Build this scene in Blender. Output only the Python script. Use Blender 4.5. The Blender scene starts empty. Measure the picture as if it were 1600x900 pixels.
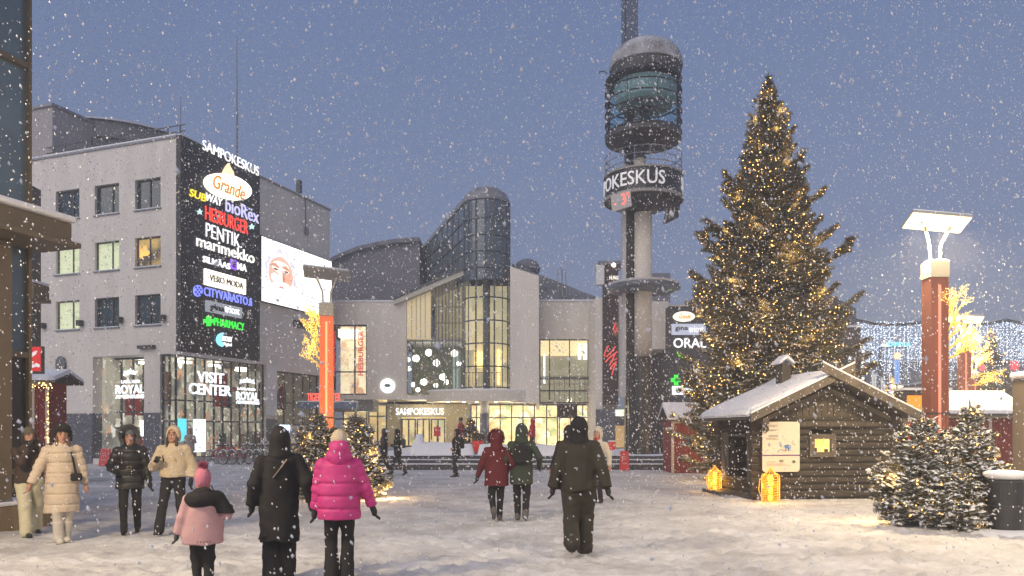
import bpy, math, random
import numpy as np
from mathutils import Vector, Matrix, Euler

random.seed(7)
RNG = np.random.default_rng(11)
S = bpy.context.scene
C = S.collection
R = math.radians

# ------------------------------------------------------------------ camera
FPX, CX, HY, EYE = 1200.0, 800.0, 672.0, 1.65     # focal length in photo pixels, centre column, horizon row, eye height
cam_d = bpy.data.cameras.new('camera')
cam = bpy.data.objects.new('camera', cam_d); C.objects.link(cam)
cam_d.sensor_width = 36.0
cam_d.lens = 36.0 * FPX / 1600.0
cam_d.shift_y = (HY - 450.0) / 1600.0
cam_d.clip_start = 0.05
cam_d.clip_end = 3000
cam.location = (0, 0, EYE)
cam.rotation_euler = (R(90), 0, 0)
cam_d.dof.use_dof = True
cam_d.dof.focus_distance = 14.0
cam_d.dof.aperture_fstop = 3.2
S.camera = cam

# ------------------------------------------------------------------ sky, sun, exposure
world = bpy.data.worlds.new('World'); S.world = world; world.use_nodes = True
nt = world.node_tree; nt.nodes.clear()
wo = nt.nodes.new('ShaderNodeOutputWorld'); bg = nt.nodes.new('ShaderNodeBackground')
sky = nt.nodes.new('ShaderNodeTexSky'); sky.sky_type = 'NISHITA'; sky.sun_disc = False
sky.sun_elevation = R(32); sky.sun_rotation = R(215); sky.dust_density = 2.0; sky.ozone_density = 2.5
tcw = nt.nodes.new('ShaderNodeTexCoord'); sepw = nt.nodes.new('ShaderNodeSeparateXYZ')
ramp = nt.nodes.new('ShaderNodeValToRGB')
ramp.color_ramp.elements[0].position = 0.0; ramp.color_ramp.elements[0].color = (0.230, 0.238, 0.335, 1)
ramp.color_ramp.elements[1].position = 0.62; ramp.color_ramp.elements[1].color = (0.118, 0.160, 0.320, 1)
e = ramp.color_ramp.elements.new(0.22); e.color = (0.170, 0.198, 0.340, 1)
nzw = nt.nodes.new('ShaderNodeTexNoise'); nzw.inputs['Scale'].default_value = 2.2; nzw.inputs['Detail'].default_value = 3
mulw = nt.nodes.new('ShaderNodeMixRGB'); mulw.blend_type = 'MULTIPLY'; mulw.inputs[0].default_value = 0.16
scl = nt.nodes.new('ShaderNodeMixRGB'); scl.blend_type = 'MULTIPLY'; scl.inputs[0].default_value = 1.0
scl.inputs[2].default_value = (8.5, 9.4, 9.2, 1)
mixw = nt.nodes.new('ShaderNodeMixRGB'); mixw.inputs[0].default_value = 0.93
L = nt.links.new
L(tcw.outputs['Generated'], sepw.inputs[0]); L(sepw.outputs['Z'], ramp.inputs[0])
L(tcw.outputs['Generated'], nzw.inputs['Vector'])
L(ramp.outputs[0], mulw.inputs[1]); L(nzw.outputs['Fac'], mulw.inputs[2])
L(mulw.outputs[0], scl.inputs[1])
L(sky.outputs[0], mixw.inputs[1]); L(scl.outputs[0], mixw.inputs[2])
L(mixw.outputs[0], bg.inputs['Color']); bg.inputs['Strength'].default_value = 0.1
L(bg.outputs[0], wo.inputs[0])

sun_d = bpy.data.lights.new('sun', 'SUN'); sun = bpy.data.objects.new('sun', sun_d); C.objects.link(sun)
sun_d.energy = 1.5; sun_d.angle = R(70); sun_d.color = (1.0, 0.90, 0.83)
_v = Vector((-math.sin(R(35)) * math.cos(R(32)), -math.cos(R(35)) * math.cos(R(32)), math.sin(R(32))))
sun.rotation_euler = _v.to_track_quat('Z', 'Y').to_euler()

S.view_settings.view_transform = 'Standard'; S.view_settings.look = 'None'
S.view_settings.exposure = 0.5; S.view_settings.gamma = 1.0
S.view_settings.use_curve_mapping = False
S.cycles.max_bounces = 6; S.cycles.diffuse_bounces = 2; S.cycles.glossy_bounces = 3
S.cycles.transmission_bounces = 4; S.cycles.transparent_max_bounces = 16; S.cycles.volume_bounces = 0
S.cycles.sample_clamp_indirect = 2.0; S.cycles.caustics_reflective = False; S.cycles.caustics_refractive = False
S.cycles.use_denoising = True
S.cycles.volume_step_rate = 8

# ------------------------------------------------------------------ object helpers
def tag(o, label=None, cat=None, group=None, kind=None):
    if label: o['label'] = label
    if cat: o['category'] = cat
    if group: o['group'] = group
    if kind: o['kind'] = kind
    return o

def thing(name, label, cat, loc=(0, 0, 0), rz=0.0, group=None):
    o = bpy.data.objects.new(name, None); C.objects.link(o)
    o.empty_display_size = 0.3
    o.location = loc; o.rotation_euler = (0, 0, rz)
    return tag(o, label, cat, group)

def root_matrix(o):
    m = Matrix.Identity(4)
    while o is not None:
        m = (Matrix.Translation(o.location) @ o.rotation_euler.to_matrix().to_4x4()) @ m
        o = o.parent
    return m

def copy_tree(o, parent=None):
    kids = [k for k in bpy.data.objects if k.parent == o]
    c = o.copy(); C.objects.link(c); c.parent = parent
    for k in kids: copy_tree(k, c)
    return c

class MB:
    """collects polygons; build() links them as one mesh object"""
    def __init__(s): s.v = []; s.f = []; s.m = []; s.n = 0; s.cur = 0
    def add(s, verts, faces, mi=None):
        mi = s.cur if mi is None else mi
        b = s.n; s.v.extend([tuple(p) for p in verts]); s.n += len(verts)
        for f in faces: s.f.append(tuple(i + b for i in f)); s.m.append(mi)
        return s
    def hexa(s, p, mi=None):                       # p: 4 bottom points, 4 top points
        return s.add(p, [(0, 3, 2, 1), (4, 5, 6, 7), (0, 1, 5, 4), (1, 2, 6, 5), (2, 3, 7, 6), (3, 0, 4, 7)], mi)
    def box(s, x0, x1, y0, y1, z0, z1, mi=None):
        return s.hexa([(x0, y0, z0), (x1, y0, z0), (x1, y1, z0), (x0, y1, z0), (x0, y0, z1), (x1, y0, z1), (x1, y1, z1), (x0, y1, z1)], mi)
    def bar(s, a, b, w, h=None, mi=None, up=(0, 0, 1)):
        a = Vector(a); b = Vector(b); h = w if h is None else h
        d = (b - a).normalized(); up = Vector(up)
        if abs(d.dot(up)) > .97: up = Vector((0, 1, 0))
        r = d.cross(up).normalized() * (w / 2); u = r.cross(d).normalized() * (h / 2)
        return s.hexa([a - r - u, a + r - u, b + r - u, b - r - u, a - r + u, a + r + u, b + r + u, b - r + u], mi)
    def cyl(s, a, b, r0, r1=None, n=10, caps=True, mi=None):
        a = Vector(a); b = Vector(b); r1 = r0 if r1 is None else r1
        d = (b - a).normalized(); up = Vector((0, 0, 1)) if abs(d.z) < .95 else Vector((1, 0, 0))
        x = d.cross(up).normalized(); y = d.cross(x).normalized()
        vs = []
        for c, r in ((a, r0), (b, r1)):
            for k in range(n):
                t = 2 * math.pi * k / n
                vs.append(c + (x * math.cos(t) + y * math.sin(t)) * r)
        fs = [(k, (k + 1) % n, n + (k + 1) % n, n + k) for k in range(n)]
        if caps: fs += [tuple(range(n - 1, -1, -1)), tuple(range(n, 2 * n))]
        return s.add(vs, fs, mi)
    def tube(s, pts, r, n=6, mi=None, closed=False):
        pts = [Vector(p) for p in pts]; rr = r if isinstance(r, (list, tuple)) else [r] * len(pts)
        vs = []; N = len(pts); prev = None
        for i, p in enumerate(pts):
            if closed: d = pts[(i + 1) % N] - pts[i - 1]
            else: d = pts[min(i + 1, N - 1)] - pts[max(i - 1, 0)]
            d.normalize()
            if prev is None:
                up = Vector((0, 0, 1)) if abs(d.z) < .95 else Vector((1, 0, 0))
                x = d.cross(up).normalized()
            else:
                x = (prev - d * prev.dot(d)).normalized()
            prev = x; y = d.cross(x)
            for k in range(n):
                t = 2 * math.pi * k / n
                vs.append(p + (x * math.cos(t) + y * math.sin(t)) * rr[i])
        fs = []
        for i in range(N if closed else N - 1):
            j = (i + 1) % N
            for k in range(n):
                fs.append((i * n + k, i * n + (k + 1) % n, j * n + (k + 1) % n, j * n + k))
        if not closed: fs += [tuple(range(n - 1, -1, -1)), tuple(range((N - 1) * n, N * n))]
        return s.add(vs, fs, mi)
    def lathe(s, prof, c=(0, 0, 0), n=24, mi=None, a0=0.0, a1=2 * math.pi, sx=1, sy=1):
        vs = []; full = abs(a1 - a0 - 2 * math.pi) < 1e-6
        m = n if full else n + 1
        for r, z in prof:
            for k in range(m):
                t = a0 + (a1 - a0) * k / n
                vs.append((c[0] + r * math.cos(t) * sx, c[1] + r * math.sin(t) * sy, c[2] + z))
        fs = []
        for i in range(len(prof) - 1):
            for k in range(n):
                k2 = (k + 1) % m
                fs.append((i * m + k, i * m + k2, (i + 1) * m + k2, (i + 1) * m + k))
        return s.add(vs, fs, mi)
    def prism(s, poly, ext, mi=None):              # poly: 3D points, ext: vector
        e_ = Vector(ext); a = [Vector(p) for p in poly]; b = [p + e_ for p in a]; n = len(a)
        return s.add(a + b, [tuple(range(n - 1, -1, -1)), tuple(range(n, 2 * n))] + [(k, (k + 1) % n, n + (k + 1) % n, n + k) for k in range(n)], mi)
    def ball(s, c, r, n=8, m=5, mi=None, sz=1.0, sx=1.0, sy=1.0):
        prof = [(max(1e-4, r * math.sin(math.pi * i / m)), -r * sz * math.cos(math.pi * i / m)) for i in range(m + 1)]
        return s.lathe(prof, c, n, mi, sx=sx, sy=sy)
    def build(s, name, mats, parent=None, smooth=False, world=True, bevel=0.0, wire=None, solid=0.0, recenter=True):
        mats = mats if isinstance(mats, (list, tuple)) else [mats]
        vs = s.v; loc = (0, 0, 0)
        if parent is not None and world:
            mi = root_matrix(parent).inverted(); A = np.array(mi)
            V = np.array(vs, dtype=float); V = V @ A[:3, :3].T + A[:3, 3]; vs = V.tolist()
        elif parent is None and recenter and len(vs):
            V = np.array(vs, dtype=float); lo = V.min(0); hi = V.max(0)
            loc = ((lo[0] + hi[0]) / 2, (lo[1] + hi[1]) / 2, lo[2]); vs = (V - np.array(loc)).tolist()
        me = bpy.data.meshes.new(name); me.from_pydata(vs, [], s.f)
        for m in mats: me.materials.append(m)
        if len(mats) > 1: me.polygons.foreach_set('material_index', s.m)
        if smooth: me.polygons.foreach_set('use_smooth', [True] * len(me.polygons))
        me.update()
        o = bpy.data.objects.new(name, me); C.objects.link(o); o.location = loc
        if parent is not None: o.parent = parent
        if solid: md = o.modifiers.new('solid', 'SOLIDIFY'); md.thickness = solid
        if bevel: md = o.modifiers.new('bevel', 'BEVEL'); md.width = bevel; md.segments = 2; md.limit_method = 'ANGLE'
        return o

def build_split(mb, name, mats, parent=None, **k):
    """one mesh object for every loose piece collected in mb"""
    par = list(range(len(mb.v)))
    def fd(a):
        while par[a] != a: par[a] = par[par[a]]; a = par[a]
        return a
    for f in mb.f:
        for q in f[1:]: par[fd(q)] = fd(f[0])
    grp = {}
    for f, m in zip(mb.f, mb.m): grp.setdefault(fd(f[0]), []).append((f, m))
    out = []
    for fs in grp.values():
        ids = sorted({i for f, _ in fs for i in f}); mp = {i: j for j, i in enumerate(ids)}; q = MB()
        q.v = [mb.v[i] for i in ids]; q.n = len(ids); q.f = [tuple(mp[i] for i in f) for f, _ in fs]; q.m = [m for _, m in fs]
        out.append(q.build(name, mats, parent, **k))
    return out

def np_mesh(name, V, F, mats, parent=None, mi=None, smooth=False, world=True):
    """V (n,3) array, F (m,k) array of equal sized faces"""
    V = np.asarray(V, dtype=np.float32); F = np.asarray(F, dtype=np.int32)
    loc = (0, 0, 0)
    if parent is not None and world:
        A = np.array(root_matrix(parent).inverted()); V = V @ A[:3, :3].T + A[:3, 3]
    elif parent is None and len(V):
        lo = V.min(0); hi = V.max(0); loc = ((lo[0] + hi[0]) / 2, (lo[1] + hi[1]) / 2, lo[2]); V = V - np.array(loc)
    V = np.ascontiguousarray(V, dtype=np.float32)
    me = bpy.data.meshes.new(name)
    me.vertices.add(len(V)); me.vertices.foreach_set('co', V.ravel())
    k = F.shape[1]; me.loops.add(F.size); me.loops.foreach_set('vertex_index', F.ravel())
    me.polygons.add(len(F)); me.polygons.foreach_set('loop_start', np.arange(0, F.size, k, dtype=np.int32))
    for m in (mats if isinstance(mats, (list, tuple)) else [mats]): me.materials.append(m)
    if mi is not None: me.polygons.foreach_set('material_index', np.asarray(mi, dtype=np.int32))
    me.polygons.foreach_set('use_smooth', np.full(len(F), bool(smooth)))
    me.update(calc_edges=True); me.validate()
    o = bpy.data.objects.new(name, me); C.objects.link(o); o.location = loc
    if parent is not None: o.parent = parent
    return o

# ------------------------------------------------------------------ placing: photo pixel at a depth -> point in the world
def at(px, py, Y): return Vector(((px - CX) / FPX * Y, Y, EYE + (HY - py) / FPX * Y))
def gx(px, Y): return (px - CX) / FPX * Y
def gz(py, Y): return EYE + (HY - py) / FPX * Y

class Fac:
    """a vertical plane through (ox, oy) along (dx, dy); o is the distance out of it, towards the square"""
    def __init__(s, ox, oy, dx, dy):
        l = math.hypot(dx, dy); s.o = (ox, oy); s.d = (dx / l, dy / l)
        n = (s.d[1], -s.d[0])
        if n[0] * -ox + n[1] * -oy < 0: n = (-n[0], -n[1])
        s.n = n
    def u(s, px):
        k = (px - CX) / FPX
        return (k * s.o[1] - s.o[0]) / (s.d[0] - k * s.d[1])
    def Y(s, px): return s.o[1] + s.d[1] * s.u(px)
    def z(s, px, py): return EYE + (HY - py) / FPX * s.Y(px)
    def P(s, u, z, o=0.0): return Vector((s.o[0] + s.d[0] * u + s.n[0] * o, s.o[1] + s.d[1] * u + s.n[1] * o, z))
    def box(s, mb, u0, u1, z0, z1, o0, o1, mi=None):
        return mb.hexa([s.P(u0, z0, o0), s.P(u1, z0, o0), s.P(u1, z0, o1), s.P(u0, z0, o1), s.P(u0, z1, o0), s.P(u1, z1, o0), s.P(u1, z1, o1), s.P(u0, z1, o1)], mi)
    def quad(s, mb, u0, u1, z0, z1, o, mi=None):
        return mb.add([s.P(u0, z0, o), s.P(u1, z0, o), s.P(u1, z1, o), s.P(u0, z1, o)], [(0, 1, 2, 3)], mi)

def wall_cells(mb, F, u0, u1, z0, z1, opens, th=0.35, o=0.0, mi=None):
    if u1 < u0: u0, u1 = u1, u0
    opens = [(min(a, b), max(a, b), c, d) for a, b, c, d in opens]
    us = sorted({u0, u1, *[t for a in opens for t in a[:2] if u0 < t < u1]})
    for i in range(len(us) - 1):
        um = (us[i] + us[i + 1]) / 2
        blk = sorted([(max(a[2], z0), min(a[3], z1)) for a in opens if a[0] < um < a[1]])
        z = z0
        for b0, b1 in blk:
            if b0 > z + 1e-4: F.box(mb, us[i], us[i + 1], z, b0, o - th, o, mi)
            z = max(z, b1)
        if z < z1 - 1e-4: F.box(mb, us[i], us[i + 1], z, z1, o - th, o, mi)

# ------------------------------------------------------------------ materials
_mats = {}
def M(name, col=(.5, .5, .5), rough=.7, metal=0.0, var=0.0, scale=4.0, bump=0.0, emit=None, es=0.0, alpha=None, spec=None, detail=5.0, stretch=None, trans=0.0, col2=None, bscale=None):
    if name in _mats: return _mats[name]
    m = bpy.data.materials.new(name); m.use_nodes = True; n = m.node_tree.nodes; l = m.node_tree.links
    b = n['Principled BSDF']; b.inputs['Roughness'].default_value = rough; b.inputs['Metallic'].default_value = metal
    b.inputs['Base Color'].default_value = (*col, 1)
    if spec is not None: b.inputs['Specular IOR Level'].default_value = spec
    if var or bump or col2:
        tc = n.new('ShaderNodeTexCoord'); mp = n.new('ShaderNodeMapping'); l.new(tc.outputs['Object'], mp.inputs[0])
        if stretch: mp.inputs['Scale'].default_value = stretch
        nz = n.new('ShaderNodeTexNoise'); nz.inputs['Scale'].default_value = scale; nz.inputs['Detail'].default_value = detail; nz.inputs['Roughness'].default_value = .62
        l.new(mp.outputs[0], nz.inputs['Vector'])
        if var or col2:
            cr = n.new('ShaderNodeValToRGB'); cr.color_ramp.elements[0].position = .3; cr.color_ramp.elements[1].position = .7
            c2 = col2 if col2 else tuple(min(1, c * (1 + var)) for c in col); c1 = col if col2 else tuple(c * (1 - var) for c in col)
            cr.color_ramp.elements[0].color = (*c1, 1); cr.color_ramp.elements[1].color = (*c2, 1)
            l.new(nz.outputs['Fac'], cr.inputs[0]); l.new(cr.outputs[0], b.inputs['Base Color'])
        if bump:
            nb = nz
            if bscale:
                nb = n.new('ShaderNodeTexNoise'); nb.inputs['Scale'].default_value = bscale; nb.inputs['Detail'].default_value = 4; l.new(mp.outputs[0], nb.inputs['Vector'])
            bp = n.new('ShaderNodeBump'); bp.inputs['Strength'].default_value = 1.0; bp.inputs['Distance'].default_value = bump
            l.new(nb.outputs['Fac'], bp.inputs['Height']); l.new(bp.outputs[0], b.inputs['Normal'])
    if emit is not None:
        b.inputs['Emission Color'].default_value = (*emit, 1); b.inputs['Emission Strength'].default_value = es
    _mats[name] = m
    return m

def E(name, col=(1, 1, 1), s=1.0, sample=False):
    """something that gives off light itself: lamps, screens, lit letters"""
    if name in _mats: return _mats[name]
    m = M(name, tuple(c * .5 for c in col), .6, emit=col, es=s)
    m.cycles.emission_sampling = 'AUTO' if sample else 'NONE'
    return m

def glass(name, tint=(.75, .85, .85), refl=.5, rough=.03, clear=.75):
    """window pane: part mirror (fresnel), rest see-through tinted"""
    if name in _mats: return _mats[name]
    m = bpy.data.materials.new(name); m.use_nodes = True; n = m.node_tree.nodes; l = m.node_tree.links; n.clear()
    o = n.new('ShaderNodeOutputMaterial'); mx = n.new('ShaderNodeMixShader'); t = n.new('ShaderNodeBsdfTransparent'); g = n.new('ShaderNodeBsdfGlossy')
    t.inputs[0].default_value = (*[c * clear for c in tint], 1); g.inputs['Roughness'].default_value = rough; g.inputs[0].default_value = (.9, .95, 1, 1)
    fr = n.new('ShaderNodeLayerWeight'); fr.inputs['Blend'].default_value = refl
    l.new(fr.outputs['Fresnel'], mx.inputs[0]); l.new(t.outputs[0], mx.inputs[1]); l.new(g.outputs[0], mx.inputs[2]); l.new(mx.outputs[0], o.inputs[0])
    _mats[name] = m
    return m

def lit_interior(name, cols, strength, su=1.4, sz=1.6, base=(1.0, .78, .45), mixv=.55):
    """back wall of a lit shop: goods on shelves in warm light"""
    if name in _mats: return _mats[name]
    m = bpy.data.materials.new(name); m.use_nodes = True; n = m.node_tree.nodes; l = m.node_tree.links
    b = n['Principled BSDF']
    tc = n.new('ShaderNodeTexCoord'); mp = n.new('ShaderNodeMapping'); l.new(tc.outputs['Object'], mp.inputs[0])
    mp.inputs['Scale'].default_value = (su, su, sz)
    vo = n.new('ShaderNodeTexVoronoi'); vo.distance = 'CHEBYCHEV'; vo.inputs['Scale'].default_value = 1.6; l.new(mp.outputs[0], vo.inputs['Vector'])
    cr = n.new('ShaderNodeValToRGB'); cr.color_ramp.interpolation = 'CONSTANT'
    els = cr.color_ramp.elements
    for i, c in enumerate(cols):
        p = i / len(cols)
        el = els[0] if i == 0 else (els[1] if i == 1 else els.new(p)); el.position = p; el.color = (*c, 1)
    sp = n.new('ShaderNodeSeparateColor'); l.new(vo.outputs['Color'], sp.inputs[0]); l.new(sp.outputs[0], cr.inputs[0])
    nz = n.new('ShaderNodeTexNoise'); nz.inputs['Scale'].default_value = .8; nz.inputs['Detail'].default_value = 6; l.new(mp.outputs[0], nz.inputs['Vector'])
    mx = n.new('ShaderNodeMixRGB'); mx.inputs[1].default_value = (*base, 1); l.new(cr.outputs[0], mx.inputs[2])
    mr = n.new('ShaderNodeMapRange'); mr.inputs[1].default_value = .4; mr.inputs[2].default_value = .6; mr.inputs[3].default_value = 0; mr.inputs[4].default_value = mixv
    l.new(nz.outputs['Fac'], mr.inputs[0]); l.new(mr.outputs[0], mx.inputs[0])
    l.new(mx.outputs[0], b.inputs['Base Color']); l.new(mx.outputs[0], b.inputs['Emission Color']); b.inputs['Emission Strength'].default_value = strength
    b.inputs['Roughness'].default_value = .8
    m.cycles.emission_sampling = 'NONE'
    _mats[name] = m
    return m

def snow_mat(name='snow', col=(.78, .79, .82), bs=14, bd=.02):
    if name in _mats: return _mats[name]
    m = M(name, col, .75, bump=bd, var=.05, scale=bs, detail=8)
    b = m.node_tree.nodes['Principled BSDF']; b.inputs['Subsurface Weight'].default_value = 0.0
    return m

SNOW = snow_mat()
PLASTER = M('plaster', (.71, .655, .59), .9, var=.09, scale=.8, stretch=(1.6, 1.6, .35), bump=.01, bscale=30)
PLASTER_B = M('plaster_pale', (.73, .67, .58), .9, var=.08, scale=.8, stretch=(1.6, 1.6, .35), bump=.01, bscale=30)
DARK = M('black_panel', (.018, .018, .019), .45, var=.25, scale=2)
FRAME = M('dark_frame', (.05, .052, .055), .5)
STEEL = M('steel', (.34, .34, .33), .38, .8, var=.1, scale=6)
GRANITE = M('granite_cladding', (.10, .105, .125), .5, var=.35, scale=9, bump=.004)
WHITEP = M('white_paint', (.72, .71, .68), .6, var=.04, scale=2)
CREAM = M('cream_cladding', (.66, .57, .38), .6, var=.05, scale=2)
GLASS_SHOP = glass('shop_glass', (.95, .96, .92), .12, .02, .92)
GLASS_DARK = M('dark_window_glass', (.02, .045, .055), .06, 0, spec=.8, var=.5, scale=.8)

# ------------------------------------------------------------------ lettering
def text_geo(txt, bold=0.0, ext=0.0, res=3, shear=0.0):
    bold = bold * .55
    cu = bpy.data.curves.new('txt', 'FONT'); cu.body = txt; cu.size = 1; cu.offset = bold; cu.extrude = ext; cu.resolution_u = res; cu.shear = shear
    ob = bpy.data.objects.new('txt', cu); C.objects.link(ob)
    bpy.context.view_layer.update()
    me = ob.to_mesh()
    V = np.empty(len(me.vertices) * 3, dtype=np.float32); me.vertices.foreach_get('co', V); V = V.reshape(-1, 3)
    F = [tuple(p.vertices) for p in me.polygons]
    ob.to_mesh_clear(); bpy.data.objects.remove(ob); bpy.data.curves.remove(cu)
    lo = V.min(0); hi = V.max(0)
    V = V - lo; V[:, 0] /= max(hi[0] - lo[0], 1e-6); V[:, 1] /= max(hi[1] - lo[1], 1e-6)
    return V, F

def text_on(F, txt, u0, u1, zc, h, o, mat, parent=None, bold=0.02, depth=.05, name='lettering', shear=0.0, slope=0.0):
    V, Fc = text_geo(txt, bold, .01, shear=shear)
    zz = V[:, 2]; zr = max(float(zz.max()), 1e-6)
    mb = MB(); mb.add([F.P(u0 + (u1 - u0) * float(p[0]), zc - h / 2 + h * float(p[1]) + slope * float(p[0]), o + depth * float(p[2]) / zr) for p in V], Fc)
    return mb.build(name, mat, parent)

def text_px(F, txt, x0, x1, yc, hpx, o, mat, parent=None, **k):
    xm = (x0 + x1) / 2; u0, u1 = F.u(x0), F.u(x1); Yc = F.Y(xm)
    return text_on(F, txt, u0, u1, F.z(xm, yc), hpx / FPX * Yc, o, mat, parent, **k)

def plate_px(F, x0, x1, yc, hpx, o0, o1, mat, parent, name='backing'):
    xm = (x0 + x1) / 2; z = F.z(xm, yc); h = hpx / FPX * F.Y(xm); mb = MB()
    F.box(mb, F.u(x0), F.u(x1), z - h / 2, z + h / 2, o0, o1)
    return mb.build(name, mat, parent)

def shape_px(F, pts, o0, o1, mat, parent, name='emblem'):
    """flat outline given as photo pixels on the plane, made into a slab"""
    P0 = [F.P(F.u(x), F.z(x, y), o0) for x, y in pts]
    mb = MB(); n = Vector((F.n[0], F.n[1], 0)) * (o1 - o0)
    mb.prism(P0, n)
    return mb.build(name, mat, parent)

def ell(cx, cy, rx, ry, n=28, a=0.0):
    return [(cx + rx * math.cos(t) * math.cos(a) - ry * math.sin(t) * math.sin(a), cy + rx * math.cos(t) * math.sin(a) + ry * math.sin(t) * math.cos(a)) for t in [2 * math.pi * i / n for i in range(n)]]

def window(F, parent, u0, u1, z0, z1, pane, rec=.15, vs=(.5,), hs=(), bw=.07, frame=None, name='window', label=None):
    frame = frame or FRAME
    if u1 < u0: u0, u1 = u1, u0
    mb = MB()
    F.box(mb, u0, u1, z0, z0 + bw, -rec - .08, -rec); F.box(mb, u0, u1, z1 - bw, z1, -rec - .08, -rec)
    F.box(mb, u0, u0 + bw, z0 + bw, z1 - bw, -rec - .08, -rec); F.box(mb, u1 - bw, u1, z0 + bw, z1 - bw, -rec - .08, -rec)
    for v in vs:
        c = u0 + (u1 - u0) * v; F.box(mb, c - bw / 2, c + bw / 2, z0 + bw, z1 - bw, -rec - .075, -rec - .003)
    for h in hs:
        c = z0 + (z1 - z0) * h; F.box(mb, u0 + bw, u1 - bw, c - bw / 2, c + bw / 2, -rec - .07, -rec - .006)
    w = mb.build(name, frame, parent)
    if label: w['label'] = label
    p = MB(); F.quad(p, u0 + .01, u1 - .01, z0 + .01, z1 - .01, -rec - .05); p.build('pane', pane, w)
    return w
# ================================================================== GROUND, PLATFORM
def fbm(x, y, seed=0, octs=4, f=1.0):
    r = np.random.default_rng(seed); out = 0; a = 1.0
    for o_ in range(octs):
        for _ in range(3):
            th = r.uniform(0, math.pi * 2); ph = r.uniform(0, 6.28)
            out = out + a * np.sin((x * math.cos(th) + y * math.sin(th)) * f + ph + 1.3 * np.sin((y * math.cos(th) - x * math.sin(th)) * f * .7 + ph * 2))
        a *= .55; f *= 1.9
    return out / 3.0

def snow_ground():
    xs = np.concatenate([np.linspace(-60, -16, 45)[:-1], np.linspace(-16, 16, 520), np.linspace(16, 60, 45)[1:]])
    ys = np.concatenate([np.linspace(-8, 3, 20)[:-1], np.geomspace(3, 34, 430), np.linspace(34, 130, 60)[1:]])
    X, Y = np.meshgrid(xs, ys)
    Z = .006 * fbm(X, Y, 3, 4, .9) + .006 * fbm(X, Y, 5, 4, 6.0)
    # trodden footprints: many small shallow pits with raised rims
    r = np.random.default_rng(5)
    dx = xs[60] - xs[59]
    for k in range(7500):
        t = r.uniform(0, 1); py = 4.5 + 24 * t ** 1.3; px = r.uniform(-.75, .75) * py + r.normal(0, .3)
        if abs(px) > 15.5: continue
        a = r.normal(math.pi / 2 if r.uniform() < .6 else 0, .5); l = r.uniform(.13, .22); w = r.uniform(.055, .10); dpt = r.uniform(.010, .030)
        i0, i1 = np.searchsorted(ys, [py - .35, py + .35]); j0, j1 = np.searchsorted(xs, [px - .35, px + .35])
        xx = X[i0:i1, j0:j1] - px; yy = Y[i0:i1, j0:j1] - py
        p = (xx * math.cos(a) + yy * math.sin(a)) / l; q = (-xx * math.sin(a) + yy * math.cos(a)) / w
        d2 = p * p + q * q
        Z[i0:i1, j0:j1] += -dpt * np.exp(-d2 * .9) * 1.3 + dpt * .55 * np.exp(-(np.sqrt(d2) - 1.5) ** 2 * 3)
    fade = np.clip((np.abs(X) - 16) / 10, 0, 1); Z = Z * (1 - .6 * fade)
    ny, nx = X.shape
    V = np.stack([X, Y, Z - .012], -1).reshape(-1, 3)
    idx = np.arange(nx * ny).reshape(ny, nx)
    F = np.stack([idx[:-1, :-1], idx[:-1, 1:], idx[1:, 1:], idx[1:, :-1]], -1).reshape(-1, 4)
    o = np_mesh('ground', V, F, snow_mat('ground_snow', (.68, .655, .63), 9, .03), smooth=True)
    m = o.data.materials[0]; n = m.node_tree.nodes; l = m.node_tree.links; b = n['Principled BSDF']
    # trodden, slightly dirty patches against fresh snow
    tc = n.new('ShaderNodeTexCoord'); nz = n.new('ShaderNodeTexNoise'); nz.inputs['Scale'].default_value = .9; nz.inputs['Detail'].default_value = 9; nz.inputs['Roughness'].default_value = .7
    l.new(tc.outputs['Object'], nz.inputs['Vector'])
    cr = n.new('ShaderNodeValToRGB'); cr.color_ramp.elements[0].position = .38; cr.color_ramp.elements[0].color = (.42, .41, .405, 1)
    cr.color_ramp.elements[1].position = .62; cr.color_ramp.elements[1].color = (.66, .655, .65, 1)
    l.new(nz.outputs['Fac'], cr.inputs[0]); l.new(cr.outputs[0], b.inputs['Base Color'])
    o['kind'] = 'structure'
    mb = MB(); mb.box(-900, 900, -300, 1500, -.9, -.08)
    g = mb.build('terrain', SNOW); g['kind'] = 'structure'
snow_ground()

PX0, PX1 = gx(560, 33.2), 26.0
def platform():
    mb = MB()
    mb.box(PX0 - .6, gx(1400, 36), 32.0, 34, -.05, .20)
    mb.box(PX0 - .3, gx(1400, 36), 32.7, 34, .20, .36)
    mb.box(PX0, gx(1400, 36), 33.2, 66, -.05, .50)
    o = mb.build('entrance_platform', M('step_stone', (.05, .05, .055), .7, var=.3, scale=8), bevel=.015); o['kind'] = 'structure'
    mb = MB(); X = np.linspace(PX0, gx(1400, 36), 160); Ys = np.concatenate([np.linspace(33.25, 36, 10), np.linspace(37, 66, 20)])
    XX, YY = np.meshgrid(X, Ys); Z = .535 + .012 * fbm(XX, YY, 9, 3, 1.5)
    idx = np.arange(XX.size).reshape(XX.shape)
    F = np.stack([idx[:-1, :-1], idx[:-1, 1:], idx[1:, 1:], idx[1:, :-1]], -1).reshape(-1, 4)
    o = np_mesh('platform_snow', np.stack([XX, YY, Z], -1).reshape(-1, 3), F, SNOW, smooth=True); o['kind'] = 'structure'
    mb = MB()
    for y0, y1, z in ((32.1, 32.68, .205), (32.78, 33.18, .365)):
        mb.box(PX0 - .3, gx(1400, 36), y0, y1, z, z + .035)
    o = mb.build('step_snow', SNOW, bevel=.01); o['kind'] = 'structure'
platform()

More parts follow.
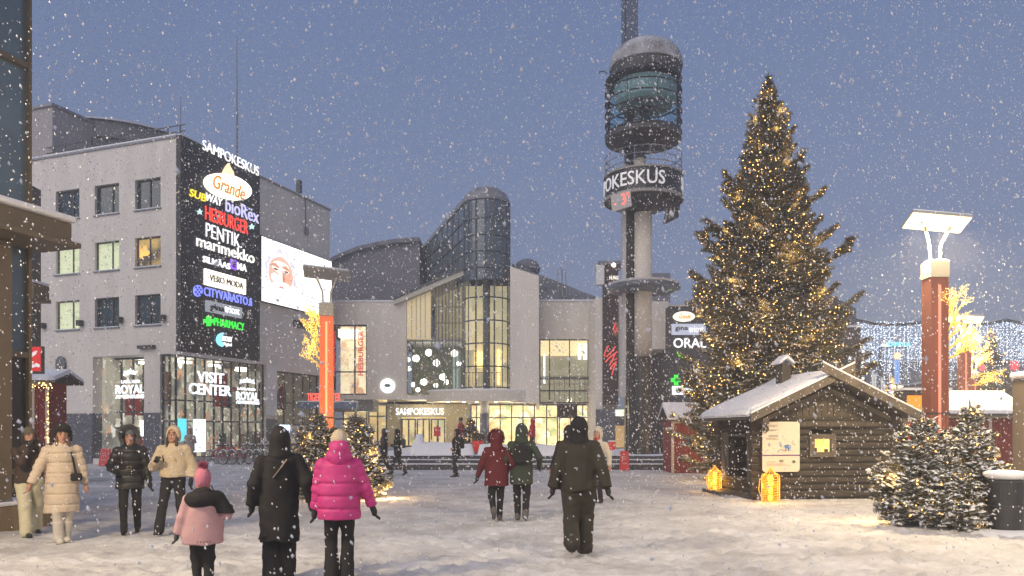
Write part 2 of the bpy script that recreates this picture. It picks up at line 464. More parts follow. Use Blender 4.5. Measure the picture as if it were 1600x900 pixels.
# ================================================================== OFFICE BUILDING WITH THE SIGN WALL (left)
Cx, Cy = gx(275, 36), 36.0
FR = Fac(Cx, Cy, 1.95, 5.4)       # side running away behind the signs
FL = Fac(Cx, Cy, -5.4, 1.95)      # side with the nine windows
office = thing('office_building', 'pale four storey office building at left with nine square windows above a glazed corner shop', 'building', (Cx, Cy, 0))
LIT_G = lit_interior('office_light_green', [(.55, .62, .38), (.35, .42, .25), (.6, .58, .42)], .55, base=(.55, .60, .38), mixv=.5)
LIT_O = lit_interior('office_light_orange', [(.05, .05, .04), (1, .55, .12), (.08, .06, .04), (.02, .02, .02)], .7, su=.8, sz=.9, base=(.45, .3, .1), mixv=.9)
rows = [(288, 335), (377, 423), (465, 512)]; cols = [(211, 251), (148, 186), (87, 124)]
zs = [(FL.z(167, a), FL.z(167, b)) for a, b in rows]
TOPZ = FL.z(270, 216)
uL = FL.u(48)
ops = []
for c in cols:
    for z1, z0 in zs: ops.append((FL.u(c[0]), FL.u(c[1]), z0, z1))
gz1 = FL.z(185, 556)
bay1 = (FL.u(145), FL.u(225), .25, gz1); bay2 = (-.01, FL.u(250), .25, FL.z(262, 553))
mb = MB()
wall_cells(mb, FL, 0, uL, -.1, TOPZ, ops + [bay1, bay2])
sgz0 = FR.z(415, 573)
uR = FR.u(515)
glaz = (-.01, FR.u(415), .3, bay2[3]); win_r = (FR.u(433), FR.u(500), FR.z(466, 665), FR.z(466, 583)); low_r = (FR.u(425), FR.u(512), .3, FR.z(466, 672))
wall_cells(mb, FR, .36, uR, -.1, TOPZ, [glaz, win_r])
FL.box(mb, .36, uL, TOPZ - .6, TOPZ - .3, -11, -.36)            # roof deck
FR.box(mb, uR - .3, uR, -.1, TOPZ, -11, -.36)                    # far end wall
FL.box(mb, uL - .3, uL, -.1, TOPZ, -11, -.36)
wall = mb.build('wall', PLASTER, office)
mb = MB()
FL.box(mb, -.05, uL + .05, TOPZ, TOPZ + .10, -.45, .06); FR.box(mb, .4, uR + .05, TOPZ, TOPZ + .10, -.45, .06)
mb.build('parapet', M('grey_metal', (.22, .22, .24), .5), office)
mb = MB(); FL.box(mb, 0, uL, TOPZ + .10, TOPZ + .2, -.43, .03); FR.box(mb, .45, uR, TOPZ + .10, TOPZ + .17, -.43, .03)
mb.build('parapet_snow', SNOW, office, bevel=.03)
pan = [[GLASS_DARK, GLASS_DARK, GLASS_DARK], [LIT_O, LIT_G, LIT_G], [GLASS_DARK, GLASS_DARK, LIT_G]]
lab = {(1, 0): 'window lit orange from inside', (1, 1): 'window lit pale green', (1, 2): 'window lit pale green', (2, 2): 'window lit pale green'}
for ci, c in enumerate(cols):
    for ri, (z1, z0) in enumerate(zs):
        w = window(FL, office, FL.u(c[0]), FL.u(c[1]), z0, z1, pan[ri][ci], rec=.14, vs=(.36 if ci else .5,), hs=(.0,) if ri == 0 else (), bw=.06, label=lab.get((ri, ci)))
        s = MB(); a, b = sorted((FL.u(c[0]), FL.u(c[1]))); FL.box(s, a - .05, b + .05, z0 - .05, z0 - .003, -.13, .07); s.build('sill', M('grey_metal'), w)
        s = MB(); FL.box(s, a, b, z0 + .002, z0 + .05, -.13, .05); s.build('sill_snow', SNOW, w, bevel=.015)
        if ri < 2 or ci < 2:
            bl = MB()
            for k in range(3): FL.box(bl, a + .1 + k * .42, a + .16 + k * .42, z0 + .1, z1 - .1, -.30, -.26)
# window behind glass: small facade lamps beside the lowest row
for px, py in ((190, 503), (257, 500), (128, 508), (70, 512)):
    mb = MB(); z = FL.z(px, py); u = FL.u(px)
    FL.box(mb, u - .12, u + .12, z - .05, z + .22, 0.001, .25); mb.build('facade_lamp', FRAME, office)
mb = MB(); FL.box(mb, FL.u(243), FL.u(219), FL.z(230, 545), FL.z(230, 540), .003, .2); mb.build('facade_vent', FRAME, office)
mb = MB(); zc = FL.z(97, 570); uc = FL.u(97)
mb.prism([FL.P(uc + .32 * math.cos(t), zc + .42 * math.sin(t), .002) for t in np.linspace(0, 2 * math.pi, 24, endpoint=False)], Vector((FL.n[0], FL.n[1], 0)) * .12)
mb.build('round_vent', M('vent_grey', (.13, .14, .15), .5, bump=.01, scale=30), office)
# granite base
mb = MB(); gzt = FL.z(240, 645)
FL.box(mb, bay2[1] + .02, bay1[1] - .0, 0, gzt, .003, .04); FL.box(mb, bay1[0] + .0, uL, 0, gzt, .003, .04)
FL.box(mb, bay1[0] - .004, bay1[0] - .03, .25, gzt, -.95, .0)
FR.box(mb, FR.u(416), FR.u(433), 0, gzt - .2, .003, .04); FR.box(mb, FR.u(433), uR, 0, .9, .003, .05)
build_split(mb, 'granite_base', GRANITE, office)
# shop fronts
SHOP1 = lit_interior('visit_shop', [(.50, .46, .34), (.10, .09, .08), (.45, .20, .10), (.12, .11, .10), (.60, .58, .50), (.06, .07, .07), (.10, .14, .12), (.08, .07, .06)], 1.0, su=2.2, sz=1.5, base=(.24, .22, .17), mixv=.9)
mb = MB(); FL.box(mb, bay1[0] + .05, bay1[1] - .05, 0, gz1, -3.2, -3.0)
FR.box(mb, .4, FR.u(515) - .3, 0, bay2[3] + .1, -5.0, -4.8); FL.box(mb, bay1[1] - .1, bay1[1], 0, gz1, -5.0, -1.1)
build_split(mb, 'shop_back_wall', SHOP1, office)
mb = MB()
FL.box(mb, bay1[0], bay1[0] - .0 + .12, .25, gz1, -1.1, -.36)
FL.box(mb, 0, bay1[0], gz1 + .003, gz1 + .2, -5, -.36); FL.box(mb, 0, bay1[0], .1, .25, -5, -.36)
build_split(mb, 'shop_ceiling', WHITEP, office)
mb = MB()
for k in range(7):
    FR.box(mb, .9 + k * 1.05, 1.5 + k * 1.05, bay2[3] - .22, bay2[3] - .12, -2.6 + (k % 2) * .9, -2.3 + (k % 2) * .9)
for k in range(2): FL.box(mb, bay1[1] + .5 + k * 1.2, bay1[1] + 1.1 + k * 1.2, gz1 - .2, gz1 - .1, -2.2, -1.9)
build_split(mb, 'ceiling_light', E('tube_light', (1, .95, .85), 5.0), office)
# goods, counters and posters inside
rg = random.Random(3)
mb = MB()
for k in range(44):
    u = rg.uniform(.8, 10.5); o_ = rg.uniform(-4.4, -1.2); h = rg.choice([.9, 1.2, 1.6, 2.2]); z = rg.choice([.25, .25, 2.9])
    FR.box(mb, u, u + rg.uniform(.15, .7), z, z + h * rg.uniform(.4, 1), o_, o_ + .3, rg.randrange(5))
for k in range(12):
    u = rg.uniform(bay1[1] + .2, bay1[0] - .3); o_ = rg.uniform(-2.8, -1.5); z = rg.choice([.25, .25, 2.4])
    FL.box(mb, u, u + rg.uniform(.2, .5), z, z + rg.uniform(.5, 1.3), o_, o_ + .3, rg.randrange(5))
mb.build('shop_goods', [M('goods_red', (.45, .05, .04)), M('goods_dark', (.04, .05, .05)), M('goods_white', (.6, .6, .55)), M('goods_orange', (.55, .22, .05)), M('goods_teal', (.03, .25, .25))], office)['kind'] = 'stuff'
g1 = window(FL, office, bay1[0] - .02, bay1[1] + .02, .25, gz1, GLASS_SHOP, rec=.95, vs=(.27, .52, .76), hs=(.30, .46), bw=.08, name='shop_window')
g2 = window(FR, office, .12, FR.u(415), .3, bay2[3], GLASS_SHOP, rec=.12, vs=tuple(i / 10 for i in range(1, 10)), hs=(.36, .56), bw=.075, name='shop_window')
g3 = window(FL, office, .12, bay2[1], .3, bay2[3], GLASS_SHOP, rec=.12, vs=(.5,), hs=(.36, .56), bw=.075, name='shop_window')
g4 = window(FR, office, win_r[0], win_r[1], win_r[2], win_r[3], GLASS_SHOP, rec=.14, vs=(.2, .42, .64, .82), hs=(.42,), bw=.09, name='shop_window')
for a, b, py0, py1, col, st, nm in ((198, 224, 656, 682, (.75, .88, 1), 2.2, 'blank white'), ):
    z = [FL.z(211, y) for y in (py1, py0)]
    mb = MB(); FL.box(mb, FL.u(a), FL.u(b), z[0], z[1], -.88, -.8)
    tag(mb.build('advert_screen', E('screen_cool', col, st)), 'bright bluish white screen in the left bay below the crown sign', 'screen', 'bright advert screens in the shop fronts')
for (a, b, y0, y1, mt, lb) in ((301, 319, 655, 706, E('screen_poster', (.85, .93, 1.0), 1.6), 'tall narrow white lit poster behind the corner glazing left of the bicycles'),
                             (263, 289, 654, 690, E('screen_cyan', (.10, .62, .85), 1.1), 'cyan lit screen just round the corner of the glazed shop'),
                             (436, 451, 664, 676, E('screen_cool2', (.7, .88, 1), 2.6), 'small bluish white lit screen right of the bicycle racks')):
    xm = (a + b) / 2; mb = MB(); FR.box(mb, FR.u(max(a, 277)), FR.u(b), FR.z(xm, y1), FR.z(xm, y0), .03, .09)
    tag(mb.build('advert_screen', mt), lb, 'screen', 'bright advert screens in the shop fronts')
# white column right of the glazed corner, granite below, lower shop windows
mb = MB(); FR.box(mb, FR.u(415) + .02, FR.u(430), gzt, bay2[3], .005, .10); mb.build('corner_pier', WHITEP, office)
mb = MB(); FR.box(mb, FR.u(448), FR.u(498), .9, FR.z(466, 668) - .12, .055, .09); mb.build('lower_window', lit_interior('lower_shop', [(.1, .1, .12), (.5, .4, .25), (.1, .12, .2)], .5, base=(.12, .12, .14), mixv=.8), office)

# railing round the roof
mb = MB()
for k in range(14):
    u = .6 + k * .75
    if u < uL: mb.bar(FL.P(u, TOPZ + .1, -.9), FL.P(u, TOPZ + 1.0, -.9), .05)
for h in (.4, .7, 1.0): mb.bar(FL.P(.3, TOPZ + h, -.9), FL.P(uL, TOPZ + h, -.9), .04)
mb.build('roof_railing', FRAME, office)
# rooftop plant tower and round roof storey
mb = MB(); FP = Fac(gx(82, 40), 40.0, -5.4, 1.95); FP2 = Fac(gx(82, 40), 40.0, 1.95, 5.4)
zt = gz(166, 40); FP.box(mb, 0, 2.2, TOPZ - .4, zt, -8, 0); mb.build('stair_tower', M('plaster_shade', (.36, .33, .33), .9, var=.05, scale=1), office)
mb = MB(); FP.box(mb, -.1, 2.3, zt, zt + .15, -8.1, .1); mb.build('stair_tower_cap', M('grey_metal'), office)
mb = MB(); cx, cyy = gx(190, 47), 47.0; zr = gz(205, 44)
mb.lathe([(4.6, TOPZ - .4 - 10), (4.6, zr - .9), (4.75, zr - .9), (4.75, zr), (4.75, zr + .05)], (cx, cyy, 0), 40)
mb.build('round_storey', M('roof_storey_grey', (.15, .15, .17), .6, var=.2, scale=2, stretch=(1, 1, .2)), office, smooth=False)
mb = MB(); mb.lathe([(4.95, zr), (4.9, zr + .12), (3.6, zr + .45), (1.8, zr + .65), (.01, zr + .75)], (cx, cyy, 0), 40); mb.build('round_roof', M('roof_snow_grey', (.42, .43, .47), .8), office, smooth=True)
mb = MB()
for k in range(40):
    t = 2 * math.pi * k / 40; p = Vector((cx + 4.8 * math.cos(t), cyy + 4.8 * math.sin(t), TOPZ + .1)); mb.bar(p, p + Vector((0, 0, zr - TOPZ - 1.1)), .09)
mb.build('round_storey_rib', FRAME, office)
# far rear wall band right of tower
for px, y0, nm, r_ in ((282, 152, 'thin antenna mast on the office roof behind the sign wall', .05), (370, 56, 'tall grey antenna mast rising behind the sign wall top', .07)):
    Y = 41.0 if px < 300 else 44.0
    mb = MB(); a = Vector((gx(px, Y), Y, TOPZ - .35)); b = Vector((gx(px, Y), Y, gz(y0, Y)))
    mid = a + (b - a) * .55; mb.cyl(a, mid, r_, r_, 8); mb.cyl(mid, b, r_ * .6, r_ * .35, 8)
    mb.box(a.x - .15, a.x + .15, Y - .15, Y + .15, a.z, a.z + .08)
    tag(mb.build('antenna_mast', M('mast_grey', (.20, .20, .24), .5)), nm, 'antenna', 'antenna masts on the office roof')
# phone aerials on the right end of the wall
mb = MB()
for px, py, w in ((440, 296, 9), (452, 300, 3), (477, 290, 7)):
    u = FR.u(px); Yp = FR.Y(px); z = FR.z(px, py)
    ww = w / FPX * Yp / 2
    FR.box(mb, u - ww * .8, u + ww * .8, z - .4, z + .35, -.55, -.3); mb.bar(FR.P(u, TOPZ - .3, -.6), FR.P(u, z + .3, -.6), .07)
mb.bar(FR.P(FR.u(462), TOPZ + .3, -.6), FR.P(FR.u(492), TOPZ + .25, -.6), .06)
ac_ = thing('aerial_cluster', 'dark box aerials clustered on the roof edge above the video screen', 'aerial', FR.P(FR.u(462), TOPZ, -.5)); build_split(mb, 'aerial', FRAME, ac_)
mb = MB(); u = FR.u(476); z = FR.z(476, 362)
mb.bar(FR.P(u, z - .1, .1), FR.P(u, TOPZ + .1, .05), .05); mb.tube([FR.P(u + .2 * math.cos(t), z + .22 * math.sin(t), .12) for t in np.linspace(0, 6.28, 14)[:-1]], .03, closed=True)
tag(mb.build('wall_cable', FRAME), 'coiled dark cable hanging down the wall above the video screen', 'cable')

# ------------------------------------------------------------------ sign wall
W_ = E('sign_white', (1, 1, 1), 1.0)
sg = thing('sign_board', 'tall black board of glowing tenant names on the corner of the pale office building', 'sign board', FR.P(0, FR.z(276, 548), 0))
mb = MB(); sz0, sz1 = FR.z(276, 549), TOPZ + .12
FR.box(mb, 0, FR.u(399.5), sz0, sz1, .004, .28); mb.build('backing', M('sign_black', (.016, .016, .017), .5, var=.3, scale=3), sg, bevel=.02)
mb = MB(); FR.box(mb, .05, FR.u(399), sz1, sz1 + .07, .02, .26); mb.build('snow_cap', SNOW, sg, bevel=.02)
mb = MB(); FR.box(mb, .02, FR.u(399), sz0 - .14, sz0 - .003, -.3, .2); mb.build('soffit_trim', WHITEP, sg)
O = .283
text_px(FR, 'SAMPOKESKUS', 309, 397, 248, 15, O, W_, sg, bold=-.02)
shape_px(FR, ell(347, 293, 38, 19, a=.28), O, O + .12, E('sign_warm_white', (1, .93, .74), 2.0), sg, 'oval_sign')
text_px(FR, 'Grande', 322, 372, 294, 22, O + .123, E('sign_orange', (.85, .34, .05), .6), sg, shear=.35, bold=.015)
shape_px(FR, [(339, 273), (341, 267), (346, 259), (349, 256), (351, 262), (356, 270), (357, 275)], O, O + .1, E('sign_flame', (1, .72, .42), 1.1), sg, 'flame_emblem')
text_px(FR, 'SUB', 288, 314, 306, 12, O, E('sign_yellow', (1, .80, .03), .9), sg, bold=.01, shear=.15)
text_px(FR, 'WAY', 314, 340, 313, 12, O, W_, sg, bold=.01, shear=.15)
text_px(FR, 'bioRëx', 345, 397, 330, 21, O, E('sign_lilac', (.62, .60, 1), .9), sg, bold=.0)
text_px(FR, 'HESBURGER', 313, 380, 345, 21, O, E('sign_red', (1, .07, .05), .95), sg, bold=-.005)
star = lambda x, y, r: [(x + r * (1 if i % 2 == 0 else .45) * math.sin(i * math.pi / 5), y - r * (1 if i % 2 == 0 else .45) * math.cos(i * math.pi / 5)) for i in range(10)]
for x, y in ((304, 332), (386, 355)): shape_px(FR, star(x, y, 5), O, O + .05, E('sign_star', (.6, .9, .95), .9), sg, 'star_emblem')
text_px(FR, 'PENTIK.', 314, 370, 369, 21, O, W_, sg, bold=-.02)
text_px(FR, 'marimekko', 299, 390, 390, 18, O, E('sign_white2', (1, .99, .92), 1.0), sg, bold=.01)
text_px(FR, 'SILMÄAS', 309, 352, 410, 12, O, W_, sg, bold=.02)
plate_px(FR, 352.5, 362, 414, 15, O, O + .05, E('sign_purple', (.32, .10, .85), 1.0), sg, 'purple_square')
text_px(FR, 'E', 355, 360, 414, 9, O + .053, M('letter_dark', (.02, .02, .03)), sg, bold=.04)
text_px(FR, 'MA', 363, 378, 418, 11, O, W_, sg, bold=.02)
plate_px(FR, 311, 375, 441, 24, O, O + .1, E('sign_box_cream', (1, .93, .78), 1.6), sg, 'light_box')
text_px(FR, 'VERO MODA', 317, 370, 441, 10, O + .103, M('letter_grey', (.12, .10, .08)), sg, bold=.0)
shape_px(FR, ell(301, 455, 7, 9), O, O + .06, E('sign_blue', (.22, .27, 1), 1.1), sg, 'ball_emblem')
for i in range(4):
    for j in range(4):
        if (i + j) % 2 == 0: shape_px(FR, [(296 + i * 2.6, 448 + j * 3.6), (298.3 + i * 2.6, 448.5 + j * 3.6), (298.3 + i * 2.6, 451.6 + j * 3.6), (296 + i * 2.6, 451 + j * 3.6)], O + .063, O + .07, M('letter_dark2', (.05, .05, .2)), sg, 'ball_check')
text_px(FR, 'CITYVARASTO.fi', 311, 386, 464, 13, O, E('sign_blue'.strip(), (.22, .27, 1), 1.1), sg, bold=.0)
plate_px(FR, 313, 369, 484, 17, O, O + .1, E('sign_box_grey', (.36, .38, .42), .6), sg, 'light_box')
text_px(FR, 'gina', 318, 340, 483, 12, O + .103, M('letter_dark'), sg, bold=.03)
text_px(FR, 'tricot', 341, 364, 485, 11, O + .103, W_, sg, bold=-.008)
G_ = E('sign_green', (.04, .85, .06), .95)
text_px(FR, 'PHARMACY', 327, 374, 507, 12, O, G_, sg, bold=.0)
def cross(x, y, r, k=.36): return [(x - r * k, y - r), (x + r * k, y - r), (x + r * k, y - r * k), (x + r, y - r * k), (x + r, y + r * k), (x + r * k, y + r * k), (x + r * k, y + r), (x - r * k, y + r), (x - r * k, y + r * k), (x - r, y + r * k), (x - r, y - r * k), (x - r * k, y - r * k)]
shape_px(FR, cross(318, 502, 8), O, O + .08, G_, sg, 'cross_emblem')
shape_px(FR, [(341 - 11 * math.cos(t), 531 - 11 * math.sin(t)) for t in np.linspace(-1.5, 1.6, 12)] + [(342 - 4 * math.cos(t), 531 - 8 * math.sin(t)) for t in np.linspace(1.6, -1.5, 9)], O, O + .06, E('sign_cyan', (.25, .75, 1), 1.2), sg, 'crescent_emblem')
text_px(FR, 'MOST', 340, 355, 530, 8, O, W_, sg, bold=.03); text_px(FR, 'Digital', 341, 354, 539, 6, O, W_, sg, bold=.01)

# ------------------------------------------------------------------ video screen
vs_ = thing('video_screen', 'large glowing white video screen with an old bearded face high on the side wall', 'screen', FR.P(FR.u(458), FR.z(458, 480), 0))
ua, ub = FR.u(403.5), FR.u(513); za, zb = FR.z(403.5, 470), FR.z(403.5, 369.5)
mb = MB(); FR.box(mb, ua - .05, ub + .05, za - .05, zb + .05, .01, .22); mb.build('housing', FRAME, vs_)
mb = MB(); FR.box(mb, ua, ub, za, zb, .222, .235); mb.build('display', E('display_white', (1, .985, .99), 1.35, True), vs_)
Wd, Hd = ub - ua, zb - za
def vpic(pts, col, nm, s=1.0, lift=0):
    mb = MB(); mb.prism([FR.P(ua + Wd * x, za + Hd * y, .238 + lift) for x, y in pts], Vector((FR.n[0], FR.n[1], 0)) * .003)
    mb.build(nm, E('display_' + '%02d%02d%02d' % tuple(int(c * 99) for c in col) + str(s), col, s), vs_)
def vell(cx_, cy_, rx, ry, n=20, wob=0, seed=1):
    q = random.Random(seed); return [(cx_ + rx * math.cos(t) * (1 + q.uniform(-wob, wob)), cy_ + ry * math.sin(t) * (1 + q.uniform(-wob, wob))) for t in [2 * math.pi * i / n for i in range(n)]]
vpic(vell(.25, .50, .20, .38, 40, .14, 4), (.62, .58, .68), 'picture_hair', 1.0)
vpic(vell(.25, .50, .185, .36, 40, .12, 7), (.88, .84, .90), 'picture_hair', 1.0, .003)
vpic(vell(.245, .50, .165, .27, 30, .03, 2), (.98, .58, .44), 'picture_face', .75, .006)
vpic(vell(.245, .60, .12, .10, 22, .05, 2), (.98, .80, .70), 'picture_face', 1.3, .009)
vpic(vell(.165, .42, .05, .07), (1, .84, .76), 'picture_face', 1.4, .010); vpic(vell(.325, .41, .05, .07), (.95, .40, .26), 'picture_face', 1.0, .010)
vpic(vell(.345, .50, .045, .15), (.90, .40, .28), 'picture_face', 1.0, .009)
for sx_ in (.175, .315):
    vpic([(sx_ - .055, .60), (sx_ + .045, .575), (sx_ + .05, .60), (sx_, .655), (sx_ - .055, .63)], (.78, .36, .24), 'picture_brow', .8, .012)
    vpic(vell(sx_, .555, .030, .018), (.22, .10, .10), 'picture_eye', .8, .014)
vpic([(.225, .56), (.262, .56), (.29, .42), (.275, .375), (.235, .365), (.205, .39), (.21, .43)], (1, .78, .68), 'picture_nose', 1.2, .014)
vpic([(.262, .56), (.275, .56), (.30, .42), (.285, .375), (.265, .37)], (.75, .24, .14), 'picture_nose', .8, .016)
vpic(vell(.25, .30, .12, .085, 30, .22, 9), (.97, .95, .95), 'picture_beard', 1.7, .014); vpic(vell(.25, .285, .04, .018), (.72, .25, .2), 'picture_mouth', .9, .018)
vpic(vell(.25, .16, .14, .12, 30, .16, 5), (.96, .95, .96), 'picture_beard', 1.7, .012)
for q in range(9): vpic(vell(.12 + .03 * q, .16 + .05 * math.sin(q * 2.3), .006, .03), (.80, .76, .84), 'picture_beard', 1.2, .02)
text_on(FR, 'Magical', ua + Wd * .56, ua + Wd * .95, za + Hd * .62, Hd * .2, .237, E('display_gold', (.95, .80, .62), 1.2), vs_, bold=-.01, depth=.004)
text_on(FR, 'Christmas', ua + Wd * .58, ua + Wd * .93, za + Hd * .40, Hd * .14, .237, E('display_gold', (.95, .80, .62), 1.2), vs_, bold=-.01, depth=.004)
for k, (a, b) in enumerate(((.60, .86), (.58, .92), (.64, .88))):
    vpic([(a, .25 - .07 * k), (b, .25 - .07 * k), (b, .27 - .07 * k), (a, .27 - .07 * k)], (.62, .60, .62), 'picture_line', .8)

# ------------------------------------------------------------------ shop signs
def crown(F, x, y, w, h, o, mt, par):
    p = [(0, 1), (.08, .35), (-.02, .30), (.12, .0 + .22), (.2, .5), (.32, .06), (.38, .45), (.5, -.15), (.62, .45), (.68, .06), (.8, .5), (.88, .22), (1.02, .30), (.92, .35), (1, 1), (.75, .8), (.5, .74), (.25, .8)]
    shape_px(F, [(x + w * a, y + h * b) for a, b in p], o, o + .05, mt, par, 'crown_emblem')
WS = E('sign_shop_white', (.9, .95, 1), 1.15)
r1 = thing('shop_sign', 'white lit lettering under a crown in the left shop bay of the office building', 'sign', FL.P(FL.u(200), FL.z(200, 625), 0), group='white crown shop signs')
crown(FL, 190, 577, 23, 10, -.12, WS, r1)
text_px(FL, 'LAPLAND', 187, 216, 596, 5, -.12, WS, r1, bold=.03); text_px(FL, 'ROYAL', 178, 223, 608, 14, -.12, WS, r1, bold=.03); text_px(FL, 'ADVENTURES', 178, 224, 619.5, 6, -.12, WS, r1, bold=.03)
r2 = thing('shop_sign', 'reflection of the crown sign, made as lit lettering on the corner glazing above the bicycles', 'sign', FR.P(FR.u(384), FR.z(384, 632), 0), group='white crown shop signs')  # reflected crown sign rebuilt as glowing letters on the glass
crown(FR, 371, 591, 24, 9, .1, WS, r2)
text_px(FR, 'LAPLAND', 368, 396, 608, 4, .1, WS, r2, bold=.03); text_px(FR, 'ROYAL', 366, 401, 619, 13, .1, WS, r2, bold=.03); text_px(FR, 'ADVENTURES', 366, 402, 629, 5, .1, WS, r2, bold=.03)
vc = thing('shop_sign', 'large white two line lettering on the glazed corner above the bicycles', 'sign', FR.P(FR.u(325), FR.z(325, 620), 0))
text_px(FR, 'VISIT', 305, 347, 590, 17, .1, WS, vc, bold=.03); text_px(FR, 'CENTER', 292, 358, 609, 17, .1, WS, vc, bold=.03)
c1 = thing('wall_lettering', 'dark unlit lettering on the pale wall below the video screen', 'sign', FR.P(FR.u(480), FR.z(480, 520), 0))
text_px(FR, 'CENTRUM', 457, 494, 509, 12, .02, M('letter_dark3', (.03, .03, .035)), c1, bold=.03); text_px(FR, 'S', 478, 485, 537, 11, .02, M('letter_dark3'), c1, bold=.03)
ts = thing('shop_sign', 'red neon shop lettering on a blue canopy behind the left orange lamp post', 'sign', at(508, 640, 40))
FT = Fac(0, 44.5, 1, 0)
text_px(FT, 'TIGER CENTER', 482, 534, 621, 13, .25, E('neon_red', (1, .10, .07), 1.3), ts, bold=.03)
plate_px(FT, 470, 560, 634, 9, .0, .7, M('canopy_blue', (.12, .17, .25), .5), ts, 'canopy')
mb = MB(); FT.box(mb, FT.u(470), FT.u(560), FT.z(500, 629), FT.z(500, 629) + .08, .02, .68); mb.build('canopy_snow', SNOW, ts)
# ================================================================== SHOPPING CENTRE (middle)
mall = thing('shopping_centre', 'pale shopping centre with glazed atrium, round glass stair tower and lit entrance', 'building', (gx(700, 50), 50, .5))
F5 = Fac(0, 50, 1, 0)
def px5(x): return gx(x, 50)
mb = MB()
zt = gz(472, 50); zb = gz(624, 50)
hb = (px5(520), px5(573), gz(617, 50), gz(507, 50))
wall_cells(mb, F5, px5(500), px5(635), zb, zt, [hb], th=.5)
mb.box(px5(515), px5(635), 50.5, 58, zt - .4, zt - .003)
F495 = Fac(0, 48.9, 1, 0)
# leaning wall right of the stair tower (sloping top)
a, b = gx(797, 48.9), gx(842, 48.9); z0 = gz(629, 48.9)
mb.prism([(a, 48.9, z0), (b, 48.9, z0), (b, 48.9, gz(431, 48.9)), (a, 48.9, gz(416, 48.9))], (0, .6, 0))
mb.prism([(b - .5, 49.5, z0), (b, 49.5, z0), (b, 49.5, gz(431, 48.9)), (b - .5, 49.5, gz(428, 48.9))], (0, 8, 0))
F51 = Fac(0, 51, 1, 0)
wo_ = (gx(843, 51), gx(927, 51), -.1, gz(530, 51))
wall_cells(mb, F51, gx(838, 51), gx(932, 51), gz(640, 51), gz(471, 51), [wo_], th=.4)
mb.box(gx(838, 51), gx(932, 51), 51.4, 60, gz(471, 51) - .4, gz(471, 51) - .05)
build_split(mb, 'wall', PLASTER_B, mall)
mb = MB(); mb.box(gx(840, 51), gx(933, 51), 50.92, 51.4, gz(471, 51), gz(471, 51) + .12); mb.box(px5(512), px5(637), 49.93, 50.5, zt, zt + .12)
mb.build('wall_cap_snow', SNOW, mall, bevel=.03)
# barrel roof of the cinema behind
prof = [(505, 418), (530, 405), (560, 393), (590, 386), (620, 381), (656, 379)]
mb = MB(); mb.prism([(gx(505, 57), 57, gz(520, 57))] + [(gx(x, 57), 57, gz(y, 57)) for x, y in prof] + [(gx(656, 57), 57, gz(520, 57))], (0, 14, 0))
mb.build('hall_wall', M('hall_wall_grey', (.19, .185, .21), .8, var=.15, scale=1.5), mall)
mb = MB()
for i in range(len(prof) - 1):
    (x0, y0), (x1, y1) = prof[i], prof[i + 1]
    p = [Vector((gx(x0, 57), 56.6, gz(y0, 57))), Vector((gx(x1, 57), 56.6, gz(y1, 57)))]
    mb.hexa([p[0] + Vector((0, 0, .005)), p[1] + Vector((0, 0, .005)), p[1] + Vector((0, 14.5, .005)), p[0] + Vector((0, 14.5, .005)), p[0] + Vector((0, 0, .3)), p[1] + Vector((0, 0, .3)), p[1] + Vector((0, 14.5, .3)), p[0] + Vector((0, 14.5, .3))])
mb.build('hall_roof', M('hall_roof_dark', (.07, .075, .095), .7, col2=(.22, .23, .27), scale=1.5), mall)
# right sloping roof
mb = MB(); p = [(gx(800, 56), 56, gz(412, 56)), (gx(932, 56), 56, gz(464, 56)), (gx(932, 56), 56, gz(520, 56)), (gx(800, 56), 56, gz(520, 56))]
mb.prism(p, (0, 9, 0)); mb.build('sloping_roof', M('roof_dark_blue', (.12, .13, .16), .7, col2=(.26, .27, .31), scale=1.2), mall)
mb = MB()
for px, py in ((872, 420), (878, 422)):
    mb.tube([(gx(px, 55.5), 55.5, gz(462, 56)), (gx(px, 55.5), 55.5, gz(py + 4, 56)), (gx(px + 3, 55.5), 55.5, gz(py, 56)), (gx(px + 6, 55.5), 55.5, gz(py + 4, 56)), (gx(px + 7, 55.5), 55.5, gz(466, 56))], .035, 5)
mb.build('roof_ladder', STEEL, mall)
mb = MB(); mb.ball((gx(824, 58), 58, gz(420, 58)), 1.0, 12, 7, sz=.75); mb.build('roof_dome', M('hall_roof_dark'), mall, smooth=True)

# atrium gable: cream panel, slatted glazing, snowy verge
def roofy(x): return 472 + (425 - 472) * (x - 617) / (727 - 617)
mb = MB(); mb.prism([(px5(617), 49.6, gz(477, 50)), (px5(730), 49.6, gz(430, 50)), (px5(730), 49.6, gz(421, 50)), (px5(617), 49.6, gz(470, 50))], (0, 6, 0)); mb.build('gable_roof', M('gable_trim', (.50, .48, .40), .6), mall)
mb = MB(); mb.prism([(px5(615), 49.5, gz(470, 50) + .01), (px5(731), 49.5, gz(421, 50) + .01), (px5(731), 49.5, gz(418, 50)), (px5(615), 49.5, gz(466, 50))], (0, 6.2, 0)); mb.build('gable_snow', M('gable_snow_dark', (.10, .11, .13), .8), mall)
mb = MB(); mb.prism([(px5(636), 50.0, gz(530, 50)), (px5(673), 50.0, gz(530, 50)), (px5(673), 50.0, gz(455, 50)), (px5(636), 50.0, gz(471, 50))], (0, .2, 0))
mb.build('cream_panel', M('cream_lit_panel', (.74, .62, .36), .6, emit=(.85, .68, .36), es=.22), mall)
for x in (643, 650, 657, 664):
    mb = MB(); mb.box(px5(x), px5(x) + .03, 49.985, 50.0, gz(529, 50), gz(roofy(x) + 8, 50)); build_split(mb, 'panel_joint', M('joint_dark', (.2, .17, .1)), mall)
mb = MB()
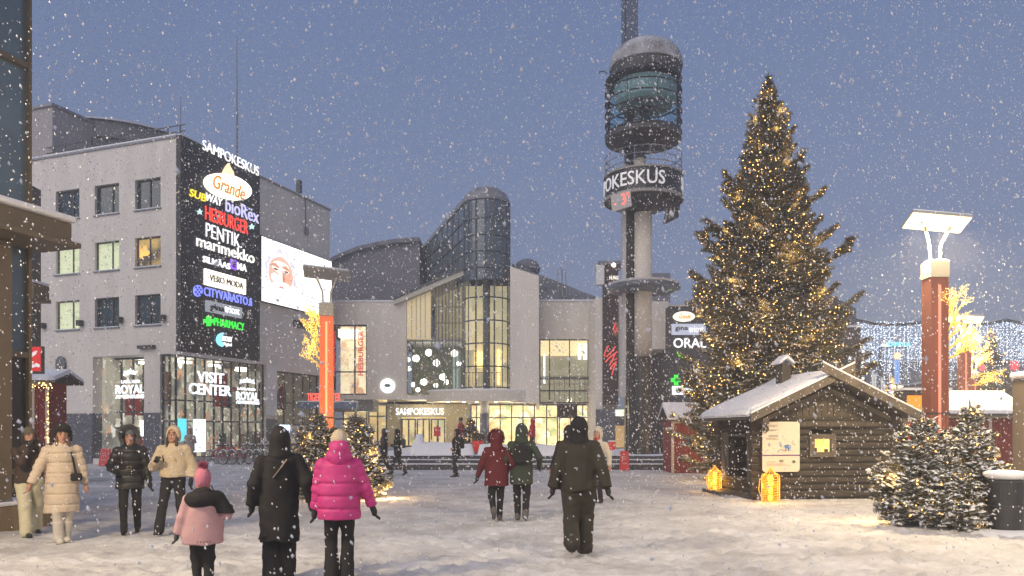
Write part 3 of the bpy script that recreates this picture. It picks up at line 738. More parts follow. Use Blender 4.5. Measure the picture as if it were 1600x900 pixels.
for i, x in enumerate(np.linspace(674, 722, 10)):
    mb.box(px5(x), px5(x) + .07, 49.93, 50.03, gz(615, 50), gz(roofy(x) + 5, 50))
for x in (636, 648, 660): mb.box(px5(x), px5(x) + .06, 49.93, 50.03, gz(615, 50), gz(531, 50))
for y in (615, 575, 533): mb.box(px5(636), px5(722), 49.9, 49.925, gz(y, 50) - .04, gz(y, 50) + .04)
for y in (505, 480): mb.box(px5(674), px5(722), 49.9, 49.925, gz(y, 50) - .03, gz(y, 50) + .03)
mb.build('atrium_mullion', M('mullion_grey', (.16, .16, .14), .5), mall)
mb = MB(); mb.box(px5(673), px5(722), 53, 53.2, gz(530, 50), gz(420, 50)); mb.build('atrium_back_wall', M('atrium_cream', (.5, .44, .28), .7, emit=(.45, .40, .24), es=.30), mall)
mb = MB(); mb.box(px5(630), px5(725), 54.4, 54.5, gz(622, 50), gz(520, 50)); mb.build('atrium_back_wall', lit_interior('atrium_dark', [(.10, .11, .06), (.04, .05, .03), (.28, .22, .12), (.05, .12, .04)], .4, su=2.5, sz=2.5, base=(.10, .10, .07), mixv=.9), mall)
mb = MB(); mb.box(px5(630), px5(725), 50.1, 54.4, gz(622, 50) - .1, gz(618, 50)); mb.box(px5(636), px5(722), 50.2, 54.4, gz(531, 50), gz(528, 50)); mb.build('atrium_floor', WHITEP, mall)
mb = MB(); F5.quad(mb, px5(636), px5(722), gz(615, 50), gz(531, 50), -.05); mb.build('atrium_glass', GLASS_SHOP, mall)
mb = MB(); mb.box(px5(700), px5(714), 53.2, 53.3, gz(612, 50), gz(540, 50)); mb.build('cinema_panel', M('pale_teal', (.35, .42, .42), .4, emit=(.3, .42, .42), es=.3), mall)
for i, (x, y) in enumerate(((650, 560), (670, 551), (682, 567), (710, 552), (692, 589), (662, 597), (639, 576), (637.5, 562), (698, 597), (646, 601), (681, 602), (653, 609), (717, 568))):
    Yl = 51.2 + .5 * (i % 3); r_ = .24 if i < 6 else .16
    c = at(x, y, Yl); t = thing('globe_lamp', 'round white globe lamp hanging in the atrium, one of a cluster', 'lamp', (c.x, c.y, c.z - r_), group='globe lamps in the glazed atrium')
    mb = MB(); mb.ball(c, r_, 12, 8); mb.build('globe', E('globe_light', (1, .97, .88), 3.0, False), t, smooth=True)
    mb = MB(); mb.cyl((c.x, c.y, c.z + r_), (c.x, c.y, 10.4), .012, n=4); mb.build('cord', FRAME, t)

# round glass stair tower: a tall fin with a rounded nose, running back
NX, NY, NR = gx(760, 50), 50.0, 1.5
dv = Vector((-.36, .93, 0)).normalized(); sv = Vector((dv.y, -dv.x, 0))
def fin_ring(r, z, zback=None, n=16, Lb=15.0):
    pts = []
    for k in range(n + 1):
        t = math.pi * k / n - math.pi / 2
        p = Vector((NX, NY, z)) - dv * r * math.cos(t) + sv * r * math.sin(t); pts.append(p)
    zb_ = z if zback is None else zback
    b1 = Vector((NX, NY, zb_)) + dv * Lb + sv * r; b0 = Vector((NX, NY, zb_)) + dv * Lb - sv * r
    return pts + [b1, b0]
def fin_solid(levels):
    mb = MB(); rings = [fin_ring(r, z, zbk) for r, z, zbk in levels]; n = len(rings[0]); vs = [p for q in rings for p in q]
    fs = [(i * n + k, i * n + (k + 1) % n, (i + 1) * n + (k + 1) % n, (i + 1) * n + k) for i in range(len(rings) - 1) for k in range(n)]
    fs.append(tuple(range((len(rings) - 1) * n, len(rings) * n)))
    return mb.add(vs, fs)
z_top, z_mid, z_bot = gz(321, 50), gz(443, 50), gz(608, 50)
FIN_GLASS = M('fin_glass', (.085, .115, .145), .22, 0, var=.35, scale=.7, spec=.7)
fin_solid([(NR, z_mid, z_mid), (NR, z_top, z_top - 1.0)]).build('stair_tower', FIN_GLASS, mall)
fin_solid([(NR + .04, z_top + .02, z_top - .98), (NR + .04, z_top + .16, z_top - .85), (NR * .9, z_top + .6, z_top - .5), (NR * .62, z_top + .95, z_top - .2), (NR * .2, z_top + 1.12, z_top)]).build('stair_tower_roof', M('fin_roof', (.30, .31, .35), .7, col2=(.10, .10, .11), scale=1.6, bump=.02), mall, smooth=False)
mb = MB()                                            # lower glazed part, lit inside
r0 = fin_ring(NR, z_bot); r1_ = fin_ring(NR, z_mid)
for k in range(16): mb.add([r0[k], r0[k + 1], r1_[k + 1], r1_[k]], [(0, 1, 2, 3)])
mb.build('stair_glass', glass('stair_glass', (.92, .95, .92), .15, .04, .93), mall)
mb = MB()
for z in (z_bot + .05, gz(575, 50), gz(540, 50), gz(505, 50), gz(470, 50), z_mid): mb.tube(fin_ring(NR + .03, z)[:17], .045, 5)
for z in (gz(425, 50), gz(400, 50), gz(375, 50), gz(350, 50), z_top): mb.tube(fin_ring(NR + .03, z, z - 1.0 * (z - z_mid) / (z_top - z_mid))[:17] + [fin_ring(NR + .03, z, z - 1.0 * (z - z_mid) / (z_top - z_mid))[k] for k in (17,)], .035, 5); q = fin_ring(NR + .03, z, z - (z - z_mid) / (z_top - z_mid)); mb.tube([q[0], q[18]], .035, 5)
for k in range(0, 17, 2):
    p = fin_ring(NR + .03, z_bot)[k]; mb.bar(p, (p.x, p.y, z_top + .1), .10 if k in (4, 8, 12) else .06)
for k in range(1, 12):
    p = Vector((NX, NY, 0)) + dv * (1.3 * k) - sv * (NR + .03); mb.bar((p.x, p.y, z_mid - 1), (p.x, p.y, z_top - 1.3 * k / 15), .06)
mb.build('stair_mullion', M('mullion_dark', (.035, .045, .055), .4), mall)
mb = MB(); q0 = Vector((NX, NY, 0)) + dv * .9
mb.hexa([(NX - 1.4, NY + .9, z_bot), (NX + 1.4, NY + .9, z_bot), (NX + 1.4, NY + 1.1, z_bot), (NX - 1.4, NY + 1.1, z_bot), (NX - 1.4, NY + .9, z_mid), (NX + 1.4, NY + .9, z_mid), (NX + 1.4, NY + 1.1, z_mid), (NX - 1.4, NY + 1.1, z_mid)])
mb.build('stair_back_wall', lit_interior('stair_inside', [(.85, .66, .34), (.35, .32, .22), (.95, .78, .5)], .62, su=.6, sz=.5, base=(.55, .47, .28), mixv=.8), mall)
mb = MB(); mb.box(gx(741, 50), gx(755, 50), 50.75, 50.85, gz(572, 50), gz(548, 50)); mb.box(gx(777, 50), gx(781, 50), 50.75, 50.85, gz(600, 50), gz(545, 50)); build_split(mb, 'stair_light', E('stair_amber', (1, .72, .22), 2.2), mall)
mb = MB(); mb.cyl((gx(760, 50), 50.2, z_bot), (gx(760, 50), 50.2, gz(425, 50)), .24, n=14); mb.build('stair_column', M('column_grey', (.28, .28, .27), .6), mall, smooth=True)
mb = MB()
for k in range(12): mb.bar((NX - 1.3 + k * .2, NY + .3, z_bot + .02), (NX - 1.3 + k * .2, NY + .3, z_bot + 1.1), .03)
mb.bar((NX - 1.35, NY + .3, z_bot + 1.1), (NX + .9, NY + .3, z_bot + 1.1), .05); mb.build('stair_railing', M('rail_orange', (.5, .2, .05)), mall)

# entrance canopy slab with down-lights
cz0, cz1 = gz(628, 50), gz(609, 50)
pts = []
for k in range(25):
    t = math.pi + math.pi * k / 24; pts.append((gx(760, 50) + 4.0 * math.cos(t), 50.9 + 2.6 * math.sin(t)))
ex = [(gx(842, 50), 49.3), (gx(842, 50), 54), (gx(671, 50), 54)]
pts = [p for p in pts if p[0] <= gx(815, 50)] + ex
mb = MB(); mb.prism([(x, y, cz0) for x, y in pts], (0, 0, cz1 - cz0 - .12)); mb.build('canopy', M('canopy_pale', (.66, .60, .50), .6, var=.04), mall)
mb = MB(); mb.prism([(x * 1.0, y, cz1 - .117) for x, y in pts], (0, 0, .1)); mb.build('canopy_snow', SNOW, mall)
mb = MB()
for x in (700, 725, 745, 775, 800, 822): mb.cyl((gx(x, 50), 49.9, cz0 - .03), (gx(x, 50), 49.9, cz0 - .002), .09, n=10)
build_split(mb, 'canopy_light', E('downlight', (1, .9, .65), 8.0), mall)
mb = MB(); cxx = gx(757, 49.2); mb.cyl((cxx, 49.2, .5), (cxx, 49.2, gz(646, 49)), .30, n=20); mb.build('column', GRANITE, mall, smooth=True)
mb = MB(); mb.cyl((cxx, 49.2, gz(646, 49)), (cxx, 49.2, cz0), .27, n=20); mb.build('column', M('column_white', (.68, .66, .60), .6), mall, smooth=True)['label'] = 'white upper part of the canopy column'
# ground floor: stone wall, doors, shops
SHOP2 = lit_interior('mall_shop', [(1, .85, .5), (.9, .6, .25), (.5, .42, .2), (.8, .2, .08), (.3, .42, .15), (1, .95, .8)], 1.15, su=1.2, sz=1.5, base=(1.0, .80, .42), mixv=.8)
SHOP3 = lit_interior('mall_shop_dim', [(.9, .72, .38), (.35, .28, .15), (.6, .35, .12)], .75, su=1.0, sz=1.2, base=(.75, .58, .30), mixv=.7)
mb = MB(); mb.box(gx(520, 53), gx(626, 53), 56.5, 56.7, .5, 4.2); mb.build('shop_back_wall', SHOP3, mall)
mb = MB(); mb.box(gx(733, 53), gx(935, 53), 56.5, 56.7, .5, 4.2); mb.build('shop_back_wall', SHOP2, mall)
mb = MB(); mb.box(gx(515, 53), gx(935, 53), 52.6, 57, gz(629, 50) - .02, gz(629, 50) + .15); mb.build('shop_ceiling', WHITEP, mall)
F53 = Fac(0, 52.6, 1, 0)
mb = MB(); F53.box(mb, gx(605, 52.6), gx(626, 52.6), .5, 4.1, -.3, 0); F53.box(mb, gx(697, 52.6), gx(733, 52.6), .5, 4.1, -.3, 0); F53.box(mb, gx(626, 52.6), gx(697, 52.6), gz(652, 52.6), 4.1, -.3, 0)
mb.build('entrance_wall', M('stone_tan', (.38, .34, .23), .8, var=.12, scale=3), mall)
window(F53, mall, gx(735, 52.6), gx(872, 52.6), .5, gz(631, 52.6), GLASS_SHOP, rec=0, vs=(.07, .21, .34, .47, .60, .73, .87), hs=(.68,), bw=.08, name='shop_window')
window(F53, mall, gx(873, 52.6), gx(930, 52.6), .5, gz(631, 52.6), GLASS_SHOP, rec=0, vs=(.33, .66), hs=(.68,), bw=.08, name='shop_window')
window(F53, mall, gx(575, 52.6), gx(605, 52.6), .5, gz(630, 52.6), GLASS_SHOP, rec=0, vs=(.5,), hs=(.7,), bw=.1, name='shop_window')
window(F53, mall, gx(520, 52.6), gx(574, 52.6), .5, gz(640, 52.6), GLASS_SHOP, rec=0, vs=(.3, .65), hs=(.75,), bw=.1, name='shop_window')
mb = MB(); mb.box(gx(872, 54), gx(902, 54), 54, 54.1, gz(652, 54), gz(633, 54)); mb.build('dark_poster', M('poster_dark', (.10, .04, .05), .6), mall)
mb = MB(); mb.box(gx(585, 51), gx(520, 51), 50.6, 52.6, gz(643, 51), gz(624, 51)); mb.build('side_canopy', M('side_canopy_grey', (.23, .23, .23), .6), mall)
# hamburger window and tall window
window(F5, mall, hb[0], hb[1], hb[2], hb[3], GLASS_SHOP, rec=.2, vs=(.05, .63), hs=(.33,), bw=.09, name='shop_window')
mb = MB(); mb.box(px5(515), px5(576), 53.2, 53.3, gz(640, 50), gz(500, 50)); mb.build('upper_shop_wall', lit_interior('burger_inside', [(.95, .85, .62), (.55, .40, .22), (.9, .75, .5), (.5, .18, .10)], .85, su=1.1, sz=1.2, base=(.85, .72, .48), mixv=.7), mall)
mb = MB(); mb.box(px5(522), px5(552), 51.2, 52.4, gz(523, 50), gz(510, 50)); mb.build('ceiling_light', E('burger_ceiling', (1, .93, .75), 1.6), mall)
window(F51, mall, wo_[0], wo_[1], gz(630, 51), wo_[3], glass('tall_glass', (.95, .95, .9), .16, .03, .9), rec=.1, vs=(.19, .56, .93), hs=(.20, .38, .40), bw=.07, name='tall_window')
mb = MB()
mb.box(gx(840, 54), gx(930, 54), 54, 54.1, gz(632, 54), gz(556, 54), 0); mb.box(gx(840, 54), gx(930, 54), 53.9, 54, gz(556, 54), gz(524, 54), 1)
mb.build('upper_hall_wall', [lit_interior('hall_dim', [(.42, .38, .27), (.30, .27, .19), (.38, .36, .3)], .6, su=.7, sz=1.2, base=(.36, .33, .23), mixv=.5), E('hall_cream', (1, .80, .45), .95)], mall)
mb = MB()
for x in np.linspace(858, 922, 9): mb.bar((gx(x, 51.6), 51.6, gz(630, 51.6)), (gx(x, 51.6), 51.6, gz(588, 51.6)), .05)
for y in (612, 600, 588): mb.bar((gx(845, 51.6), 51.6, gz(y, 51.6)), (gx(926, 51.6), 51.6, gz(y, 51.6)), .04)
mb.build('balcony_railing', STEEL, mall)
mb = MB()
for a, b, y0, y1 in ((849, 852, 553, 600), (903, 908, 537, 562), (911, 918, 537, 562)): mb.box(gx(a, 53.5), gx(b, 53.5), 53.4, 53.5, gz(y1, 53.5), gz(y0, 53.5))
build_split(mb, 'hall_light', E('hall_white', (.95, 1, 1), 1.3), mall)

# entrance doors
dr = MB()
for a, b in ((627, 650), (651, 672), (673, 696)):
    x0, x1 = gx(a, 52.5), gx(b, 52.5)
    t = window(F53, mall, x0, x1, .5, gz(654, 52.6), GLASS_SHOP, rec=-.12, vs=(.5,), hs=(), bw=.10, name='door')
mb = MB(); mb.box(gx(622, 56), gx(700, 56), 56, 56.1, .5, 4); mb.build('lobby_back_wall', lit_interior('lobby', [(1, .8, .45), (.4, .5, .25), (.9, .5, .2), (.6, .55, .5), (.25, .2, .12)], .85, su=1.8, sz=1.0, base=(.8, .62, .3), mixv=.8), mall)
# lettering and logos fixed to the centre
t = thing('wall_lettering', 'white lit lettering over the entrance doors', 'sign', (gx(660, 52), 52.4, gz(648, 52.5)))
text_px(F53, 'SAMPOKESKUS', 619, 694, 643, 11, .13, W_, t, bold=.03)
t['label'] = 'white lit lettering over the entrance doors of the shopping centre'
RB = E('burger_red', (.8, .04, .03), .55)
def vert_text(F, txt, px, ytop, ybot, wpx, o, mt, par, rot=True, cw=True):
    """lettering turned a quarter, reading upwards"""
    V, Fc = text_geo(txt, .03, .01); zr = max(float(V[:, 2].max()), 1e-6)
    z0, z1 = F.z(px, ybot), F.z(px, ytop); u = F.u(px); w = wpx / FPX * F.Y(px)
    sgn = 1 if F.u(px + 1) > u else -1
    mb = MB(); mb.add([F.P(u + sgn * w * (.5 - float(p[1])), z0 + (z1 - z0) * float(p[0]), o + .05 * float(p[2]) / zr) for p in V], Fc)
    return mb.build('lettering', mt, par)
for px, lb in ((564, 'red upright lettering at the right side of the lit corner window'), (520.5, 'red upright lettering at the left of the lit window, partly behind the orange lamp post')):
    t = thing('upright_sign', lb, 'sign', (gx(px, 50), 49.9, gz(587, 50)), group='red upright burger restaurant signs')
    vert_text(F5, 'HESBURGER', px, 517, 587, 8, .03, RB, t)
t = thing('round_sign', 'round white lit logo sign with a leaf on the pale wall left of the atrium', 'sign', (gx(606, 50), 49.8, gz(615, 50)))
mb = MB(); c = at(606, 603, 50); mb.cyl((c.x, 49.85, c.z), (c.x, 49.998, c.z), .48, n=32); mb.build('disc', E('logo_disc', (.85, .92, .92), 1.0), t)
mb = MB()
for k in range(11):
    a = math.pi * (1.05 - .11 * k); q = Vector((c.x + .37 * math.cos(a), 49.84, c.z + .37 * math.sin(a))); mb.bar(q + Vector((-.03, 0, -.05)), q + Vector((.03, 0, .05)), .03, .01)
mb.prism([(c.x + .20 * math.cos(s_) , 49.83, c.z + .02 + .11 * math.sin(s_)) for s_ in np.linspace(0, 6.28, 16)[:-1]], (0, .015, 0))
mb.build('leaf_emblem', M('logo_grey', (.22, .27, .24)), t)

# ================================================================== BANNER PILLAR BUILDING right of the centre
FB = Fac(gx(941, 47), 47.0, 1, 0)
pil = thing('pillar_building', 'narrow pale building block with a tall dark banner behind the clock tower', 'building', (gx(955, 47), 47, .5))
mb = MB(); mb.box(gx(930, 47), gx(941, 47), 46.8, 52, .5, gz(466, 47)); mb.box(gx(966, 47), gx(1046, 47), 47.2, 54, gz(545, 47), gz(470, 47)); mb.box(gx(941, 47) + .01, gx(965, 47), 47.3, 51.9, .5, gz(466, 47) - .01)
mb.box(gx(966, 47), gx(980, 47), 46.9, 47.2, gz(620, 47), gz(440, 47)); build_split(mb, 'wall', PLASTER_B, pil)
mb = MB(); mb.box(gx(931, 47), gx(943, 47), 46.6, 47.1, gz(446, 47), gz(416, 47)); mb.build('flood_lamp_box', WHITEP, pil)
mb = MB(); mb.box(gx(935, 47), gx(975, 47), 46.9, 49, gz(413, 47), gz(408, 47)); mb.box(gx(1010, 47), gx(1050, 47), 47.5, 54, gz(470, 47) + .01, gz(424, 47) ); mb.build('roof', M('roof_dark_blue'), pil)
window(FB, pil, gx(1020, 47), gx(1045, 47), gz(640, 47), gz(525, 47), E('cream_window', (1, .82, .48), .55), rec=-.25, vs=(.5,), hs=(.35, .62), bw=.06)
mb = MB(); mb.box(gx(930, 47), gx(980, 47), 46.6, 46.79, .5, gz(640, 47)); mb.build('granite_base', GRANITE, pil)
mb = MB(); mb.box(gx(962, 46.4), gx(982, 46.4), 46.3, 46.55, 2.2, gz(640, 46.4)); mb.build('lit_menu', lit_interior('menu_lit', [(.9, .95, .8), (.3, .5, .3), (.9, .8, .5)], .9, su=3, sz=3, base=(.7, .75, .55), mixv=.9), pil)
mb = MB(); mb.hexa([(gx(960, 46), 45.6, gz(665, 46)), (gx(981, 46), 45.6, gz(665, 46)), (gx(981, 46), 46.3, gz(652, 46)), (gx(960, 46), 46.3, gz(652, 46)), (gx(960, 46), 45.6, gz(664, 46)), (gx(981, 46), 45.6, gz(664, 46)), (gx(981, 46), 46.3, gz(650, 46)), (gx(960, 46), 46.3, gz(650, 46))]); mb.build('awning', FRAME, pil)
mb = MB(); mb.box(gx(962, 46.4), gx(982, 46.4), 46.3, 46.5, .6, 2.0); mb.build('doorway', E('door_glow', (.8, .5, .2), .35), pil)
bn = thing('banner', 'tall dark banner with red script and white words on the pillar building', 'banner', (gx(953, 47), 46.7, gz(640, 47)))
mb = MB(); mb.box(gx(941.5, 46.7), gx(966, 46.7), 46.7, 46.78, gz(632, 46.7), gz(413, 46.7)); mb.build('cloth', M('banner_brown', (.045, .026, .026), .7, var=.35, scale=1.5), bn)
FBB = Fac(0, 46.69, 1, 0)
for k, wd in enumerate(('HUNG', 'CUNI', 'MAXI')): text_px(FBB, wd, 952, 966, 434 + k * 10, 6, .0, E('banner_white', (1, .9, .75), .9), bn, bold=.03)
mb = MB(); mb.ball((gx(959, 46.6), 46.6, gz(414, 46.6)), .13, 8, 6); mb.build('spot_lamp', E('banner_spot', (1, .9, .7), 4), bn)
RS = E('script_red', (.95, .10, .08), .6)
mb = MB()
for pts in ([(951, 540), (946, 549), (944, 556), (948, 557), (957, 548), (962, 541)], [(946, 566), (951, 560), (960, 553), (965, 549)], [(952, 571), (958, 560), (961, 553), (955, 566), (964, 560)], [(953, 577), (959, 568), (963, 565), (959, 575), (956, 586)], [(962, 505), (958, 514), (961, 520), (965, 512)]):
    mb.tube([at(x, y, 46.66) for x, y in pts], .045, 5)
build_split(mb, 'red_script', RS, bn)
mb = MB(); mb.prism([at(x, y, 46.67) for x, y in ell(962, 514, 4, 12)], (0, .012, 0)); mb.build('portrait_patch', M('portrait_skin', (.30, .14, .10)), bn)

# ================================================================== CLOCK TOWER (sign tower)
TX, TY = gx(1005, 36), 36.0
tw = thing('sign_tower', 'tall slim tower with glass cage, snow topped dome and a black ring of lettering', 'tower', (TX, TY, .5))
def tz(y): return gz(y, 36)
def tw_c(px): return gx(px, 36)
mb = MB(); mb.lathe([(.01, .5), (.74, .5), (.74, tz(562)), (.76, tz(562)), (.76, tz(559)), (.01, tz(559))], (TX, TY, 0), 28); mb.build('base_drum', M('base_black', (.022, .022, .024), .22, var=.4, scale=2), tw, smooth=False)
mb = MB()
for k in range(20):
    t = 2 * math.pi * k / 20; mb.bar((TX + .745 * math.cos(t), TY + .745 * math.sin(t), .52), (TX + .745 * math.cos(t), TY + .745 * math.sin(t), tz(563)), .02)
mb.build('base_joint', FRAME, tw)
COL = M('tower_white', (.64, .59, .50), .7, var=.05, scale=1)
mb = MB(); mb.cyl((TX, TY, tz(562)), (TX, TY, tz(300)), .41, n=24); mb.cyl((TX - .15, TY, tz(300)), (TX - .15, TY, tz(249)), .27, n=20); mb.build('column', COL, tw, smooth=True)
mb = MB(); mb.cyl((TX - .15, TY, tz(249)), (TX - .15, TY, tz(246)), .30, n=20); mb.build('column_cap', FRAME, tw)
xb0, xb1 = tw_c(979), tw_c(991)
mb = MB(); mb.box(xb0, xb1 + .05, TY + .25, TY + .75, .5, tz(66)); mb.build('mast', M('mast_black', (.022, .024, .028), .4, var=.3, scale=3), tw)
mb = MB(); mb.box(xb0 - .16, xb0 - .004, TY + .1, TY + .7, tz(620), tz(255)); mb.build('mast_flange', M('tower_white2', (.48, .48, .50), .6), tw)
mb = MB(); mb.box(tw_c(974), tw_c(977), TY + .2, TY + .7, tz(66), tz(-40)); mb.box(tw_c(979.5), tw_c(998), TY + .2, TY + .7, tz(70), tz(-40)); mb.box(tw_c(977), tw_c(979.5), TY + .3, TY + .5, tz(66), tz(-40)); mb.build('upper_mast', M('mast_blue', (.065, .09, .14), .35), tw)
# lower ring disc
mb = MB(); z = tz(462) + .27; mb.lathe([(.42, z - .12), (1.45, z - .10), (1.72, z), (1.72, z + .14), (1.6, z + .18), (.42, z + .18)], (TX, TY, 0), 40); mb.build('lower_ring', M('ring_blue_grey', (.10, .12, .15), .35, var=.3, scale=4), tw, smooth=False)
mb = MB(); mb.lathe([(1.6, z + .185), (1.66, z + .27), (.42, z + .27)], (TX, TY, 0), 40); mb.build('ring_snow', SNOW, tw)
# lettered drum
zd0, zd1 = tz(313), tz(279)
mb = MB(); mb.lathe([(.42, zd0 - .62), (.7, zd0 - .55), (1.35, zd0 - .22), (1.72, zd0 - .06), (1.80, zd0), (1.80, zd1), (1.74, zd1 + .03), (.42, zd1 + .03)], (TX, TY, 0), 48); mb.build('lettered_drum', M('drum_black', (.02, .02, .022), .35, var=.3, scale=3), tw, smooth=False)
mb = MB(); mb.lathe([(1.80, zd0 - .12), (1.86, zd0 - .1), (1.86, zd0 + .02), (1.802, zd0 + .02)], (TX, TY, 0), 48); mb.lathe([(1.802, zd1 - .02), (1.85, zd1 - .02), (1.85, zd1 + .06), (1.7, zd1 + .06)], (TX, TY, 0), 48); mb.build('drum_trim', M('trim_grey', (.28, .27, .25), .6), tw)
def ring_text(txt, a0, a1, zc, h, r, mt, par):
    V, Fc = text_geo(txt, .012, .01); zr = max(float(V[:, 2].max()), 1e-6)
    vs = []
    for p in V:
        a = a0 + (a1 - a0) * float(p[0]); rr = r + .03 * float(p[2]) / zr
        vs.append((TX + rr * math.sin(a), TY - rr * math.cos(a), zc + h * (float(p[1]) - .5)))
    mb = MB(); mb.add(vs, Fc); mb.build('lettering', mt, par)
DL = M('drum_letters', (.75, .75, .74), .5, emit=(.8, .8, .82), es=.25)
ring_text('SAMPOKESKUS', R(-138), R(22), (zd0 + zd1) / 2 + .02, .62, 1.815, DL, tw); ring_text('SAMPOKESKUS', R(60), R(215), (zd0 + zd1) / 2 + .02, .62, 1.815, DL, tw)
# handrail
mb = MB()
for h in (.3, .62, .95):
    mb.tube([(TX + 1.78 * math.sin(a), TY - 1.78 * math.cos(a), zd1 + h) for a in np.linspace(R(-180), R(180), 33)[:-1]], .022, 5, closed=True)
for a in np.linspace(R(-180), R(180), 17)[:-1]: mb.bar((TX + 1.78 * math.sin(a), TY - 1.78 * math.cos(a), zd1), (TX + 1.78 * math.sin(a), TY - 1.78 * math.cos(a), zd1 + .95), .03)
mb.build('handrail', M('rail_steel', (.25, .26, .28), .4, .6), tw)
# glass cage
zc0, zc1 = tz(222), tz(130); cr = 1.76
mb = MB(); mb.lathe([(.3, zc0 - .10), (1.2, zc0 - .08), (cr, zc0 + .02), (cr + .03, zc0 + .22), (cr - .05, zc0 + .3), (.3, zc0 + .3)], (TX, TY, 0), 48); mb.build('cage_floor', M('cage_floor_dark', (.06, .06, .062), .6, var=.4, scale=5), tw)
CG = glass('cage_glass', (.72, .90, .92), .10, .1, .90)
mb = MB(); mb.lathe([(cr - .03, zc0 + .3), (cr - .03, zc1)], (TX, TY, 0), 48); mb.build('cage_glass', CG, tw, smooth=True)
mb = MB()
for k in range(6):
    z = zc0 + .3 + (zc1 - zc0 - .3) * k / 5
    mb.tube([(TX + cr * math.sin(a), TY - cr * math.cos(a), z) for a in np.linspace(0, 2 * math.pi, 49)[:-1]], .038, 5, closed=True)
for a in np.linspace(0, 2 * math.pi, 9)[:-1]: mb.bar((TX + cr * math.sin(a + .2), TY - cr * math.cos(a + .2), zc0 + .3), (TX + cr * math.sin(a + .2), TY - cr * math.cos(a + .2), zc1), .03)
mb.build('cage_ring', M('cage_black', (.02, .022, .025), .4), tw)
mb = MB(); mb.lathe([(.3, zc1 - 1.15), (1.25, zc1 - 1.12), (1.4, zc1 - .95), (1.45, zc1 - .45), (1.45, zc1 - .12), (.3, zc1 - .1)], (TX + .1, TY, 0), 36); mb.build('inner_drum', M('inner_drum', (.40, .47, .48), .5, var=.2), tw, smooth=False)
mb = MB(); mb.cyl((TX + .05, TY - .1, zc0 + .3), (TX + .05, TY - .1, zc1 - 1.1), .22, n=14); mb.cyl((TX - .15, TY, tz(246)), (TX - .15, TY, zc0 - .05), .2, n=12); mb.build('inner_column', M('inner_col', (.05, .06, .075), .5), tw, smooth=True)
mb = MB(); mb.lathe([(1.5, zc1 - .02), (cr, zc1 + .02), (cr, zc1 + .1), (1.2, zc1 + .16), (.3, zc1 + .18)], (TX, TY, 0), 48); mb.build('cage_lid', M('cage_black'), tw)
# dome
zo = tz(126); dcx = TX + .12
mb = MB(); mb.lathe([(.4, zo - .1), (1.2, zo - .04), (1.62, zo + .08), (1.66, zo + .5), (1.60, zo + .52)], (dcx, TY, 0), 44); mb.build('dome_base', M('dome_dark', (.05, .048, .045), .6, var=.4, scale=4), tw)
mb = MB(); prof = [(1.68, zo + .50), (1.71, zo + .56), (1.66, zo + .80)] + [(1.66 * math.cos(t), zo + .80 + 1.02 * math.sin(t)) for t in np.linspace(.12, 1.54, 10)]
mb.lathe(prof, (dcx, TY, 0), 44); mb.build('dome', M('dome_snowy', (.50, .50, .52), .8, col2=(.10, .095, .09), scale=1.1, bump=.03), tw, smooth=True)
mb = MB(); mb.cyl((TX, TY, zc1 + .1), (TX, TY, zo), .5, n=16); mb.build('dome_neck', M('dome_dark'), tw)
mb = MB(); mb.tube([(TX + 1.95 * math.sin(a) - .1, TY - 1.5 * math.cos(a), zc1 + .1 + .5 * t) for t, a in zip(np.linspace(0, 1, 9) ** .6, np.linspace(R(-60), R(-100), 9))], .03, 5); mb.build('cage_loop', FRAME, tw)
# temperature displays
FTd = Fac(tw_c(947), TY - 1.55, 1, -.25)
dt = thing('temperature_display', 'small grey display with red minus three degrees hanging under the tower ring', 'display', (tw_c(963), TY - 1.6, tz(342)), group='displays hanging under the tower ring')
mb = MB(); c = Vector((tw_c(963), TY - 1.62, tz(330))); ax = Vector((.42, -.12, .11)); ay = Vector((-.03, .02, .37))
def quadbox(mb, c, ax, ay, az): return mb.hexa([c - ax - ay - az, c + ax - ay - az, c + ax - ay + az, c - ax - ay + az, c - ax + ay - az, c + ax + ay - az, c + ax + ay + az, c - ax + ay + az])
nrm = ax.cross(ay).normalized() * .05
quadbox(mb, c, ax, ay, nrm); mb.build('housing', M('display_housing', (.30, .28, .28), .5, emit=(.5, .45, .45), es=.12), dt)
def plane_text(txt, c, ax, ay, x0, x1, y0, y1, lift, mt, par, bold=.02, name='lettering'):
    V, Fc = text_geo(txt, bold, .01); n_ = ax.cross(ay).normalized()
    if n_.y > 0: n_ = -n_
    mb = MB(); mb.add([c + ax * (x0 + (x1 - x0) * float(p[0])) + ay * (y0 + (y1 - y0) * float(p[1])) + n_ * (lift + .01 * float(p[2])) for p in V], Fc); return mb.build(name, mt, par)
LR = E('led_red', (1, .12, .08), 1.5)
plane_text('-', c, ax, ay, -.75, -.5, -.25, -.13, .06, LR, dt, .02); plane_text('3', c, ax, ay, .05, .5, -.6, .75, .06, LR, dt, .02); plane_text('°C', c, ax, ay, .58, .92, .1, .75, .06, LR, dt, .01)
mb = MB(); mb.bar((tw_c(955), TY - 1.4, tz(322)), (tw_c(957), TY - 1.3, zd0), .05); mb.build('bracket', FRAME, dt)
dt2 = thing('temperature_display', 'dark rear side of a display hanging under the right of the tower ring', 'display', (tw_c(1049), TY - 1.2, tz(350)), group='displays hanging under the tower ring')
mb = MB(); mb.hexa([at(1036, 352, 35), at(1060, 340, 35), at(1060, 340, 35.15), at(1036, 352, 35.15), at(1041, 318, 35), at(1063, 316, 35), at(1063, 316, 35.15), at(1041, 318, 35.15)]); mb.build('housing', M('drum_black'), dt2)
mb = MB()
for k in range(3): mb.bar(at(1042 + k * 6, 326 - k, 34.97), at(1040 + k * 6, 345 - k * 2.6, 34.97), .06)
mb.build('housing_rib', M('trim_grey'), dt2)
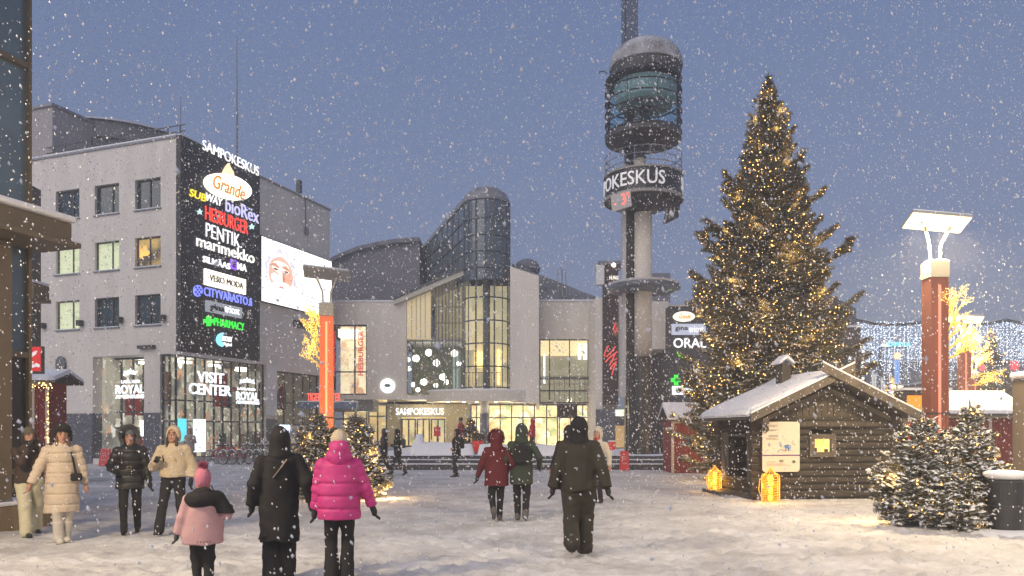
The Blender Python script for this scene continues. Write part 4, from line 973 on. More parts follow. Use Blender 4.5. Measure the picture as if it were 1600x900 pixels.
mb = MB(); mb.bar(at(1055, 318, 35.1), at(1050, 300, 35.3), .05); mb.build('bracket', FRAME, dt2)

for x, y_, z_, en in ((gx(700, 50), 49.6, 3.0, 90), (gx(800, 50), 49.6, 3.0, 90), (gx(655, 50), 51.4, 3.0, 40), (gx(560, 50), 51.4, 2.8, 40)):  # added point lights: canopy pair for its downlights, others brighten doors and side shop
    ld = bpy.data.lights.new('entrance_fill', 'POINT'); ld.energy = en; ld.color = (1, .80, .48); ld.shadow_soft_size = .3
    lo = bpy.data.objects.new('entrance_fill', ld); C.objects.link(lo); lo.location = (x, y_, z_)
# ================================================================== SPRUCES
def twig_template(nn=9, seed=0, snow=1.0, w=.055, snoww=.10, snowh=.07, fat=.34):
    """unit twig along +x, z up: needles as slim triangles, a ridge of snow on top"""
    r = random.Random(seed); V = []; F = []; MI = []
    def tri(a, b, c, mi): n = len(V); V.extend([a, b, c]); F.append((n, n + 1, n + 2)); MI.append(mi)
    for i in range(nn):
        t = (i + .5) / nn
        for s in (0, 1, 2):
            a = s * 2.09 + r.uniform(-.5, .5) + i * .7
            ln = fat * (1 - .45 * t) * r.uniform(.8, 1.15)
            dx = ln * .85; dy = math.cos(a) * ln; dz = math.sin(a) * ln
            tri((t - w, 0, 0), (t + w, 0, 0), (t + dx, dy, dz), 0)
    tri((0, -.02, 0), (0, .02, 0), (1.15, 0, 0.02), 0)
    if snow > 0:
        prev = None
        for k in range(4):
            t = .05 + .95 * k / 3; ww = snoww * snow * (1.15 if k in (1, 2) else .5) * r.uniform(.8, 1.2); hh = snowh * snow * (1.2 if k in (1, 2) else .35) * r.uniform(.8, 1.2)
            cur = [(t, -ww, .0), (t, 0, hh), (t, ww, .0)]
            if prev:
                for q in (0, 1):
                    tri(prev[q], cur[q], cur[q + 1], 1); tri(prev[q], cur[q + 1], prev[q + 1], 1)
            prev = cur
    return np.array(V), np.array(F), np.array(MI)

def place(tpls, inst):
    """inst: array rows pos(3) dir(3) len width tplindex"""
    Vs = []; Fs = []; Ms = []; off = 0
    inst = np.asarray(inst)
    for ti, (V, F, MI) in enumerate(tpls):
        I = inst[inst[:, 8].astype(int) == ti]
        if not len(I): continue
        d = I[:, 3:6]; d = d / np.linalg.norm(d, axis=1, keepdims=True)
        up = np.tile(np.array([0, 0, 1.0]), (len(I), 1)); s = np.cross(up, d); sn = np.linalg.norm(s, axis=1, keepdims=True); s = np.where(sn > .05, s / np.maximum(sn, 1e-6), np.array([1, 0, 0]))
        u = np.cross(d, s)
        L_ = I[:, 6][:, None, None]; W_ = I[:, 7][:, None, None]
        P = I[:, None, 0:3] + d[:, None] * V[None, :, 0:1] * L_ + s[:, None] * V[None, :, 1:2] * W_ + u[:, None] * V[None, :, 2:3] * W_
        n = len(I); Vs.append(P.reshape(-1, 3)); Fs.append((F[None] + (np.arange(n) * len(V))[:, None, None]).reshape(-1, 3) + off); Ms.append(np.tile(MI, n)); off += n * len(V)
    return np.concatenate(Vs), np.concatenate(Fs), np.concatenate(Ms)

def spruce_instances(H, prof, z0, whorl, per, sec, seed, seg, drop=.25, tipup=.12, top=.5, flop=0.0):
    """prof(z) -> branch length. returns instance rows and branch polylines"""
    r = random.Random(seed); rows = []; br = []
    z = z0; k = 0
    while z < H - .08:
        Lz = max(.08, prof(z)); n = max(4, int(per * (.55 + .45 * min(1, Lz)))); ph = r.uniform(0, 6.28)
        for i in range(n):
            az = ph + 2 * math.pi * i / n + r.uniform(-.28, .28); Lb = Lz * (r.uniform(.96, 1.16) if r.random() < .36 else r.uniform(.60, .90))
            if r.random() < .12: Lb *= .75
            zz = z + r.uniform(-.5, .5) * whorl
            f = z / H
            rise = (.10 + .75 * f ** 1.5) * Lb; dr = drop * (1 - f) * Lb * 1.5
            P = []; N = max(4, int(Lb / seg) + 2)
            wob = r.uniform(-.12, .12)
            for j in range(N + 1):
                t = j / N; rr = Lb * t
                a2 = az + wob * t
                P.append(Vector((math.cos(a2) * rr, math.sin(a2) * rr, zz + rise * t - dr * t * t + tipup * Lb * t ** 3 + flop * math.sin(t * 9 + i) * .02)))
            br.append(P)
            for j in range(N):
                a, b = P[j], P[j + 1]; d = b - a; t = (j + .5) / N
                if t > .12: rows.append((*a, *d.normalized(), d.length * 1.25, .16 + .05 * r.random(), r.randrange(3)))
                if t < .10: continue
                m = max(1, int(round(d.length / sec)))
                for q in range(m):
                    for sd in (-1, 1):
                        p0 = a + d * ((q + r.random() * .8) / m)
                        ls = (Lb * .44 * (1.05 - t) + .10 + .07 * (1 - f)) * r.uniform(.6, 1.2)
                        dh = Vector((d.x, d.y, 0)).normalized() if Vector((d.x, d.y, 0)).length > 1e-4 else Vector((1, 0, 0))
                        sdv = Vector((-dh.y, dh.x, 0)) * sd
                        dirn = (d.normalized() * r.uniform(.6, 1.0) + sdv * r.uniform(.6, 1.0) + Vector((0, 0, r.uniform(-.35, .10)))).normalized()
                        ns = max(1, int(round(ls / (seg * .95)))); cur = p0.copy()
                        for e_ in range(ns):
                            l1 = ls / ns; rows.append((*cur, *dirn, l1 * 1.2, .13 + .06 * r.random(), r.randrange(3)))
                            if ns > 1 or ls > seg * .7:
                                for s2 in (-1, 1):
                                    sv_ = Vector((-dirn.y, dirn.x, 0)) * s2; d3 = (dirn * .7 + sv_ * .65 + Vector((0, 0, r.uniform(-.3, .1)))).normalized()
                                    rows.append((*(cur + dirn * l1 * r.uniform(.2, .7)), *d3, min(l1, seg) * r.uniform(.6, .9), .12 + .05 * r.random(), r.randrange(3)))
                            cur = cur + dirn * l1; dirn = (dirn + Vector((0, 0, r.uniform(-.12, .08)))).normalized()
        z += whorl * r.uniform(.8, 1.2) * (1 if f < .8 else .7); k += 1
    for j in range(5):
        rows.append((0, 0, H - .1 - j * .12, 0.05 * math.sin(j * 2), .05 * math.cos(j * 2), 1, .3, .14, 0))
    return rows, br

NEEDLE = M('spruce_needles', (.065, .068, .030), .75, col2=(.19, .165, .085), scale=2.5)
BARK = M('spruce_bark', (.07, .045, .03), .9, var=.4, scale=8, bump=.01)
BULB = E('warm_bulb', (1, .50, .11), 9.0)
BULB_SOFT = E('warm_bulb_soft', (1, .62, .18), 7.0)

def octas(P, r):
    P = np.asarray(P); n = len(P); r = np.broadcast_to(np.asarray(r), (n,))
    O_ = np.array([(1, 0, 0), (-1, 0, 0), (0, 1, 0), (0, -1, 0), (0, 0, 1), (0, 0, -1)], float)
    F_ = np.array([(0, 2, 4), (2, 1, 4), (1, 3, 4), (3, 0, 4), (2, 0, 5), (1, 2, 5), (3, 1, 5), (0, 3, 5)])
    V = P[:, None] + O_[None] * r[:, None, None]
    return V.reshape(-1, 3), (F_[None] + (np.arange(n) * 6)[:, None, None]).reshape(-1, 3)

def make_spruce(name, label, cat, loc, H, prof, z0, whorl, per, sec, seed, seg, snow, nbulb, bulbr, group=None, lights=0, lpow=3.0, drop=.25, tipup=.12, snowmat=None, width=1.0, lcol=(1, .62, .25), fat=.34):
    t = thing(name, label, cat, loc, 0, group)
    mb = MB(); mb.cyl((0, 0, -.1), (0, 0, H * .55), .018 * H + .02, .009 * H, 10); mb.cyl((0, 0, H * .55), (0, 0, H), .009 * H, .006, 8)
    rows, br = spruce_instances(H, prof, z0, whorl, per, sec, seed, seg, drop, tipup)
    for P in br: mb.tube(P[:-1], [max(.004, .012 * (len(P) - i) / len(P) * (1 + H / 8)) for i in range(len(P) - 1)], 4)
    mb.build('trunk', BARK, t, world=False)
    R_ = np.array(rows, float); R_[:, 7] *= width * np.clip(.38 + .62 * (H - R_[:, 2]) / (.2 * H), .38, 1)
    rng = np.random.default_rng(seed)
    tp = [twig_template(8, 1, snow, fat=fat), twig_template(9, 2, snow * 1.15, fat=fat), twig_template(8, 3, snow * .55, fat=fat)]
    # width column scales needles spread; template y/z are relative to it
    for T in tp: T[0][:, 1:] /= .34
    V, F, MI = place(tp, R_)
    V = V[:, :]; V[:, 2] = np.maximum(V[:, 2], .03)
    np_mesh('crown', V, F, [NEEDLE, snowmat or SNOW], t, MI, world=False)
    if nbulb:
        rad = np.hypot(R_[:, 0], R_[:, 1]); pz = np.array([prof(z) for z in R_[:, 2]])
        wgt = np.clip(rad / np.maximum(pz, .1), .05, 1.2) ** 1.5 * (rad > .03); wgt /= wgt.sum()
        ii = rng.choice(len(R_), nbulb, p=wgt, replace=True)
        P = R_[ii, :3] + R_[ii, 3:6] * R_[ii, 6:7] * rng.uniform(.2, 1, (nbulb, 1)) + rng.normal(0, .02, (nbulb, 3)); P[:, 2] = np.maximum(P[:, 2], .08)
        V, F = octas(P, bulbr * rng.uniform(.7, 1.25, nbulb))
        np_mesh('light_string', V, F, BULB, t, world=False)['kind'] = 'stuff'
    for k in range(lights):
        f = (k + .5) / lights; z = z0 + (H - z0) * f ** 1.15 * .97; a = k * 2.4; rr = prof(z) * (.88 if H > 5 else 1.0)
        ld = bpy.data.lights.new('bulb_glow', 'POINT'); ld.energy = lpow * (1 - .4 * f); ld.color = lcol; ld.shadow_soft_size = .12
        lo = bpy.data.objects.new('bulb_glow', ld); C.objects.link(lo); lo.parent = t; lo.location = (rr * math.cos(a), rr * math.sin(a), z)
    return t

def interp(tab):
    xs = [a for a, b in tab]; ys = [b for a, b in tab]
    return lambda z: float(np.interp(z, xs, ys))

TRY, TRX = 25.0, gx(1201, 25)
sc_ = TRY / FPX
tabpx = [(755, 128), (700, 138), (600, 130), (500, 118), (470, 112), (400, 90), (340, 72), (300, 54), (260, 38), (200, 27), (165, 16), (150, 9), (130, 4), (118, 1.5)]
bigprof = interp([(gz(y, TRY), r * sc_) for y, r in tabpx])
BH = gz(122, TRY)
FROST = M('frost_snow', (.40, .39, .39), .9, col2=(.62, .62, .64), scale=3)
make_spruce('christmas_tree', 'huge snow dusted christmas tree full of tiny golden lights behind the log hut', 'christmas tree', (TRX, TRY, 0), BH, bigprof, .35, .27, 11, .16, 21, .22, .95, 5200, .016, lights=64, lpow=26.0, drop=.22, tipup=.34, width=.85, snowmat=FROST)

def small_spruce(label, x, y, H, Rr, seed, group, nb=190, lights=9, lp=24.0, snow=1.5):
    pr = interp([(0, Rr * .95), (H * .15, Rr * 1.05), (H * .5, Rr * .66), (H * .8, Rr * .26), (H, .03)])
    return make_spruce('small_spruce', label, 'spruce tree', (x, y, 0), H, pr, .10, .12, 9, .075, seed, .12, snow, nb, .012, group=group, lights=lights, lpow=lp, drop=.12, tipup=.40, width=.46)
g_ = 'small snowy spruces with lights at the right lamp post'
small_spruce('snow laden little spruce with warm lights, left one of the pair by the black bin', gx(1442, 13.3), 13.3, 1.85, .78, 31, g_)
small_spruce('taller snow laden spruce with warm lights, standing just left of the black bin', gx(1516, 13.1), 13.1, 1.98, .68, 32, g_)
small_spruce('short bushy snowy spruce in front of the pair near the bin', gx(1476, 12.95), 12.8, 1.15, .55, 33, g_, 90, 3)
g_ = 'small lit spruces round the left lamp post'
small_spruce('lit little spruce left of the orange lamp post behind the black coat walker', gx(498, 18.9), 18.9, 2.05, .80, 41, g_, 300, 10, 30.0, 1.35)
small_spruce('lit little spruce right of the orange lamp post behind the pink jacket walker', gx(556, 18.6), 18.6, 2.0, .80, 42, g_, 320, 10, 32.0, 1.35)
small_spruce('low lit spruce in front of the orange lamp post', gx(530, 18.0), 18.0, 1.25, .65, 43, g_, 180, 6, 20.0, 1.35)

# ================================================================== LOG HUT
G0 = (5.87, 18.2)
FG = Fac(G0[0], G0[1], .993, .12); FS = Fac(G0[0], G0[1], -.12, .993)
GW, SD = 3.45, 2.4
WOOD = M('grey_wood', (.020, .016, .011), .85, col2=(.085, .070, .052), scale=2.2, stretch=(1.2, 1.2, 9), bump=.02, bscale=20)
WOODV = M('grey_wood_upright', (.040, .032, .023), .85, col2=(.105, .088, .066), scale=3.0, stretch=(14, 14, 1.2), bump=.01, bscale=18)
WOODL = M('pale_wood', (.060, .050, .038), .8, col2=(.125, .105, .082), scale=4, bump=.006)
hut = thing('log_hut', 'small weathered log hut with snowy gable roof in front of the christmas tree', 'hut', (G0[0] + 1.7, G0[1] + 1.2, 0))
hw = 1.84; rz = gz(590, 18.2); midu = GW / 2
mb = MB(); hl = .165; nl = int(hw / hl) + 1
wz = (FG.z(1284, 712), FG.z(1284, 680)); wu = (FG.u(1266), FG.u(1303))
du = (FS.u(1167), FS.u(1141)); dz_ = (FS.z(1155, 745), FS.z(1155, 682))
def log(F, u0, u1, z, o, h=hl):
    """one flattened round log"""
    a = F.P(u0, z + h / 2, o); b = F.P(u1, z + h / 2, o); n = Vector((F.n[0], F.n[1], 0)); d = (b - a); vs = []
    for c in (a, b):
        for k in range(8):
            t = 2 * math.pi * k / 8 + .39; vs.append(c + n * (.075 * math.cos(t)) + Vector((0, 0, (h * .5 + .004) * math.sin(t))))
    mb.add(vs, [(k, (k + 1) % 8, 8 + (k + 1) % 8, 8 + k) for k in range(8)] + [tuple(range(7, -1, -1)), tuple(range(8, 16))])
rl = random.Random(2)
for i in range(nl):
    z = i * hl + .03; ext = .16 + rl.uniform(0, .05); o = -.085 + rl.uniform(-.018, .018)
    if z + hl > wz[0] and z < wz[1]:
        log(FG, -ext, wu[0] + .02, z, o); log(FG, wu[1] - .02, GW + ext, z, o)
    else: log(FG, -ext, GW + ext, z, o)
    zz = z - hl / 2
    if zz + hl > dz_[0] and zz < dz_[1]:
        log(FS, -.05, du[0] + .01, zz, o); log(FS, du[1] - .01, SD + .1, zz, o)
    else: log(FS, -.12, SD + .12, zz, o)
    FSb = Fac(G0[0] + .993 * GW, G0[1] + .12 * GW, -.12, .993); FSb.n = (-FSb.n[0], -FSb.n[1]) if FSb.n[0] < 0 else FSb.n
    a = FG.P(GW - .08, 0, 0); 
    for (p, q) in ((FG.P(GW - .08, z, .1), FG.P(GW - .08, z, -SD - .1)), (FG.P(-.1, z, -SD), FG.P(GW + .1, z, -SD))):
        mb.bar(p + Vector((0, 0, hl / 2)), q + Vector((0, 0, hl / 2)), .14, hl * .96)
mb.build('wall', WOOD, hut)
mb = MB(); nb = 22
topz = lambda u: hw + (rz - hw) * (1 - abs(u - midu) / midu) - .02
for i in range(nb):
    u0 = GW * i / nb + .012; u1 = GW * (i + 1) / nb - .006; jit = rl.uniform(-.006, .006)
    for u_a, u_b, lift in ((u0, u1, jit),):
        mb.hexa([FG.P(u_a, hw - .03, -.10), FG.P(u_b, hw - .03, -.10), FG.P(u_b, hw - .03, -.04 + lift), FG.P(u_a, hw - .03, -.04 + lift), FG.P(u_a, topz(u_a), -.10), FG.P(u_b, topz(u_b), -.10), FG.P(u_b, topz(u_b), -.04 + lift), FG.P(u_a, topz(u_a), -.04 + lift)])
FG.box(mb, -.02, GW + .02, hw - .10, hw + .0, -.03, .03)
mb.prism([FG.P(0, hw, -.13), FG.P(GW, hw, -.13), FG.P(midu, rz - .05, -.13)], Vector((FG.n[0], FG.n[1], 0)) * .025)
mb.prism([FG.P(0, hw, -SD), FG.P(GW, hw, -SD), FG.P(midu, rz - .05, -SD)], Vector((FG.n[0], FG.n[1], 0)) * .04)
mb.build('gable_board', WOODV, hut)
# roof planes, snow
ez = FG.z(1165, 656) ; el = -.42; er = GW + .42; of, ob = .38, -SD - .40
sl = (rz - ez) / (midu - el)
def slope_slab(mb, u_e, z_e, u_r, z_r, o0, o1, th, lift=0.0):
    return mb.hexa([FG.P(u_e, z_e + lift, o0), FG.P(u_r, z_r + lift, o0), FG.P(u_r, z_r + lift, o1), FG.P(u_e, z_e + lift, o1), FG.P(u_e, z_e + lift + th, o0), FG.P(u_r, z_r + lift + th, o0), FG.P(u_r, z_r + lift + th, o1), FG.P(u_e, z_e + lift + th, o1)])
mb = MB(); slope_slab(mb, el, ez, midu, rz, ob, of, .07); slope_slab(mb, er, ez, midu, rz, ob, of, .07); mb.build('roof', WOODL, hut)
# snow sheet, lumpy
def snow_slope(u_e, name, th=.13):
    nu, no = 26, 30; V = []
    for i in range(nu + 1):
        for j in range(no + 1):
            s_ = i / nu; o_ = ob - .03 + (of + .02 - ob) * j / no; u_ = u_e + (midu - u_e) * s_ + (-.03 if u_e < midu else .03) * (1 - s_)
            zb = ez + .072 + (rz - ez) * s_
            edge = min(1, min(i / 1.2 + .25, (j / 1.5 if j < no / 2 else (no - j) / 1.5) + .25))
            h = th * edge * (1 + .18 * float(fbm(np.array(u_ * 1.0), np.array(o_ * 1.0), 4, 2, 2.5)))
            V.append((FG.P(u_, zb, o_), FG.P(u_, zb + h, o_)))
    top = [v[1] for v in V]; bot = [v[0] for v in V]; n = len(V); w = no + 1
    F_ = []
    for i in range(nu):
        for j in range(no):
            a = i * w + j; F_.append((a, a + 1, a + w + 1, a + w)); F_.append((n + a, n + a + w, n + a + w + 1, n + a + 1))
    for i in range(nu):
        for j in (0, no): a = i * w + j; F_.append((a, a + w, n + a + w, n + a))
    for j in range(no): a = j; F_.append((a, a + 1, n + a + 1, n + a))
    mb = MB(); mb.add(top + bot, F_); return mb
mb = snow_slope(el, 's'); m2 = snow_slope(er, 's'); mb.add(m2.v, m2.f); mb.build('roof_snow', snow_mat('roof_snow', (.66, .68, .73)), hut, smooth=True)
# barge boards crossing over the ridge
mb = MB(); ms = MB()
for sgn, off_ in ((1, .405), (-1, .465)):
    ue = midu - sgn * (midu - el); ur = midu + sgn * .42; zr_ = rz + sl * .42
    for (o_, w_) in ((off_, .15),):
        a = FG.P(ue, ez + .04, o_); b = FG.P(ur, zr_ + .04, o_)
        mb.hexa([a + Vector((0, 0, -.11)), b + Vector((0, 0, -.11)), b + Vector((FG.n[0], FG.n[1], 0)) * .05 + Vector((0, 0, -.11)), a + Vector((FG.n[0], FG.n[1], 0)) * .05 + Vector((0, 0, -.11)), a + Vector((0, 0, .09)), b + Vector((0, 0, .09)), b + Vector((FG.n[0], FG.n[1], 0)) * .05 + Vector((0, 0, .09)), a + Vector((FG.n[0], FG.n[1], 0)) * .05 + Vector((0, 0, .09))])
        ms.hexa([a + Vector((0, 0, .092)), b + Vector((0, 0, .092)), b + Vector((FG.n[0], FG.n[1], 0)) * .05 + Vector((0, 0, .092)), a + Vector((FG.n[0], FG.n[1], 0)) * .05 + Vector((0, 0, .092)), a + Vector((0, 0, .135)), b + Vector((0, 0, .135)), b + Vector((FG.n[0], FG.n[1], 0)) * .05 + Vector((0, 0, .135)), a + Vector((FG.n[0], FG.n[1], 0)) * .05 + Vector((0, 0, .135))])
mb.build('barge_board', WOODL, hut, bevel=.008); ms.build('barge_snow', SNOW, hut, bevel=.012)
mb = MB()
for sgn in (1, -1):
    ue = midu - sgn * (midu - .12)
    a = FG.P(ue, ez + .02, .02); b = FG.P(midu, rz - .28, .02); mb.bar(a, b, .07, .11)
mb.bar(FG.P(midu, rz - .1, -.0), FG.P(midu, rz - .1, .40), .14)
for u_ in (-.02, GW + .02): mb.bar(FG.P(u_, hw + .02, -.1), FG.P(u_, hw + .02, .38), .15)
mb.build('rafter', WOODL, hut)
# chimney
cu, co = midu - .40, -SD * .62
cb = rz - sl * .62 - .1; ct = gz(570, 20.0)
mb = MB(); mb.hexa([FG.P(cu - .12, cb, co - .17), FG.P(cu + .12, cb, co - .17), FG.P(cu + .12, cb, co + .17), FG.P(cu - .12, cb, co + .17), FG.P(cu - .12, ct, co - .17), FG.P(cu + .12, ct, co - .17), FG.P(cu + .12, ct, co + .17), FG.P(cu - .12, ct, co + .17)])
ch = mb.build('chimney', WOODV, hut)
mb = MB(); mb.prism([FG.P(cu - .20, ct - .02, co + .24), FG.P(cu, ct + .14, co + .24), FG.P(cu + .20, ct - .02, co + .24), FG.P(cu + .20, ct + .06, co + .24), FG.P(cu, ct + .24, co + .24), FG.P(cu - .20, ct + .06, co + .24)], Vector((FG.n[0], FG.n[1], 0)) * -.48); mb.build('chimney_snow', SNOW, ch, bevel=.02)
# window lit
mb = MB(); u0, u1 = wu; z0_, z1_ = wz; fw = .09
for a in ((u0 - .03, u1 + .03, z0_ - .03, z0_ + fw), (u0 - .03, u1 + .03, z1_ - fw, z1_ + .03), (u0 - .03, u0 + fw, z0_ + fw, z1_ - fw), (u1 - fw, u1 + .03, z0_ + fw, z1_ - fw)): FG.box(mb, *a, -.04, .05)
w = mb.build('window', WOODL, hut)
mb = MB(); FG.quad(mb, u0, u1, z0_, z1_, -.10); mb.build('pane', lit_interior('hut_glow', [(1, .62, .12), (1, .75, .3), (.25, .10, .03), (1, .55, .1)], 1.0, su=6, sz=6, base=(1, .62, .16), mixv=.8), w)
mb = MB(); FG.box(mb, u0 + .14, u0 + .20, z0_ + .09, z0_ + .19, -.09, -.05); FG.box(mb, u1 - .2, u1 - .12, z0_ + .09, z0_ + .16, -.09, -.05); mb.build('window_ornament', M('orn_dark', (.06, .03, .02)), w)
# hatch on the side with shutters
mb = MB(); FS.box(mb, du[0], du[1], dz_[0], dz_[1], -.7, -.6); mb.build('hatch_back', M('hatch_red_brown', (.10, .030, .012), .7, var=.5, scale=5, emit=(.35, .10, .02), es=.12), hut)
mb = MB()
FS.box(mb, du[0] - .02, du[1] + .02, dz_[0] - .05, dz_[0], -.12, .12); FS.box(mb, du[0] - .02, du[1] + .02, dz_[1], dz_[1] + .06, -.12, .05)
mb.build('hatch_frame', WOODL, hut)
for a, b in ((FS.u(1185), FS.u(1170)), (FS.u(1140), FS.u(1130))):
    mb = MB(); FS.box(mb, a, b, dz_[0] - .06, dz_[1] + .1, .01, .05)
    mb.bar(FS.P(a + .01, dz_[0], .06), FS.P(b - .01, dz_[1], .06), .05, .03); mb.build('shutter', WOODL, hut)
mb = MB(); FS.box(mb, -.12, SD + .2, -.02, .10, -.05, .12); mb.build('sill_beam', WOODL, hut)
mb = MB(); FS.box(mb, 1.3, SD + .15, -.02, .08, .12, .45); mb.build('doorstep', WOODL, hut, bevel=.01)
# information board
ib = thing('information_board', 'cream information board with a blue map splash on the front of the log hut', 'notice board', FG.P(FG.u(1218), FG.z(1218, 737), .08))
mb = MB(); x0, x1 = FG.u(1189), FG.u(1247); z0_, z1_ = FG.z(1218, 737), FG.z(1218, 659); rr = .07
cs = []
for (cx_, cz_, a0) in ((x1 - rr, z1_ - rr, 0), (x0 + rr, z1_ - rr, 90), (x0 + rr, z0_ + rr, 180), (x1 - rr, z0_ + rr, 270)):
    for k in range(5): t = R(a0 + k * 22.5); cs.append(FG.P(cx_ + rr * math.cos(t), cz_ + rr * math.sin(t), .06))
mb.prism(cs, Vector((FG.n[0], FG.n[1], 0)) * .02); mb.build('panel', M('board_cream', (.62, .55, .44), .6, var=.03, scale=3), ib)
INK = M('board_ink', (.20, .17, .15), .7)
W0, H0 = x1 - x0, z1_ - z0_
def bx_(a, b, c, d, o1=.083): FG.box(mb, x0 + W0 * a, x0 + W0 * b, z0_ + H0 * c, z0_ + H0 * d, .0805, o1)
mb = MB()
for i, (a, b) in enumerate(((.1, .42), (.1, .38))): bx_(a, b, .925 - i * .03, .937 - i * .03)
for i in range(3): bx_(.1, .45 - .06 * i, .84 - i * .014, .846 - i * .014)
for i in range(2): bx_(.16, .42, .72 - i * .025, .732 - i * .025)
for i in range(3): bx_(.1, .42 - .05 * (i % 2), .67 - i * .014, .675 - i * .014)
for i in range(3): bx_(.52, .8 - .05 * i, .44 - i * .014, .445 - i * .014)
bx_(.1, .38, .195, .205)
for i in range(3): bx_(.1, .6 + .08 * i, .16 - i * .02, .165 - i * .02)
for p in ((.80, .55), (.84, .53), (.80, .60), (.47, .43), (.60, .42)): bx_(p[0], p[0] + .035, p[1], p[1] + .02)
bx_(.45, .56, .19, .24)
mb.build('print', INK, ib)
mb = MB(); mb.prism([FG.P(x0 + W0 * a, z0_ + H0 * b, .0805) for a, b in ((.54, .50), (.60, .49), (.62, .45), (.67, .48), (.70, .40), (.72, .47), (.78, .47), (.74, .50), (.77, .53), (.70, .53), (.68, .56), (.64, .53), (.58, .54), (.60, .51))], Vector((FG.n[0], FG.n[1], 0)) * .004); mb.build('map_splash', M('map_blue', (.05, .16, .42), .6), ib)
mb = MB(); bx_(.0, 1.0, .318, .342); mb.build('band', M('band_purple', (.10, .05, .16), .6), ib)
mb = MB(); mb.prism([FG.P(x0 + W0 * (.84 + .045 * math.cos(t)), z0_ + H0 * (.20 + .032 * math.sin(t)), .0805) for t in np.linspace(0, 6.28, 14)[:-1]], Vector((FG.n[0], FG.n[1], 0)) * .004); mb.build('round_emblem', M('emb_green', (.08, .12, .09), .6), ib)
# woven light baskets
def lantern(label, c, w_, h_):
    t = thing('wire_lantern', label, 'lantern', c, group='glowing wire lanterns at the log hut')
    mb = MB(); wr = w_ / 2; r_ = random.Random(int(c[0] * 50))
    for k in range(13):
        z = .03 + h_ * .74 * k / 12; mb.tube([(wr * (1 + .06 * math.sin(a * 2 + k)) * math.cos(a), wr * .9 * math.sin(a), z + .012 * math.sin(a * 3 + k)) for a in np.linspace(0, 6.28, 15)[:-1]], .007, 4, closed=True)
    for a in np.linspace(0, 6.28, 7)[:-1]: mb.tube([(wr * 1.02 * math.cos(a), wr * .92 * math.sin(a), 0), (wr * 1.04 * math.cos(a), wr * .94 * math.sin(a), h_ * .74), (wr * .35 * math.cos(a), wr * .3 * math.sin(a), h_ * .86), (0, 0, h_)], .009, 4)
    mb.tube([(-wr, 0, h_ * .1), (-wr * 1.35, 0, h_ * .35), (-wr * 1.25, 0, h_ * .62), (-wr * .7, 0, h_ * .78)], .008, 4)
    mb.build('wire_basket', M('lit_wire', (.7, .45, .1), .5, emit=(1, .42, .04), es=.55), t, world=False)
    mb = MB(); mb.lathe([(wr * .86, .02), (wr * .92, h_ * .4), (wr * .88, h_ * .72), (wr * .3, h_ * .84), (.005, h_ * .97)], (0, 0, 0), 18)
    mm = glass('amber_film', (1, .78, .35), .1, .3, .92); mb.build('amber_film', mm, t, world=False)
    for z in (.10, .30, .50, .62):
        mb = MB(); mb.ball((.01 * math.sin(z * 40), 0, h_ * (z + .04)), wr * (.30 if z < .6 else .34), 10, 7, sz=1.2); mb.build('lamp', E('lantern_bulb', (1, .60, .12), 3.2), t, world=False, smooth=True)
    ld = bpy.data.lights.new('lantern_light', 'POINT'); ld.energy = 34; ld.color = (1, .60, .16); ld.shadow_soft_size = .12
    lo = bpy.data.objects.new('lantern_light', ld); C.objects.link(lo); lo.parent = t; lo.location = (0, -.02, h_ * .45)
lantern('glowing yellow wire lantern in front of the information board', Vector((gx(1204, 17.5), 17.5, .0)), .40, .82)
lantern('glowing yellow wire lantern at the far left corner of the log hut', Vector((gx(1117, 20.4), 20.4, .0)), .34, .72)

